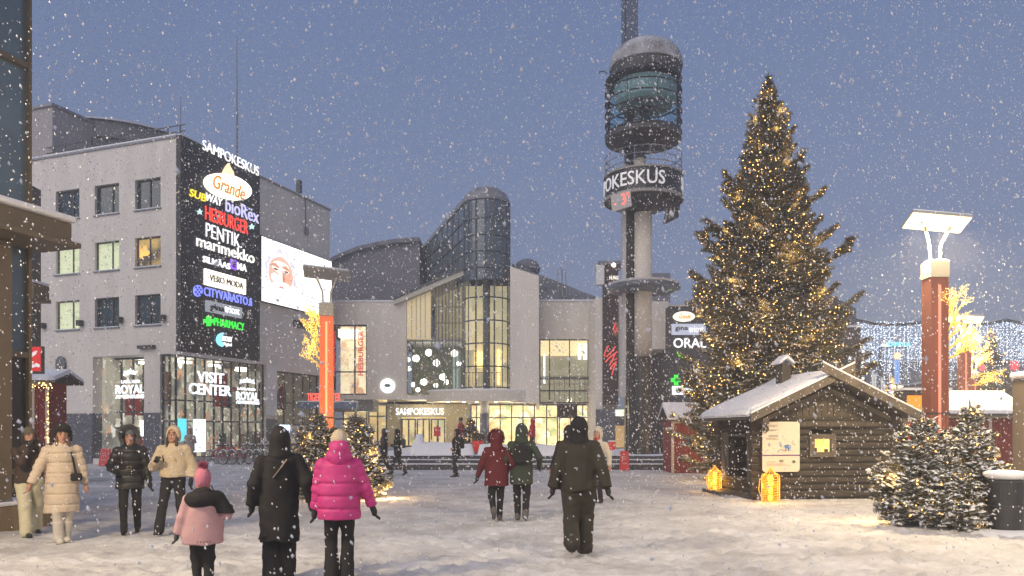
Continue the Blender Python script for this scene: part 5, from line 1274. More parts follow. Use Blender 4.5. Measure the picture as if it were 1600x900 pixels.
# ================================================================== LAMP POSTS
def lamp_post(label, x, y, mode, rz=0.0, aim=0.0, pw=430, branch=None, panel='lit', cheap=False, tilt=.12, H=4.6):
    t = thing('lamp_post', label, 'lamp post', (x, y, 0), rz, 'square red lamp posts on the square and street')
    hot = mode == 'hot'
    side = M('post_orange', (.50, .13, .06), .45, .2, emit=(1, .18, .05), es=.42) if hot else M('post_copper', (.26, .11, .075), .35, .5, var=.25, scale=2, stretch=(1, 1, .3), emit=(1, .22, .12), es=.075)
    tube = E('post_tube_hot', (1, .30, .12), 1.6) if hot else E('post_tube', (1, .25, .17), .85)
    w = .17
    mb = MB()
    for sx in (-1, 1):
        for sy in (-1, 1): mb.box(sx * w - (.045 if sx > 0 else -.0) - (0 if sx > 0 else 0), sx * w + (0 if sx > 0 else .045), sy * w - (.045 if sy > 0 else 0), sy * w + (0 if sy > 0 else .045), 0, H)
    mb.box(-w + .01, w - .01, -w + .02, w - .02, 0, H); mb.build('shaft', side, t, world=False)
    mb = MB(); mb.cyl((0, -w + .005, .25), (0, -w + .005, H - .15), .026, n=8); mb.build('light_tube', tube, t, world=False)
    mb = MB(); mb.box(-.185, .185, -.185, .185, H + .003, H + .33); mb.build('collar', M('collar_steel', (.46, .42, .34), .45, .3, var=.08), t, world=False, bevel=.01)
    mb = MB(); mb.box(-.19, .19, -.19, .19, 1.95, 1.99); mb.build('band', FRAME, t, world=False)
    mb = MB()
    mb.box(-.15, .15, -.15, .15, H + .333, H + .36); mb.build('collar_snow', SNOW, t, world=False)
    rod = M('rod_pale', (.55, .50, .38), .45, .2)
    zt_ = H + 1.0
    for px_, dx_ in ((-.09, -.16), (.09, .16)):
        mb = MB(); mb.tube([(px_, 0, H + .3), (px_ + dx_ * .1, .0, H + .65), (px_ + dx_ * .6, -.05, zt_ - .15), (px_ + dx_, -.10, zt_)], .024, 7); mb.build('rod', rod, t, world=False)
    # reflector panel
    mb = MB(); L2, W2 = .58, .16
    mb.hexa([(-L2, -W2 - .12, zt_ + .24), (L2, -W2 - .12, zt_ + .14), (L2, W2, zt_ - .06), (-L2, W2, zt_ + .04), (-L2, -W2 - .12, zt_ + .27), (L2, -W2 - .12, zt_ + .17), (L2, W2, zt_ - .03), (-L2, W2, zt_ + .07)])
    mb.build('reflector', M('reflector_grey', (.34, .36, .38), .4), t, world=False)
    mb = MB(); mb.hexa([(-L2 + .02, -W2 - .10, zt_ + .215), (L2 - .02, -W2 - .10, zt_ + .115), (L2 - .02, W2 - .02, zt_ - .072), (-L2 + .02, W2 - .02, zt_ + .028), (-L2 + .02, -W2 - .10, zt_ + .228), (L2 - .02, -W2 - .10, zt_ + .128), (L2 - .02, W2 - .02, zt_ - .060), (-L2 + .02, W2 - .02, zt_ + .040)])
    if panel == 'lit': mb.build('lamp', E('panel_lit', (1, .74, .34), 3.2), t, world=False)
    mb = MB(); mb.hexa([(-L2, -W2 - .12, zt_ + .273), (L2, -W2 - .12, zt_ + .173), (L2, W2, zt_ - .027), (-L2, W2, zt_ + .073), (-L2 + .03, -W2 - .10, zt_ + .30), (L2 - .03, -W2 - .10, zt_ + .20), (L2 - .03, W2 - .02, zt_ + .02), (-L2 + .03, W2 - .02, zt_ + .12)]); mb.build('snow_cap', SNOW, t, world=False)
    if panel == 'lit':
        ld = bpy.data.lights.new('lamp_light', 'AREA'); ld.shape = 'RECTANGLE'; ld.size = 1.2; ld.size_y = .35; ld.energy = pw; ld.color = (1, .76, .45); ld.spread = R(165)
        lo = bpy.data.objects.new('lamp_light', ld); C.objects.link(lo); lo.parent = t; lo.location = (0, -.1, zt_ - .10); lo.rotation_euler = (aim, 0, 0)
    return t
def light_branch(label, base, dirx, size, seed, yflat=.5, n0=6, ang=(.15, 1.25)):
    t = thing('light_branch', label, 'light decoration', base, group='golden glowing branch decorations on the lamp posts')
    r = random.Random(seed); mb = MB(); pts = []
    def grow(p, d, l, rad, dep):
        q = p + d * l; q2 = p + d * l * .5 + Vector((r.uniform(-1, 1), r.uniform(-1, 1) * yflat, r.uniform(-1, 1))) * l * .08
        mb.tube([p, q2, q], [rad, rad * .85, rad * .7], 5)
        for k in range(int(3 + l / size * 26)): pts.append(p + (q - p) * r.random() + Vector((r.gauss(0, 1), r.gauss(0, 1), r.gauss(0, 1))) * size * .022)
        if dep == 0: return
        for k in range(3 if dep > 1 else 2):
            nd = (d + Vector((r.uniform(-.75, .75), r.uniform(-.6, .6) * yflat, r.uniform(-.6, .75)))).normalized(); grow(q if k else q2, nd, l * r.uniform(.55, .8), rad * .62, dep - 1)
    for k in range(n0):
        a = ang[0] + (ang[1] - ang[0]) * k / max(1, n0 - 1) + r.uniform(-.1, .1); b = Vector((0, 0, size * (.0 + .85 * k / n0)))
        grow(b, Vector((dirx * math.cos(a), r.uniform(-.3, .3) * yflat, math.sin(a))).normalized(), size * r.uniform(.24, .34), size * .020, 3)
    mb.build('branch', M('gold_branch', (.7, .45, .1), .5, emit=(1, .55, .08), es=.45), t, world=False)
    V, F = octas(np.array([tuple(p) for p in pts]), size * .009); np_mesh('bulbs', V, F, E('gold_bulb', (1, .62, .14), 2.4), t, world=False)['kind'] = 'stuff'
    return t
lamp_post('tall square copper lamp post with a bright lit panel behind the right spruces', gx(1461, 15), 15, 'cool', 0.0)
lamp_post('square lamp post glowing orange with an unlit grey panel among the left spruces', gx(510.5, 20), 20.0, 'hot', R(10), panel='dark')
lamp_post('second lit copper lamp post from the right, above the red market stall', gx(1507, 28), 28, 'cool', R(-12), H=4.6)
lamp_post('third small lamp post down the street behind the golden branch', gx(1522, 41), 41, 'cool', R(-12), H=4.4)
lamp_post('small far lamp post left of the orange poster', gx(1400, 68), 68, 'cool', R(12), H=4.4)
# unseen posts: left inferred from warm ground, right added for light from the front
lamp_post('lit lamp post at the left edge of the square beside the glass front', -6.4, 5.0, 'cool', R(-12), aim=R(48), pw=400)
lamp_post('unseen lamp post added off frame at the right to light the square', 7.6, 4.0, 'cool', R(4), aim=R(56), pw=430)
light_branch('golden light branch on the right of the big copper lamp post', (gx(1477, 15), 14.98, gz(560, 15)), 1, 1.15, 3, ang=(.45, 1.5))
light_branch('golden light branch on the left of the orange lamp post', (gx(501, 20), 19.95, gz(575, 20)), -1, 1.25, 5, ang=(.7, 1.5), n0=5)
light_branch('golden light branch on the second copper lamp post', (gx(1515, 28), 27.9, gz(602, 28)), 1, 1.5, 8, n0=5)
light_branch('golden light branch on the far small lamp post', (gx(1396, 68), 67.9, gz(635, 68)), -1, 2.0, 9, n0=4, ang=(.4, 1.5))

# ================================================================== BIN, BOOTHS, STALLS
bn_ = thing('litter_bin', 'black litter bin with a thick snow cap at the right edge', 'bin', (gx(1572, 12.3), 12.3, 0))
mb = MB(); mb.lathe([(.235, 0), (.25, .03), (.25, .84), (.232, .86), (.01, .86)], (0, 0, 0), 28); mb.build('body', M('bin_black', (.022, .024, .026), .45, var=.3, scale=5), bn_, world=False, smooth=False)
mb = MB()
for k in range(3): mb.lathe([(.251, .05 + .79 * k / 2 - .008), (.257, .05 + .79 * k / 2), (.251, .05 + .79 * k / 2 + .008)], (0, 0, 0), 28)
mb.build('hoop', FRAME, bn_, world=False)
mb = MB(); mb.lathe([(.20, .862), (.285, .89), (.325, .935), (.32, .97), (.27, .995), (.12, 1.01), (.01, 1.012)], (0, 0, 0), 28); mb.build('snow_cap', SNOW, bn_, world=False, smooth=True)
mb = MB(); mb.lathe([(.60, -.03), (.42, .035), (.26, .075), (.235, .07)], (0, 0, 0), 28, sx=1.25); mb.build('snow_skirt', SNOW, bn_, world=False, smooth=True)
# booth at right edge
bt = thing('ticket_booth', 'yellow topped booth with snowy roof cut by the right edge', 'booth', (gx(1640, 14.6), 14.9, 0))
x0, x1 = gx(1583, 14.8), gx(1583, 14.8) + 1.5
mb = MB(); mb.box(x0 + .06, x1, 14.45, 14.8, gz(694, 14.4), 2.52); mb.build('upper_panel', M('yellow_panel', (.62, .32, .02), .5, emit=(1, .5, .04), es=.16), bt)
mb = MB(); mb.box(x0 + .06, x1, 14.46, 14.8, 0, gz(694, 14.4) - .003); mb.build('lower_panel', M('booth_white', (.55, .52, .47), .6, var=.12, scale=5), bt)
mb = MB(); mb.box(x0, x0 + .06, 14.4, 14.82, 0, 2.6); mb.box(x0, x1, 14.4, 14.44, 2.53, 2.62); mb.build('frame', M('booth_frame', (.13, .11, .09), .6), bt)
mb = MB(); mb.box(x0 - .06, x1 + .1, 14.33, 14.85, 2.63, 2.76); mb.build('snow_cap', SNOW, bt, bevel=.05)
mb = MB(); mb.tube([(x0 + .15, 14.42, 1.25), (x0 + .15, 14.36, 1.3), (x0 + .15, 14.36, 1.42), (x0 + .15, 14.42, 1.46)], .02, 6); mb.build('handle', FRAME, bt)
RED = M('barn_red', (.20, .022, .018), .8, var=.25, scale=4, stretch=(6, 6, 1), bump=.01)
TRIM = M('stall_trim', (.50, .44, .36), .7)
def stall(label, x0, x1, Y, depth, hw_, hr, trims, group='red wooden market stalls', lights=False, ov=.3):
    t = thing('market_stall', label, 'market stall', ((x0 + x1) / 2, Y, 0), 0, group)
    mb = MB(); nb_ = max(6, int((x1 - x0) / .16))
    for k in range(nb_):
        a = x0 + (x1 - x0) * k / nb_; b = x0 + (x1 - x0) * (k + 1) / nb_ - .012; mb.box(a, b, Y + (k % 2) * .012, Y + .05, 0, hw_)
    mb.box(x0, x1, Y + .05, Y + depth, 0, hw_); mb.build('wall', RED, t)
    mb = MB()
    for q in trims: mb.box(q - .05, q + .05, Y - .03, Y - .001, 0, hw_)
    mb.box(x0 - .02, x1 + .02, Y - .035, Y - .001, hw_ - .09, hw_ + .02); mb.build('trim', TRIM, t)
    mb = MB(); ym = Y + depth / 2
    for s_, y_e in ((1, Y - ov), (-1, Y + depth + ov)):
        mb.hexa([(x0 - ov, y_e, hw_ - .02), (x1 + ov, y_e, hw_ - .02), (x1 + ov, ym, hr), (x0 - ov, ym, hr), (x0 - ov, y_e, hw_ + .05), (x1 + ov, y_e, hw_ + .05), (x1 + ov, ym, hr + .07), (x0 - ov, ym, hr + .07)])
    mb.build('roof', M('stall_roof', (.10, .09, .08), .8), t)
    mb = MB()
    for y_e in (Y - ov - .02, Y + depth + ov + .02):
        mb.hexa([(x0 - ov - .02, y_e, hw_ + .055), (x1 + ov + .02, y_e, hw_ + .055), (x1 + ov + .02, ym, hr + .075), (x0 - ov - .02, ym, hr + .075), (x0 - ov, y_e + (.03 if y_e < ym else -.03), hw_ + .17), (x1 + ov, y_e + (.03 if y_e < ym else -.03), hw_ + .17), (x1 + ov, ym, hr + .2), (x0 - ov, ym, hr + .2)])
    mb.build('roof_snow', SNOW, t)
    if lights:
        r_ = random.Random(3); P = [(x0 - ov + (x1 - x0 + 2 * ov) * r_.random(), Y - ov - .03 + r_.uniform(-.02, .02), hw_ - .02 - r_.uniform(0, .16)) for _ in range(90)] + [(x1 - .02 + r_.uniform(-.03, .03), Y - .05, r_.uniform(.2, hw_)) for _ in range(40)]
        V, F = octas(np.array(P), .016); np_mesh('light_string', V, F, BULB_SOFT, t)['kind'] = 'stuff'
    return t
stall('long red market stall with a snowy roof behind the right spruces', gx(1474, 26), gx(1590, 26), 26, 2.6, 2.15, 2.85, [gx(1480, 26), gx(1547, 26), gx(1585, 26)])
stall('small red stall with snowy roof left of the christmas tree', gx(1050, 29.5), gx(1105, 29.5), 29.5, 1.8, 2.0, 2.55, [gx(1051, 29.5)], ov=.18)
stall('dark red stall with golden string lights under its eave at the left edge', gx(0, 23.5), gx(104, 24.4), 23.5, .9, 3.1, 3.35, [gx(52, 23.5), gx(104, 24.4)-.06], lights=True, ov=.35)
ps = thing('poster_stand', 'black framed stand with an orange and red lit poster right of the log hut', 'poster stand', (gx(1446, 21), 21, 0))
mb = MB(); mb.box(gx(1411, 21), gx(1483, 21), 21, 21.5, 0, gz(610, 21)); mb.build('frame', FRAME, ps)
FPs = Fac(0, 21, 1, 0)
mb = MB(); mb.box(gx(1417, 21), gx(1477, 21), 20.97, 20.999, gz(716, 21), gz(618, 21)); mb.build('poster', E('poster_orange', (1, .30, .03), .75), ps)
shape_px(FPs, [(1418, 640), (1450, 655), (1476, 640), (1476, 700), (1418, 700)], .031, .038, E('poster_red', (.85, .03, .02), .7), ps, 'poster_shape')
shape_px(FPs, [(1440, 622), (1476, 622), (1476, 632)], .031, .038, E('poster_red', (.85, .03, .02), .7), ps, 'poster_shape')
mb = MB(); mb.box(gx(1409, 21), gx(1485, 21), 20.9, 21.6, gz(610, 21) + .003, gz(606, 21)); mb.build('snow_cap', SNOW, ps)

# ================================================================== NEAR GLASS BUILDING (left edge)
YN = 13.4; FN = Fac(gx(48, YN), YN, -.339, -.94)
gb = thing('glass_fronted_building', 'bronze framed glass front cut by the left edge with a snow topped canopy', 'building', (gx(48, YN), YN, 0))
BR = M('bronze_frame', (.15, .115, .075), .45, .3, var=.12, scale=3)
NG = M('near_glass', (.085, .135, .17), .10, 0, spec=1.0, var=.4, scale=.5)
mb = MB(); hN = 14.0
FN.box(mb, 0, .055, .5, hN, -.12, .03)
for z in (FN.z(20, 92), FN.z(25, 553)): FN.box(mb, .057, 6, z - .05, z + .05, -.10, .02)
for u_ in (2.0, 4.0): FN.box(mb, u_, u_ + .06, .5, hN, -.12, .03)
for y in (737, 766): z = FN.z(20, y); FN.box(mb, .057, 6, z - .045, z + .045, -.09, .03)
mb.build('mullion', BR, gb)
mb = MB(); FN.box(mb, .03, 6, FN.z(25, 553), hN, -.10, -.06); mb.build('window', NG, gb)
mb = MB(); FN.box(mb, .03, 6, .5, FN.z(25, 553) - .05, -.10, -.06); mb.build('dark_panel', M('navy_panel', (.010, .010, .020), .25), gb)
mb = MB(); FN.box(mb, .0, 6, .5, hN, -6, -.13); mb.build('wall', M('bronze_wall', (.16, .12, .08), .6), gb)
mb = MB(); zc1_ = FN.z(48, 345); FN.box(mb, -.12, 6, zc1_ - .42, zc1_ - .10, .035, .82); FN.box(mb, -.20, 6, zc1_ - .52, zc1_ - .43, .035, .95); mb.build('canopy', BR, gb, bevel=.01)
mb = MB(); FN.box(mb, -.16, 6, zc1_ - .095, zc1_ + .02, .035, .93); mb.build('canopy_snow', SNOW, gb, bevel=.05)
mb = MB(); FN.box(mb, .6, .85, .5, zc1_ - .53, .04, .30); FN.box(mb, .60, .84, .5, zc1_ - .55, .31, .34); mb.build('pillar', BR, gb)
mb = MB(); FN.box(mb, -.12, 6, -.05, .40, .0, .40)
mb.build('plinth', M('plinth_stone', (.20, .145, .085), .75, var=.2, scale=4, stretch=(8, 8, 1)), gb, bevel=.01)
mb = MB(); FN.box(mb, -.14, 6, .403, .47, .0, .42); mb.build('plinth_snow', SNOW, gb, bevel=.02)
ax_ = thing('brick_annex', 'dark brick block seen in the gap behind the near glass front', 'building', (gx(20, 24), 26.5, 0))
mb = MB(); mb.box(gx(-60, 26.5), gx(64, 27), 26.5, 27, 0, gz(290, 26.5)); mb.build('wall', M('dark_brick', (.10, .085, .08), .8, var=.4, scale=3, stretch=(1, 1, 6), bump=.01), ax_)
mb = MB()
for k in range(20): z = 2.2 + k * .38; mb.box(gx(-60, 26.4), gx(65, 26.9), 26.44, 26.5, z, z + .04)
mb.build('course_ledge', M('ledge_grey', (.30, .30, .32), .8), ax_)
mb = MB(); mb.box(gx(0, 21), gx(77, 21.7), 21, 21.7, gz(462, 21), gz(441, 21)); mb.box(gx(0, 21), gx(80, 21.7), 20.9, 21.7, gz(468, 21), gz(462, 21) - .003); mb.build('canopy', BR, ax_)
mb = MB(); mb.box(gx(0, 21), gx(78, 21.7), 20.95, 21.7, gz(441, 21) + .003, gz(437, 21)); mb.build('canopy_snow', SNOW, ax_)
rs = thing('hanging_sign', 'red framed sign with a white feather shape above the dark red stall', 'sign', (gx(56, 22.5), 22.5, gz(583, 22.5)))
FRs = Fac(0, 22.5, 1, 0)
mb = MB(); mb.box(gx(44, 22.5), gx(66, 22.5), 22.5, 22.62, gz(584, 22.5), gz(541, 22.5)); mb.build('frame', FRAME, rs)
plate_px(FRs, 45, 64, 561, 38, .001, .01, E('hanging_red', (.60, .02, .02), .7), rs, 'face')
shape_px(FRs, [(47, 560), (49, 553), (54, 549), (59, 548), (57, 553), (52, 557)], .012, .02, M('feather_white', (.7, .65, .65), .6, emit=(1, .9, .9), es=.4), rs, 'feather_emblem')
shape_px(FRs, [(47, 569), (50, 567), (53, 570), (57, 567), (63, 570), (62, 574), (56, 573), (51, 575), (47, 573)], .012, .02, M('feather_white'), rs, 'script_mark')

# ================================================================== SIGN BLOCK BEHIND THE TREE, STREET BEYOND
kb = thing('signed_block', 'dark building block with lit shop signs partly behind the christmas tree', 'building', (gx(1140, 47), 47, 0))
KD = M('block_dark', (.055, .052, .055), .7, var=.3, scale=2)
mb = MB(); mb.box(gx(1046, 46), gx(1225, 46), 46, 60, 0, gz(478, 46)); mb.build('wall', KD, kb)
FK = Fac(0, 46, 1, 0)
FK2 = Fac(gx(1226, 46), 46, .75, 1)
mb = MB(); FK2.box(mb, 0, FK2.u(1338), 0, gz(452, 52), -5, 0); mb.build('side_wall', M('block_blue', (.09, .10, .11), .6, var=.3, scale=1), kb)
mb = MB(); mb.box(gx(1046, 45.9), gx(1075, 45.9), 45.85, 46, gz(479, 46), gz(477, 46)); mb.build('edge_trim', TRIM, kb)
for k, (x0_, x1_, y0, y1) in enumerate(((1226, 1330, 640, 700),)): pass
mb = MB(); FK.box(mb, gx(1075, 46), gx(1225, 46), .2, 3.0, .01, .06); mb.build('shop_window', lit_interior('block_shop', [(.9, .7, .3), (.3, .25, .2), (.2, .3, .5)], .5, base=(.6, .45, .2), mixv=.8), kb)
mb = MB(); FK.box(mb, gx(1083, 46), gx(1098, 46), gz(585, 46), gz(568, 46), .01, .05); mb.build('lit_window', E('cream_window', (1, .82, .48), .55), kb)
def sign_thing(label, F, px, py): return thing('shop_sign', label, 'sign', F.P(F.u(px), F.z(px, py), .05), group='lit shop signs on the block behind the tree')
s_ = sign_thing('white oval sign with orange script high left of the christmas tree', FK, 1072, 505)
shape_px(FK, ell(1068, 495, 17, 8), .03, .15, E('sign_warm_dim', (1, .93, .74), .9), s_, 'oval'); text_px(FK, 'Grande', 1060, 1078, 495, 7, .153, E('sign_orange'), s_, shear=.35)
s_ = sign_thing('grey light box sign below the oval sign, left of the christmas tree', FK, 1075, 524)
plate_px(FK, 1049, 1102, 515, 17, .03, .15, E('sign_box_grey2', (.42, .45, .55), .8), s_); text_px(FK, 'gina', 1054, 1074, 514, 9, .153, M('letter_dark'), s_, bold=.03); text_px(FK, 'tricot', 1076, 1098, 515, 9, .153, W_, s_, bold=-.005)
s_ = sign_thing('big white lettering above the green cross, left of the christmas tree', FK, 1075, 545)
text_px(FK, 'ORAL', 1052, 1103, 536, 15, .03, W_, s_, bold=.02)
shape_px(FK, [(1057, 549), (1061, 554), (1067, 557), (1072, 557), (1072, 559), (1066, 559.5), (1060, 556)], .03, .09, E('sign_lime', (.25, 1, .05), 1.2), s_, 'green_swoosh')
s_ = sign_thing('green lit pharmacy cross left of the christmas tree', FK, 1056, 602)
shape_px(FK, cross(1056, 594, 8, .38), .03, .13, G_, s_, 'cross'); shape_px(FK, ell(1056, 594, 3, 3, 12), .132, .15, M('cross_dark', (.02, .2, .03), emit=(.02, .4, .03), es=.5), s_, 'emblem')
s_ = sign_thing('white rounded light box with a dark ring beside the green cross', FK, 1075, 615)
plate_px(FK, 1050, 1087, 610, 13, .03, .15, E('sign_box_white', (.95, .98, 1), 1.4), s_); mb = MB(); mb.tube([FK.P(FK.u(1059 + 4 * math.cos(t)), FK.z(1059, 610 + 4 * math.sin(t)), .16) for t in np.linspace(0, 6.28, 14)[:-1]], .03, 4, closed=True); mb.build('ring_emblem', M('letter_dark'), s_)
s_ = sign_thing('blue neon word glimpsed through the lower christmas tree', FK, 1157, 592); [plate_px(FK, 1146 + 5 * q, 1149.5 + 5 * q, 589, 5, .03, .1, E('neon_blue', (.12, .15, 1), 2.2), s_, 'neon_shape') for q in range(5)]
s_ = sign_thing('white oval sign glimpsed through the right of the christmas tree', FK2, 1250, 512)
shape_px(FK2, ell(1252, 499, 5, 11), .03, .12, E('sign_warm_dim'), s_, 'oval'); shape_px(FK2, ell(1252, 500, 2, 5), .13, .15, E('sign_orange'), s_, 'flame')
s_ = sign_thing('red neon fan shapes glimpsed through the right of the christmas tree', FK2, 1285, 548)
for x, y, r_ in ((1270, 540, 5), (1292, 534, 6), (1290, 523, 4), (1290, 560, 5)): shape_px(FK2, ell(x, y, r_, r_ * 1.1, 10), .03, .1, E('neon_crimson', (1, .02, .06), .9), s_, 'neon_shape')
s_ = sign_thing('pale boxed letters on the block right of the christmas tree', FK2, 1272, 512)
text_px(FK2, 'DN', 1266, 1276, 508, 12, .03, E('pale_cyan', (.6, .85, .9), .8), s_, bold=.02); text_px(FK2, 'W', 1268, 1276, 487, 12, .03, E('pale_cyan', (.6, .85, .9), .8), s_, bold=.0); text_px(FK2, 'lm', 1293, 1306, 495, 9, .03, E('pale_cyan', (.6, .85, .9), .8), s_, bold=.0)

def blade(label, px, Y, y0, y1, wpx, txt, mirror=False):
    t = thing('blade_sign', label, 'sign', (gx(px, Y), Y, gz(y1, Y)), group='upright signs hanging out over the street')
    w2 = wpx / 2; mb = MB(); mb.box(gx(px - w2, Y), gx(px + w2, Y), Y, Y + .25, gz(y1, Y), gz(y0, Y)); mb.build('backing', M('blade_dark', (.035, .045, .045), .5), t)
    FF = Fac(0, Y, 1, 0); n = len(txt)
    for k, ch_ in enumerate(txt):
        yc = y0 + (y1 - y0) * (k + .5) / n; text_px(FF, ch_, px + (w2 * .5 if mirror else -w2 * .5), px + (-w2 * .5 if mirror else w2 * .5), yc, (y1 - y0) / n * .72, .02, W_, t, bold=.04)
    mb = MB(); mb.bar((gx(px - w2, Y) - 1.4, Y + .12, gz(y0, Y) - .3), (gx(px - w2, Y), Y + .12, gz(y0, Y) - .3), .08); mb.build('bracket', FRAME, t)
    return t
blade('upright dark sign with white letters, right one of the two beside the street', 1348, 43, 546, 612, 9, 'SAMPOKESKUS')
blade('upright green grey sign with mirrored white letters just right of the hut roof cross', 1327, 41, 556, 606, 8, 'AMPOKES', True)

# street: rows of buildings along both sides, running away
def street_house(label, xa, xb, ya, yb, h, col, lit_cols=(), side=1, seed=0):
    t = thing('street_building', label, 'building', ((xa + xb) / 2, ya, 0), 0, 'buildings along the shopping street')
    mb = MB(); mb.box(xa, xb, ya, yb, 0, h); mb.build('wall', M('street_wall_%d' % seed, col, .8, var=.2, scale=1), t)
    F_ = Fac(xb if side > 0 else xa, ya, 0, 1); r_ = random.Random(seed)
    mb = MB(); mw = MB()
    n = int((yb - ya) / 2.6)
    for k in range(n):
        for fl in range(int((h - 3.6) / 3)):
            u0_ = .8 + k * 2.6; z_ = 4.0 + fl * 3
            F_.box(mw if r_.random() < .25 else mb, u0_, u0_ + 1.3, z_, z_ + 1.5, .005, .05)
    if mb.n: build_split(mb, 'window', GLASS_DARK, t)
    if mw.n: build_split(mw, 'window', E('street_lit', (1, .72, .38), .5), t)
    mb = MB(); F_.box(mb, .5, yb - ya - .5, .5, 2.9, .005, .06); mb.build('shop_window', lit_interior('street_shop', [(1, .75, .4), (.3, .3, .35), (.9, .4, .2), (.4, .5, .9)], .7, base=(.7, .55, .35), mixv=.8), t)
    mb = MB(); mb.box(xa - .1, xb + .1, ya - .1, yb + .1, h, h + .15); mb.build('roof_snow', SNOW, t)
    return t
street_house('dark brown building with lit upright strips left of the street', 17.5, 23.6, 52, 84, 8.6, (.075, .06, .055), seed=1)
street_house('purple grey building farther down the left of the street', 22.5, 33, 86, 128, 11.5, (.08, .07, .08), seed=2)
street_house('dim grey building closing the far end of the street', 40, 100, 150, 170, 15, (.10, .095, .11), seed=3)
street_house('long low dark building right of the street behind the red stall', 47, 62, 62, 112, 7.0, (.07, .06, .06), side=-1, seed=4)
for k, (px, Y) in enumerate(((1363, 50.5), (1367, 51), (1377, 58), (1381, 59), (1391, 66))):
    t = thing('light_strip', 'tall pale lit upright strip on the dark brown street building', 'light strip', (gx(px, Y), Y, 0), group='upright light strips on the street building')
    mb = MB(); mb.box(gx(px, Y), gx(px, Y) + .10, Y, Y + .1, 1.5, gz(578 + 6 * k, Y)); mb.build('strip', E('strip_pale' if k < 4 else 'strip_mauve', (.55, .55, .55) if k < 4 else (.6, .4, .7), .7), t)
t = thing('banner_flag', 'blue white upright lit banner beside the far lamp post', 'banner', (gx(1402, 62), 62, gz(605, 62))); mb = MB(); mb.box(gx(1398.5, 62), gx(1405.5, 62), 62, 62.1, gz(600, 62), gz(562, 62)); mb.build('panel', E('flag_blue', (.25, .42, .85), .8), t)
mb = MB(); mb.ball((gx(1402, 62), 62, gz(556, 62)), .3, 8, 6); mb.build('lamp', E('flag_lamp', (1, .6, .4), 1.2), t); mb = MB(); mb.bar((gx(1402, 62), 62.05, 0), (gx(1402, 62), 62.05, gz(560, 62)), .1); mb.build('pole', FRAME, t)
t = thing('far_shop_sign', 'small cyan and white lit word high over the far street', 'sign', (gx(1400, 74), 74, gz(545, 74)))
FFs = Fac(0, 74, 1, 0); text_px(FFs, 'HI', 1378, 1386, 539, 6, .05, E('far_white', (1, .95, .75), 1.2), t, bold=.02); text_px(FFs, 'ZAPIOKA', 1386, 1422, 538, 7, .05, E('far_cyan', (.15, .8, .9), 1.2), t, bold=.02)
mb = MB(); mb.bar((gx(1376, 74), 74, gz(543.5, 74)), (gx(1424, 74), 74, gz(543.5, 74)), .08); mb.bar((gx(1376, 74), 74.1, gz(543, 74)), (gx(1376, 74) , 74.1, 0), .2); mb.build('bracket', FRAME, t)
# second christmas tree far down the street
pr2 = interp([(.5, 2.3), (3, 2.2), (6, 1.3), (9, .5), (10.2, .1)])
make_spruce('christmas_tree', 'dim far christmas tree with lights behind the street light curtain', 'christmas tree', (gx(1549, 66), 66, 0), 10.4, pr2, .5, .5, 8, .4, 77, .5, .6, 500, .05, lights=0, width=1.6, snowmat=FROST)
for px, py, s in ((1585, 571, 8), (1535, 575, 5), (1478, 566, 4)):
    t = thing('star_decoration', {1585: 'large blurry red star light over the street at the right', 1535: 'smaller red star light left of the far christmas tree', 1478: 'small dark red light beside the big copper lamp post'}[px], 'light decoration', at(px, py, 60), group='red star lights hung over the street')
    mb = MB(); c = at(px, py, 60)
    for k in range(8): a = k * math.pi / 4; mb.bar(c, c + Vector((math.cos(a), 0, math.sin(a))) * s * .05, .12)
    mb.build('star', E('star_red', (1, .10, .12), .9), t)
    mb = MB(); mb.bar(c, c + Vector((0, 0, 2.2)), .02); mb.build('cable', FRAME, t)
# light curtains over the street
for row, (Y, top) in enumerate(((46, 8.3), (54, 9.3), (63, 10.6), (73, 12.1), (85, 13.7), (98, 15.6))):
    xa, xb = gx(1338, Y), gx(1690, Y)
    t = thing('light_curtain', 'hanging curtain of tiny cool white lights strung over the street', 'light curtain', ((xa + xb) / 2, Y, 5), group='light curtains strung over the street')
    rng = np.random.default_rng(100 + row); P = []
    ns = int((xb - xa) / .42); mb = MB()
    mb.tube([(xa + (xb - xa) * k / 12, Y, top - .35 * math.sin(math.pi * (k % 4) / 4)) for k in range(13)], .03, 4); mb.build('cable', FRAME, t)
    for k in range(ns):
        x = xa + (xb - xa) * (k + .5) / ns; L_ = rng.uniform(2.0, 4.6) * (1 + row * .10); z = np.arange(top - .2, max(3.2, top - .2 - L_), -.24); P.append(np.stack([x + rng.normal(0, .05, len(z)), Y + rng.normal(0, .05, len(z)), z + rng.normal(0, .05, len(z))], -1))
    P = np.concatenate(P); P = P[rng.random(len(P)) < .8]; V, F = octas(P, (.028 + .005 * row) * rng.uniform(.6, 1.4, len(P))); np_mesh('bulbs', V, F, E('cool_bulb', (.72, .84, 1), 2.3), t)['kind'] = 'stuff'

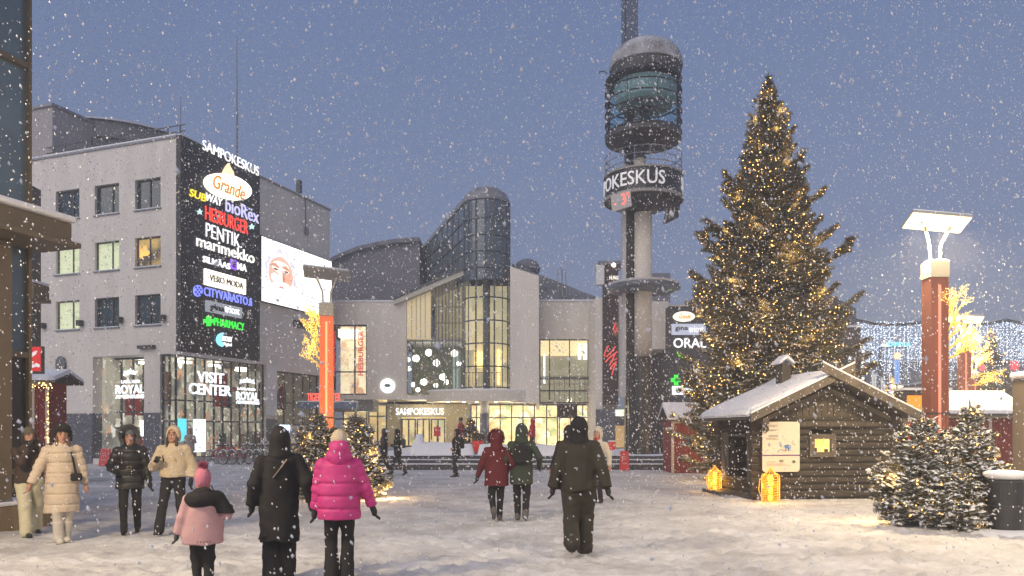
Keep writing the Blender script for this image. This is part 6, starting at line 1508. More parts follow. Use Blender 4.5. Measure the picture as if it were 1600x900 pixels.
# ================================================================== SMALL THINGS ON THE SQUARE
# snow walls on the platform edge
def lump(name, label, cat, x0, x1, y0, y1, z0, z1, seed, group=None, rough=.10):
    n = [max(3, int((x1 - x0) / .12)), max(3, int((y1 - y0) / .12))]; r = np.random.default_rng(seed)
    xs = np.linspace(x0, x1, n[0] + 1); ys = np.linspace(y0, y1, n[1] + 1); V = []; 
    X_, Y_ = np.meshgrid(xs, ys, indexing='ij')
    ex = np.minimum(1, np.minimum((X_ - x0), (x1 - X_)) / (.16) + .0); ey = np.minimum(1, np.minimum(Y_ - y0, y1 - Y_) / .14)
    e_ = np.clip(np.minimum(ex, ey), 0, 1); Z = z0 + (z1 - z0) * np.sqrt(1 - (1 - e_) ** 2) * (1 + rough * fbm(X_, Y_, seed, 3, 3.0))
    Z = np.where(e_ <= 0, z0 - .02, Z)
    X_ = X_ + .03 * fbm(Y_, Z, seed + 1, 2, 5); idx = np.arange(X_.size).reshape(X_.shape)
    F = np.stack([idx[:-1, :-1], idx[1:, :-1], idx[1:, 1:], idx[:-1, 1:]], -1).reshape(-1, 4)
    o = np_mesh(name, np.stack([X_, Y_, Z], -1).reshape(-1, 3), F, SNOW, smooth=True); return tag(o, label, cat, group)
g_ = 'packed snow walls on the platform edge'
lump('snow_wall', 'long packed snow wall on the platform left of the red coat walker', 'snow wall', gx(641, 34.3), gx(742, 34.3), 34.0, 34.7, .5, 1.06, 3, g_)
lump('snow_wall', 'packed snow wall on the platform right of the red coat walker', 'snow wall', gx(746, 34.3), gx(905, 34.3), 34.0, 34.7, .5, .99, 5, g_)
lump('snow_wall', 'low snow heap on the platform left of the tower base', 'snow wall', gx(905, 34.3), gx(960, 34.3), 34.1, 34.6, .5, .75, 6, g_)
lump('snow_block', 'rounded block of ice and snow standing on the left end of the long snow wall', 'snow block', gx(645, 34.3), gx(663, 34.3), 34.15, 34.6, 1.0, 1.48, 8, rough=.03)
for (px, Y, py0, py1, w_, lb) in ((975.5, 31.6, 703, 733, 14, 'red pavement sign on the ground left of the black tower base'), (165, 35.5, 700, 727, 16, 'red pavement sign in front of the left shop bay')):
    z0 = 0; h_ = (py1 - py0) / FPX * Y; t = thing('pavement_sign', lb, 'sign', (gx(px, Y), Y, 0), group='red pavement signs')
    mb = MB(); ww = w_ / FPX * Y / 2
    mb.hexa([(-ww, -.20, 0), (ww, -.20, 0), (ww, -.17, 0), (-ww, -.17, 0), (-ww * .9, -.02, h_), (ww * .9, -.02, h_), (ww * .9, .01, h_), (-ww * .9, .01, h_)])
    mb.hexa([(-ww, .20, 0), (ww, .20, 0), (ww, .17, 0), (-ww, .17, 0), (-ww * .9, .04, h_), (ww * .9, .04, h_), (ww * .9, .012, h_), (-ww * .9, .012, h_)]); mb.build('board', M('sign_red_paint', (.45, .02, .02), .5, emit=(1, .05, .05), es=.06), t, world=False)
    mb = MB()
    for k, tx in enumerate((.35, .6, .72)): mb.bar((-ww * .5, -.20 + .18 * tx - .006, h_ * tx), (ww * (.5 - .15 * k), -.20 + .18 * tx - .006, h_ * tx), .012, .03)
    mb.build('print', M('print_pale', (.6, .5, .5)), t, world=False)
t = thing('door_sign', 'red square notice on a post beside the entrance doors', 'sign', (gx(684, 50), 49.6, .5)); mb = MB(); mb.box(-.22, .22, -.03, .03, .75, 1.35); mb.build('plate', M('sign_red_paint'), t, world=False); mb = MB(); mb.box(-.04, .04, .031, .09, 0, 1.45); mb.build('post', FRAME, t, world=False)
t = thing('flower_pot', 'red pot with dark plants on the snow wall beside the canopy column', 'plant pot', (gx(746, 34.6), 34.9, .5))
mb = MB(); mb.lathe([(.12, 0), (.20, .0), (.27, .5), (.24, .52), (.01, .5)], (0, 0, .15), 16); mb.build('pot', M('pot_red', (.55, .03, .02), .4, emit=(1, .05, .02), es=.12), t, world=False)
V, F, MI = place([twig_template(8, 5, .3)], [(random.gauss(0, .06), random.gauss(0, .06), .65, random.gauss(0, .5), random.gauss(0, .5), 1, .35, .5, 0) for _ in range(60)]); np_mesh('foliage', V, F, [NEEDLE, M('berry_red', (.4, .02, .03))], t, MI, world=False)
t = make_spruce('small_spruce', 'little lit spruce beside the canopy column behind the snow wall', 'spruce tree', (gx(736, 36), 36, .5), 1.7, interp([(0, .6), (1.7, .04)]), .15, .16, 8, .11, 55, .15, .8, 60, .02, lights=1, lpow=3, width=.7)
t = thing('flower_pot', 'small red lit box on the platform left of the tower base', 'plant pot', (gx(958, 34.4), 34.9, .5)); mb = MB(); mb.box(-.14, .14, -.12, .12, .25, .62); mb.build('box', M('pot_red'), t, world=False); mb = MB(); mb.box(-.16, .16, -.14, .14, .623, .68); mb.build('snow_cap', SNOW, t, world=False)

# bicycles
def make_bike(label, red):
    t = thing('bicycle', label, 'bicycle', (0, 0, 0), 0, 'bicycles parked in the rack below the large white shop sign')
    FRM = M('bike_red', (.42, .03, .06), .4) if red else M('bike_grey', (.10, .11, .12), .4, .3)
    TY = M('tyre', (.03, .03, .03), .8); RIM = M('rim', (.5, .5, .52), .35, .8)
    for nm, cx_ in (('wheel', -.53), ('wheel', .53)):
        mb = MB(); mb.tube([(cx_ + .33 * math.cos(a), 0, .35 + .33 * math.sin(a)) for a in np.linspace(0, 6.283, 25)[:-1]], .02, 6, closed=True); w = mb.build(nm, TY, t, world=False)
        mb = MB(); mb.tube([(cx_ + .305 * math.cos(a), 0, .35 + .305 * math.sin(a)) for a in np.linspace(0, 6.283, 25)[:-1]], .010, 4, closed=True)
        for k in range(12): a = k * math.pi / 6; mb.bar((cx_, 0, .35), (cx_ + .3 * math.cos(a), 0, .35 + .3 * math.sin(a)), .004)
        mb.cyl((cx_, -.04, .35), (cx_, .04, .35), .02, n=8); mb.build('rim', RIM, w, world=False)
        mb = MB(); mb.tube([(cx_ + .37 * math.cos(a), 0, .35 + .37 * math.sin(a)) for a in np.linspace(.2, 2.6, 10)], .018, 4); mb.build('snowy_mudguard', SNOW, w, world=False)
    mb = MB()
    for a, b in (((-.53, .35), (-.18, .80)), ((-.18, .85), (-.08, .30)), ((-.08, .30), (.40, .72)), ((-.15, .72), (.38, .86)), ((-.53, .35), (-.08, .30)), ((.36, .95), (.53, .35))): mb.tube([(a[0], 0, a[1]), (b[0], 0, b[1])], .018, 6)
    mb.build('frame', FRM, t, world=False)
    mb = MB(); mb.hexa([(-.32, -.07, .90), (-.05, -.03, .90), (-.05, .03, .90), (-.32, .07, .90), (-.32, -.06, .96), (-.05, -.02, .95), (-.05, .02, .95), (-.32, .06, .96)]); mb.build('saddle', TY, t, world=False)
    mb = MB(); mb.hexa([(-.31, -.07, .963), (-.06, -.03, .953), (-.06, .03, .953), (-.31, .07, .963), (-.29, -.05, 1.0), (-.08, -.02, .98), (-.08, .02, .98), (-.29, .05, 1.0)]); mb.build('saddle_snow', SNOW, t, world=False)
    mb = MB(); mb.tube([(.22, -.28, 1.03), (.34, -.2, 1.06), (.34, 0, 1.0), (.34, .2, 1.06), (.22, .28, 1.03)], .014, 6); mb.build('handlebar', FRM, t, world=False)
    mb = MB(); mb.cyl((-.08, -.06, .30), (-.08, -.045, .30), .10, n=16); mb.bar((-.08, -.08, .30), (.05, -.08, .18), .02); mb.build('crank', RIM, t, world=False)
    return t
br_ = make_bike('red bicycle, among the leftmost of the bicycle rack', True); bg_ = make_bike('grey bicycle in the right part of the bicycle rack', False)
kids_red = br_; n_b = 9
for k in range(n_b):
    src = br_ if k < 4 else bg_
    o = src if k in (0, 4) else copy_tree(src)
    o.location = (gx(338 + k * 11.6, 36.9), 36.9 + .10 * k, 0); o.rotation_euler = (R(random.uniform(-6, 6)), 0, R(148 + random.uniform(-5, 5)))
    o['label'] = ['leftmost red bicycle of the rack, below the large white shop sign', 'second bicycle from the left in the rack, red', 'third bicycle from the left in the rack, red', 'fourth bicycle from the left, the last red one before the grey ones', 'fifth bicycle from the left, first grey one beside the red ones', 'sixth bicycle from the left in the rack, grey', 'seventh bicycle from the left in the rack, grey', 'eighth bicycle, second from the right end of the rack, grey', 'rightmost bicycle of the rack, grey, behind the black coat walker'][k]
# ================================================================== PEOPLE (signed distance bodies, meshed by surface nets)
def smin(a, b, k):
    h = np.clip(.5 + .5 * (b - a) / k, 0, 1); return b + (a - b) * h - k * h * (1 - h)
def cone(P, a, b, r0, r1):
    a = np.asarray(a, float); b = np.asarray(b, float); ab = b - a; L2 = max(float(ab @ ab), 1e-9)
    t = np.clip(((P - a) @ ab) / L2, 0, 1); q = P - a - t[..., None] * ab
    return np.sqrt((q * q).sum(-1)) - (r0 + (r1 - r0) * t)
def elli(P, c, r, rot=None):
    q = P - np.asarray(c, float)
    if rot is not None: q = q @ np.array(rot)
    r = np.asarray(r, float); k0 = np.sqrt(((q / r) ** 2).sum(-1)); k1 = np.sqrt(((q / (r * r)) ** 2).sum(-1)); return k0 * (k0 - 1) / np.maximum(k1, 1e-6)
def rbox(P, c, h, r, rot=None):
    q = P - np.asarray(c, float)
    if rot is not None: q = q @ np.array(rot)
    q = np.abs(q) - (np.asarray(h, float) - r); return np.sqrt((np.maximum(q, 0) ** 2).sum(-1)) + np.minimum(q.max(-1), 0) - r
def nets(f, lo, hi, h):
    lo = np.asarray(lo, float); n = np.maximum(4, np.ceil((np.asarray(hi) - lo) / h).astype(int) + 1)
    ax = [lo[i] + h * np.arange(n[i]) for i in range(3)]
    G = np.stack(np.meshgrid(*ax, indexing='ij'), -1).astype(np.float32)
    st = 4; cc = [np.minimum(np.arange(0, n[i] + st - 1, st), n[i] - 1) for i in range(3)]
    D0 = f(G[np.ix_(*cc)]).astype(np.float32)                     # coarse pass, then only the shell near the surface
    near = [np.minimum(np.round(np.arange(n[i]) / st).astype(int), len(cc[i]) - 1) for i in range(3)]
    D = D0[np.ix_(*near)].copy(); m = np.abs(D) < h * st * 1.15 + .022; D[m] = f(G[m]).astype(np.float32)
    D[0], D[-1] = 1, 1; D[:, 0], D[:, -1] = 1, 1; D[:, :, 0], D[:, :, -1] = 1, 1
    ins = D < 0; c = [ins[i:n[0] - 1 + i, j:n[1] - 1 + j, k:n[2] - 1 + k] for i in (0, 1) for j in (0, 1) for k in (0, 1)]
    cnt = sum(x.astype(np.int8) for x in c); act = (cnt > 0) & (cnt < 8); idx = -np.ones(act.shape, int); ids = np.argwhere(act); idx[act] = np.arange(len(ids))
    acc = np.zeros((len(ids), 3)); w = np.zeros(len(ids)); I, J, K = ids.T
    cor = [(i, j, k) for i in (0, 1) for j in (0, 1) for k in (0, 1)]
    for p in cor:
        for a_ in range(3):
            if p[a_] == 0:
                q = list(p); q[a_] = 1
                d0 = D[I + p[0], J + p[1], K + p[2]]; d1 = D[I + q[0], J + q[1], K + q[2]]; m = (d0 < 0) != (d1 < 0)
                t = d0 / np.where(np.abs(d0 - d1) < 1e-9, 1, d0 - d1); pos = np.tile(np.array(p, float), (len(ids), 1)); pos[:, a_] += t
                acc[m] += pos[m]; w[m] += 1
    V = lo + (ids + acc / np.maximum(w, 1)[:, None]) * h; Fs = []
    for a_ in range(3):
        b_, c_ = (a_ + 1) % 3, (a_ + 2) % 3; sl0 = [slice(None)] * 3; sl1 = [slice(None)] * 3; sl0[a_] = slice(0, -1); sl1[a_] = slice(1, None)
        s0 = ins[tuple(sl0)]; s1 = ins[tuple(sl1)]; e_ = np.argwhere(s0 != s1)
        ok = (e_[:, b_] > 0) & (e_[:, c_] > 0) & (e_[:, b_] < n[b_] - 1) & (e_[:, c_] < n[c_] - 1) & (e_[:, a_] < n[a_] - 1); e_ = e_[ok]
        def g(db, dc): q = e_.copy(); q[:, b_] -= db; q[:, c_] -= dc; return idx[q[:, 0], q[:, 1], q[:, 2]]
        q4 = np.stack([g(1, 1), g(0, 1), g(0, 0), g(1, 0)], -1); fl = s1[e_[:, 0], e_[:, 1], e_[:, 2]]; q4[fl] = q4[fl][:, ::-1]; Fs.append(q4[(q4 >= 0).all(1)])
    return V, np.concatenate(Fs)
def wrinkle(P, amp, seed, f=9.0, st=(1, 1, .6)):
    r = np.random.default_rng(seed); out = 0
    for k in range(6):
        d = r.normal(size=3) * np.array(st); d /= np.linalg.norm(d); fr = f * (1 + .9 * k / 2); out = out + np.sin(P @ (d * fr) + r.uniform(0, 6.3) + 1.7 * np.sin(P @ (np.roll(d, 1) * fr * .6) + r.uniform(0, 6))) / (1 + .5 * k)
    for k in range(4):                                            # sharper folds
        d = r.normal(size=3) * np.array(st); d /= np.linalg.norm(d); fr = f * 1.3 * (1 + .6 * k); v = P @ (d * fr) + 1.2 * np.sin(P @ (np.roll(d, 2) * fr * .5) + r.uniform(0, 6)); out = out + (1.4 * np.abs(np.sin(v)) - .9) / (1 + .3 * k)
    return amp * out / 2.6
def ik(a, b, l1, l2, pole):
    a = np.asarray(a, float); b = np.asarray(b, float); d = b - a; L_ = np.linalg.norm(d); m = (l1 + l2) * .999
    if L_ > m: b = a + d * m / L_; d = b - a; L_ = m
    u = d / L_; x = (l1 * l1 - l2 * l2 + L_ * L_) / (2 * L_); h_ = math.sqrt(max(l1 * l1 - x * x, 0)); p = np.asarray(pole, float); p = p - u * (p @ u); p /= max(np.linalg.norm(p), 1e-6)
    return a + u * x + p * h_, b

SKIN = M('skin', (.42, .22, .15), .6)
def person(label, px, Y, H, face, coat=None, legs=None, hood=None, hat=None, gloves=None, boots=None, arms=None, feet=None, bag=None, cat='person', far=False, lean=0.0, build=1.0, extra=None, hair=None, group=None, name='person', z0=0.0, headyaw=0.0, headtilt=0.0, hs=1.0):
    """face: heading in degrees, 0 = back to the camera (walking away), 180 = facing the camera, 90 = towards the left"""
    t = thing(name, label, cat, (gx(px, Y), Y, z0), R(face) + math.atan2(-gx(px, Y), Y), group)
    h = .022 if far else .0125; seed = int(px * 7 + Y * 13)
    s = H; sw = .108 * s * build
    hipz = .515 * s; shz = .808 * s
    ly = math.tan(lean)
    def cy_(z): return ly * max(0, z - hipz)
    feet = feet or ((-.075, .0, 0, 0), (.075, .0, 0, 0))      # (x, y, lift, pitch) for left and right
    LG = []
    for sd, (fx, fy, fl, fp) in zip((-1, 1), feet):
        hip = np.array([sd * .052 * s * build, 0, hipz]); ank = np.array([fx * s / 1.7, fy * s / 1.7, .048 * s + fl])
        kn, ank = ik(hip, ank, .245 * s, .235 * s, (sd * .08, 1, 0)); LG.append((hip, kn, ank, fp))
    arms = arms or ((-.20, .03, .50), (.20, .03, .50))        # wrist positions, fractions of H (x, y, z)
    AR = []
    for sd, (wx, wy, wz) in zip((-1, 1), arms):
        sh = np.array([sd * sw, cy_(shz), shz - .012 * s]); wr = np.array([wx, wy, wz]) * s
        pole = (sd * .5, -1, -.3) if wz < .62 else (sd * .5, -.35, -1)
        el, wr = ik(sh, wr, .168 * s, .150 * s, pole); AR.append((sh, el, wr))
    hc = np.array([0, cy_(.9 * s) + .012, .930 * s]); cyw, syw = math.cos(headyaw), math.sin(headyaw); ct, st_ = math.cos(headtilt), math.sin(headtilt)
    RH = np.array([[cyw, -syw, 0], [syw, cyw, 0], [0, 0, 1]]) @ np.array([[1, 0, 0], [0, ct, st_], [0, -st_, ct]])     # head local -> body local
    hk = s / 1.7 * hs
    def hp(x, y, z): return hc + RH @ (np.array([x, y, z]) * s * hs)
    def hand_sdf(P, sd, wr, el, fat=0.0):
        d = wr - el; d = d / np.linalg.norm(d); side = np.array([0, 1.0, 0]) - d * d[1]; side /= max(np.linalg.norm(side), 1e-6); inn = np.cross(d, side) * sd
        k = s / 1.7; D = elli(P, wr + d * .050 * k, np.array([.030, .042, .050]) * k + fat)
        for i, (o_, l_) in enumerate(((.030, .070), (.011, .080), (-.010, .076), (-.030, .060))):
            b0 = wr + d * .075 * k + side * o_ * k; b1 = b0 + d * l_ * .55 * k + inn * .006 * k; b2 = b1 + d * l_ * .42 * k + inn * .022 * k
            D = smin(D, np.minimum(cone(P, b0, b1, .0098 * k + fat, .009 * k + fat), cone(P, b1, b2, .009 * k + fat, .0078 * k + fat)), .006)
        t0 = wr + d * .025 * k + side * .030 * k; t1 = t0 + d * .035 * k + side * .028 * k; t2 = t1 + d * .030 * k + side * .006 * k
        return smin(D, np.minimum(cone(P, t0, t1, .013 * k + fat, .011 * k + fat), cone(P, t1, t2, .011 * k + fat, .009 * k + fat)), .010)
    def foot_sdf(P, ank, fp, r=.042, fat=0.0):
        c_, s__ = math.cos(fp), math.sin(fp); fw = np.array([0, c_, s__]); dn = np.array([0, s__, -c_]); k = s / 1.7
        heel = ank - fw * .035 * k + dn * (.040 * k); toe = ank + fw * .150 * k + dn * (.052 * k)
        d = smin(cone(P, heel, toe, (.043 + fat) * k, (.034 + fat) * k), cone(P, ank + np.array([0, 0, .06 * k]), heel, (.050 + fat) * k, (.043 + fat) * k), .03)
        cut = (P - ank) @ dn - .078 * k; return np.maximum(d, cut)
    # ---- body
    def f_body(P):
        k = s / 1.7
        D = elli(P, hc, np.array([.076, .094, .118]) * hk, RH)
        D = smin(D, elli(P, hp(0, .020, -.048), np.array([.054, .055, .045]) * hk, RH), .035)
        D = smin(D, cone(P, hp(0, -.01, -.045), (0, cy_(shz), shz), .052 * k, .064 * k), .03)
        if not far:
            D = smin(D, cone(P, hp(0, .055, .002), hp(0, .068, -.020), .011 * k, .016 * k), .012)       # nose
            D = smin(D, elli(P, hp(0, .052, -.043), np.array([.022, .012, .008]) * hk, RH), .008)        # lips
            D = smin(D, elli(P, hp(0, .048, -.065), np.array([.022, .018, .016]) * hk, RH), .015)
            for sd in (-1, 1):
                D = smin(D, elli(P, hp(sd * .046, -.004, -.012), np.array([.010, .022, .032]) * hk, RH), .008)
                D = np.maximum(D, -elli(P, hp(sd * .019, .060, .004), np.array([.013, .010, .008]) * hk, RH))
                D = smin(D, elli(P, hp(sd * .019, .048, .004), np.array([.011, .010, .010]) * hk, RH), .004)
                D = smin(D, cone(P, hp(sd * .008, .054, .018), hp(sd * .032, .046, .018), .005 * k, .004 * k), .008)
        D = smin(D, elli(P, (0, cy_(.74 * s), .735 * s), (.100 * s * build, .066 * s, .135 * s)), .05)
        D = smin(D, elli(P, (0, 0, .565 * s), (.088 * s * build, .066 * s, .085 * s)), .06)
        for sh, el, wr in AR:
            D = smin(D, cone(P, sh, el, .046 * k, .037 * k), .03); D = smin(D, cone(P, el, wr, .038 * k, .026 * k), .015)
        for hip, kn, ank, fp in LG:
            D = smin(D, cone(P, hip, kn, .080 * k, .046 * k), .03); D = smin(D, cone(P, kn, ank, .044 * k, .030 * k), .02)
            D = smin(D, foot_sdf(P, ank, fp, fat=-.022), .02)
        for sd, (sh, el, wr) in zip((-1, 1), AR): D = np.minimum(D, hand_sdf(P, sd, wr, el)) if not far else smin(D, elli(P, wr + (wr - el) / np.linalg.norm(wr - el) * .06, (.04, .045, .06)), .01)
        return D
    allp = np.array([p for a in AR for p in a] + [q for l in LG for q in l[:3]]); lo = allp.min(0) - .20; hi = allp.max(0) + .20; lo[2] = -.04; hi[2] = .93 * s + .22; lo[1] = min(lo[1], -.25); hi[1] = max(hi[1], .30)
    V, F = nets(f_body, lo, hi, h if not far else .024); ob = np_mesh('body', V, F, SKIN, t, smooth=True, world=False)
    facing = 90 < (face % 360) < 270
    if facing and not far:
        for sd in (-1, 1):
            mb = MB(); mb.ball(tuple(hp(sd * .019, .0555, .005)), .0060 * s, 8, 6, sz=.7); mb.build('eye', M('eye_dark', (.03, .02, .015), .3), ob, world=False, smooth=True)
            mb = MB(); mb.tube([tuple(hp(sd * .009, .062, .017)), tuple(hp(sd * .021, .060, .021)), tuple(hp(sd * .032, .053, .017))], .0028 * s, 5); mb.build('eyebrow', M('brow', (.05, .03, .02)), ob, world=False)
        mb = MB(); mb.tube([tuple(hp(-.017, .058, -.042)), tuple(hp(-.006, .065, -.040)), tuple(hp(.006, .065, -.040)), tuple(hp(.017, .058, -.042))], [.002, .0042, .0042, .002], 6); mb.build('lips', M('lips', (.33, .09, .08), .5), ob, world=False, smooth=True)
    # ---- trousers
    lc = legs or dict(m=M('trousers_black', (.018, .018, .020), .8, bump=.006, scale=12)); kk = s / 1.7; flare = lc.get('flare', 0); fatl = lc.get('fat', 0)
    def f_leg(P):
        D = elli(P, (0, 0, .56 * s), (.098 * s * build, .074 * s, .075 * s))
        for hip, kn, ank, fp in LG:
            a2 = ank + np.array([0, -.01, lc.get('len', -.01)])
            D = smin(D, cone(P, hip, kn, (.098 + fatl) * kk, (.068 + fatl) * kk), .045); D = smin(D, cone(P, kn, a2, (.068 + fatl) * kk, (.056 + fatl + flare) * kk), .03)
        D = np.maximum(D, -(P[..., 2] - (.018 if not lc.get('len', 0) > .1 else lc['len'])))
        D = D + wrinkle(P, .004 + .10 * fatl, seed, 16, (.3, .3, 1))
        return D
    V, F = nets(f_leg, lo, np.array([hi[0], hi[1], .64 * s]), h); np_mesh('trousers', V, F, lc['m'], t, smooth=True, world=False)
    # ---- boots
    bt_ = boots or dict(m=M('boot_black', (.02, .019, .018), .6)); bh = bt_.get('h', .12)
    for hip, kn, ank, fp in LG:
        def f_boot(P):
            up = kn - ank; up = up / np.linalg.norm(up)
            return smin(foot_sdf(P, ank, fp, fat=bt_.get('fat', 0.0)), cone(P, ank, ank + up * bh, (.052 + bt_.get('fat', 0)) * kk, (.054 + bt_.get('fat', 0)) * kk), .02) + wrinkle(P, .0015, seed, 30)
        V, F = nets(f_boot, ank - np.array([.13, .22, .14]), ank + np.array([.13, .30, .18 + bh]), h); V[:, 2] = np.maximum(V[:, 2], .002); np_mesh('boot', V, F, bt_['m'], t, smooth=True, world=False)
    # ---- coat
    c = coat; hem = c['hem'] * s; ch = c.get('chest', .118) * s * build; wa = c.get('waist', .108) * s * build; hm = c.get('hemw', .125) * s * build; dp = c.get('depth', .72); puff = c.get('puff', 0); rings = c.get('rings', ()); ar = c.get('arm', .058)
    ztab = [hem - .05, hem, .60 * s if hem < .58 * s else hem + .02, .66 * s, .74 * s, .80 * s, .835 * s, .865 * s]; wtab = [hm, hm, (hm + wa) / 2 if hem < .58 * s else hm, wa, ch, ch * .97, ch * .66, .055 * s]
    sway = c.get('sway', 0)
    def f_coat(P):
        z = P[..., 2]; a = np.interp(z, ztab, wtab); cyv = ly * np.maximum(0, z - hipz) - sway * np.maximum(0, .6 * s - z); b = a * dp
        q = np.sqrt((P[..., 0] / a) ** 2 + ((P[..., 1] - cyv) / b) ** 2); D = (q - 1) * np.minimum(a, b)
        D = np.maximum(D, z - .868 * s)
        for sh, el, wr in AR:
            e2 = wr - (wr - el) / np.linalg.norm(wr - el) * .01
            A = smin(cone(P, sh, el, (ar + .012) * kk, (ar + .002) * kk), cone(P, el, e2, (ar + .002) * kk, (ar - .010 + c.get('cuff', 0)) * kk), .025)
            A = np.maximum(A, ((P - e2) @ ((wr - el) / np.linalg.norm(wr - el))))
            if rings:
                tt = ((P - sh) @ (el - sh)) / ((el - sh) @ (el - sh)); A = A + .009 * np.exp(-((tt * 3.0) % 1.0 - .5) ** 2 * 60) * (puff > 0)
            D = smin(D, A, .028)
        D = np.maximum(D, hem + c.get('hemwave', .01) * np.sin(P[..., 0] * 18 + seed) - z)
        for rz_ in rings: D = D + .014 * np.exp(-((z - rz_ * s) / .012) ** 2) * (np.abs(P[..., 0]) < a * .95)
        if c.get('belt'): D = D + .018 * np.exp(-((z - c['belt'] * s) / .02) ** 2)
        D = D - puff * np.abs(np.sin(z * 26 + 1)) * .35
        if c.get('collar', 1): D = smin(D, np.maximum(cone(P, (0, cy_(.85 * s) - .01, .835 * s), (0, cy_(.88 * s), .875 * s), .078 * kk, .070 * kk), z - .875 * s), .02)
        return D + wrinkle(P, c.get('wr', .006) * 1.35, seed + 3, c.get('wf', 10))
    lo2 = lo.copy(); lo2[2] = hem - .04; m_ = max(hm, ch) + .07; lo2[0] = min(lo2[0], -m_); hi2 = np.array([max(hi[0], m_), max(hi[1], m_), .90 * s + .03]); lo2[1] = min(lo2[1], -m_)
    V, F = nets(f_coat, lo2, hi2, h); co = np_mesh('coat' if hem < .42 * s else 'jacket', V, F, c['m'], t, smooth=True, world=False)
    # ---- gloves
    if gloves and not far:
        for sd, (sh, el, wr) in zip((-1, 1), AR):
            if gloves == 'right' and sd < 0: continue
            V, F = nets(lambda P: np.minimum(hand_sdf(P, sd, wr, el, .004), cone(P, wr - (wr - el) * .1, wr + (wr - el) * .12, .034 * kk, .036 * kk)), wr - .20, wr + .20, .0075)
            np_mesh('glove', V, F, M('glove_black', (.016, .016, .017), .7) if gloves is True or gloves == 'right' else gloves, t, smooth=True, world=False)
    # ---- hair, hood, hat
    if hair:
        def f_hair(P):
            D = elli(P, hp(0, -.012, .010), np.array([.088, .098, .122]) * hk, RH); D = np.maximum(D, -elli(P, hp(0, .065, -.030), np.array([.064, .085, .095]) * hk, RH))
            for sd in (-1, 1): D = smin(D, cone(P, hp(sd * .042, .022, -.03), (sd * .07 * kk, .10 + cy_(.8 * s), (.93 - hair.get('len', .22)) * s), .026, .022), .02)
            return D + .004 * np.sin(P[..., 0] * 160) * np.sin(P[..., 2] * 14)
        V, F = nets(f_hair, hc - .36, hc + np.array([.25, .25, .2]), h * .8); np_mesh('hair', V, F, hair['m'], t, smooth=True, world=False)
    if hood:
        up = hood.get('up', True)
        def f_hood(P):
            if up:
                D = elli(P, hp(0, -.016, .012 + hood.get('tall', 0)), np.array([.108, .122, .140 + hood.get('tall', 0)]) * hk, RH)
                D = smin(D, cone(P, hp(0, -.016, -.02), (0, cy_(.83 * s) - .02, .83 * s), .098 * kk, hood.get('base', .088 if hood.get('open', True) else .125) * kk), .05)
                if hood.get('open', True): D = np.maximum(D, -elli(P, hp(0, .088, -.012), np.array([.062, .10, .088]) * hk, RH)); D = np.maximum(D, -elli(P, hp(0, .01, -.008), np.array([.082, .098, .122]) * hk, RH))
            else:
                D = elli(P, (0, -.085 * kk + cy_(.85 * s), .855 * s), np.array([.15, .085, .085]) * kk)
                D = smin(D, elli(P, (0, -.02 * kk + cy_(.86 * s), .872 * s), np.array([.115, .10, .045]) * kk), .04)
            D = D + wrinkle(P, .005, seed + 9, 14)
            if hood.get('quilt'): D = D + .010 * np.exp(-(P[..., 0] / .008) ** 2)
            return D
        V, F = nets(f_hood, hc - np.array([.28, .30, .32]), hc + np.array([.28, .25, .26]), h); np_mesh('hood', V, F, hood['m'], t, smooth=True, world=False)
        if hood.get('fur'):
            rg_ = np.random.default_rng(seed); rows_ = []
            ring = []
            for a in np.linspace(-.6, math.pi + .6, 120):
                if up: b_ = hp(.062 * 1.05 * math.cos(a) * 1.05, .050, .012 + .078 * math.sin(a))
                else: b_ = np.array([.14 * math.cos(a) * kk, (-.02 - .12 * abs(math.sin(a))) * kk, .875 * s])
                for q in range(6 if not far else 2):
                    dd = (RH @ np.array([math.cos(a), .5, math.sin(a)])) + rg_.normal(0, .55, 3); dd /= np.linalg.norm(dd)
                    rows_.append((*(b_ + rg_.normal(0, .008, 3)), *dd, rg_.uniform(.035, .06), .05, q % 3))
            V, F, MI = place([twig_template(3, i, 0, fat=.5) for i in range(3)], rows_); np_mesh('fur_trim', V, F, [hood['fur'], hood['fur']], t, MI, world=False)
    if hat:
        k_ = hat['k']
        def f_hat(P):
            if k_ == 'beanie':
                D = elli(P, hp(0, -.010, .030 + hat.get('tall', 0) / 2), np.array([.094, .108, .118 + hat.get('tall', 0)]) * hk, RH); D = np.maximum(D, -((P - hp(0, 0, .004 - hat.get('low', 0))) @ (RH @ np.array([0, -.12, 1.0]))))
                an = np.arctan2(P[..., 0] - hc[0], P[..., 1] - hc[1]); return D + .003 * np.sin(an * 34)
            if k_ == 'cap':
                D = elli(P, hp(0, -.008, .040), np.array([.090, .104, .085]) * hk, RH); D = np.maximum(D, -((P - hp(0, 0, .018)) @ (RH @ np.array([0, 0, 1.0])))); return smin(D, elli(P, hp(0, .085, .020), np.array([.05, .05, .008]) * hk, RH), .01)
            D = elli(P, hp(0, -.008, .052), np.array([.112, .118, .085]) * hk, RH)                          # fur hat with flaps
            for sd in (-1, 1): D = smin(D, cone(P, hp(sd * .058, -.008, .03), hp(sd * .062, -.002, -.045), .034 * kk, .026 * kk), .03)
            D = np.maximum(D, -elli(P, hp(0, .080, -.030), np.array([.060, .06, .075]) * hk, RH)); return D + wrinkle(P, .010, seed, 60)
        V, F = nets(f_hat, hc - np.array([.2, .2, .15]), hc + np.array([.2, .24, .27]), h * .8); ho = np_mesh('hat', V, F, hat['m'], t, smooth=True, world=False)
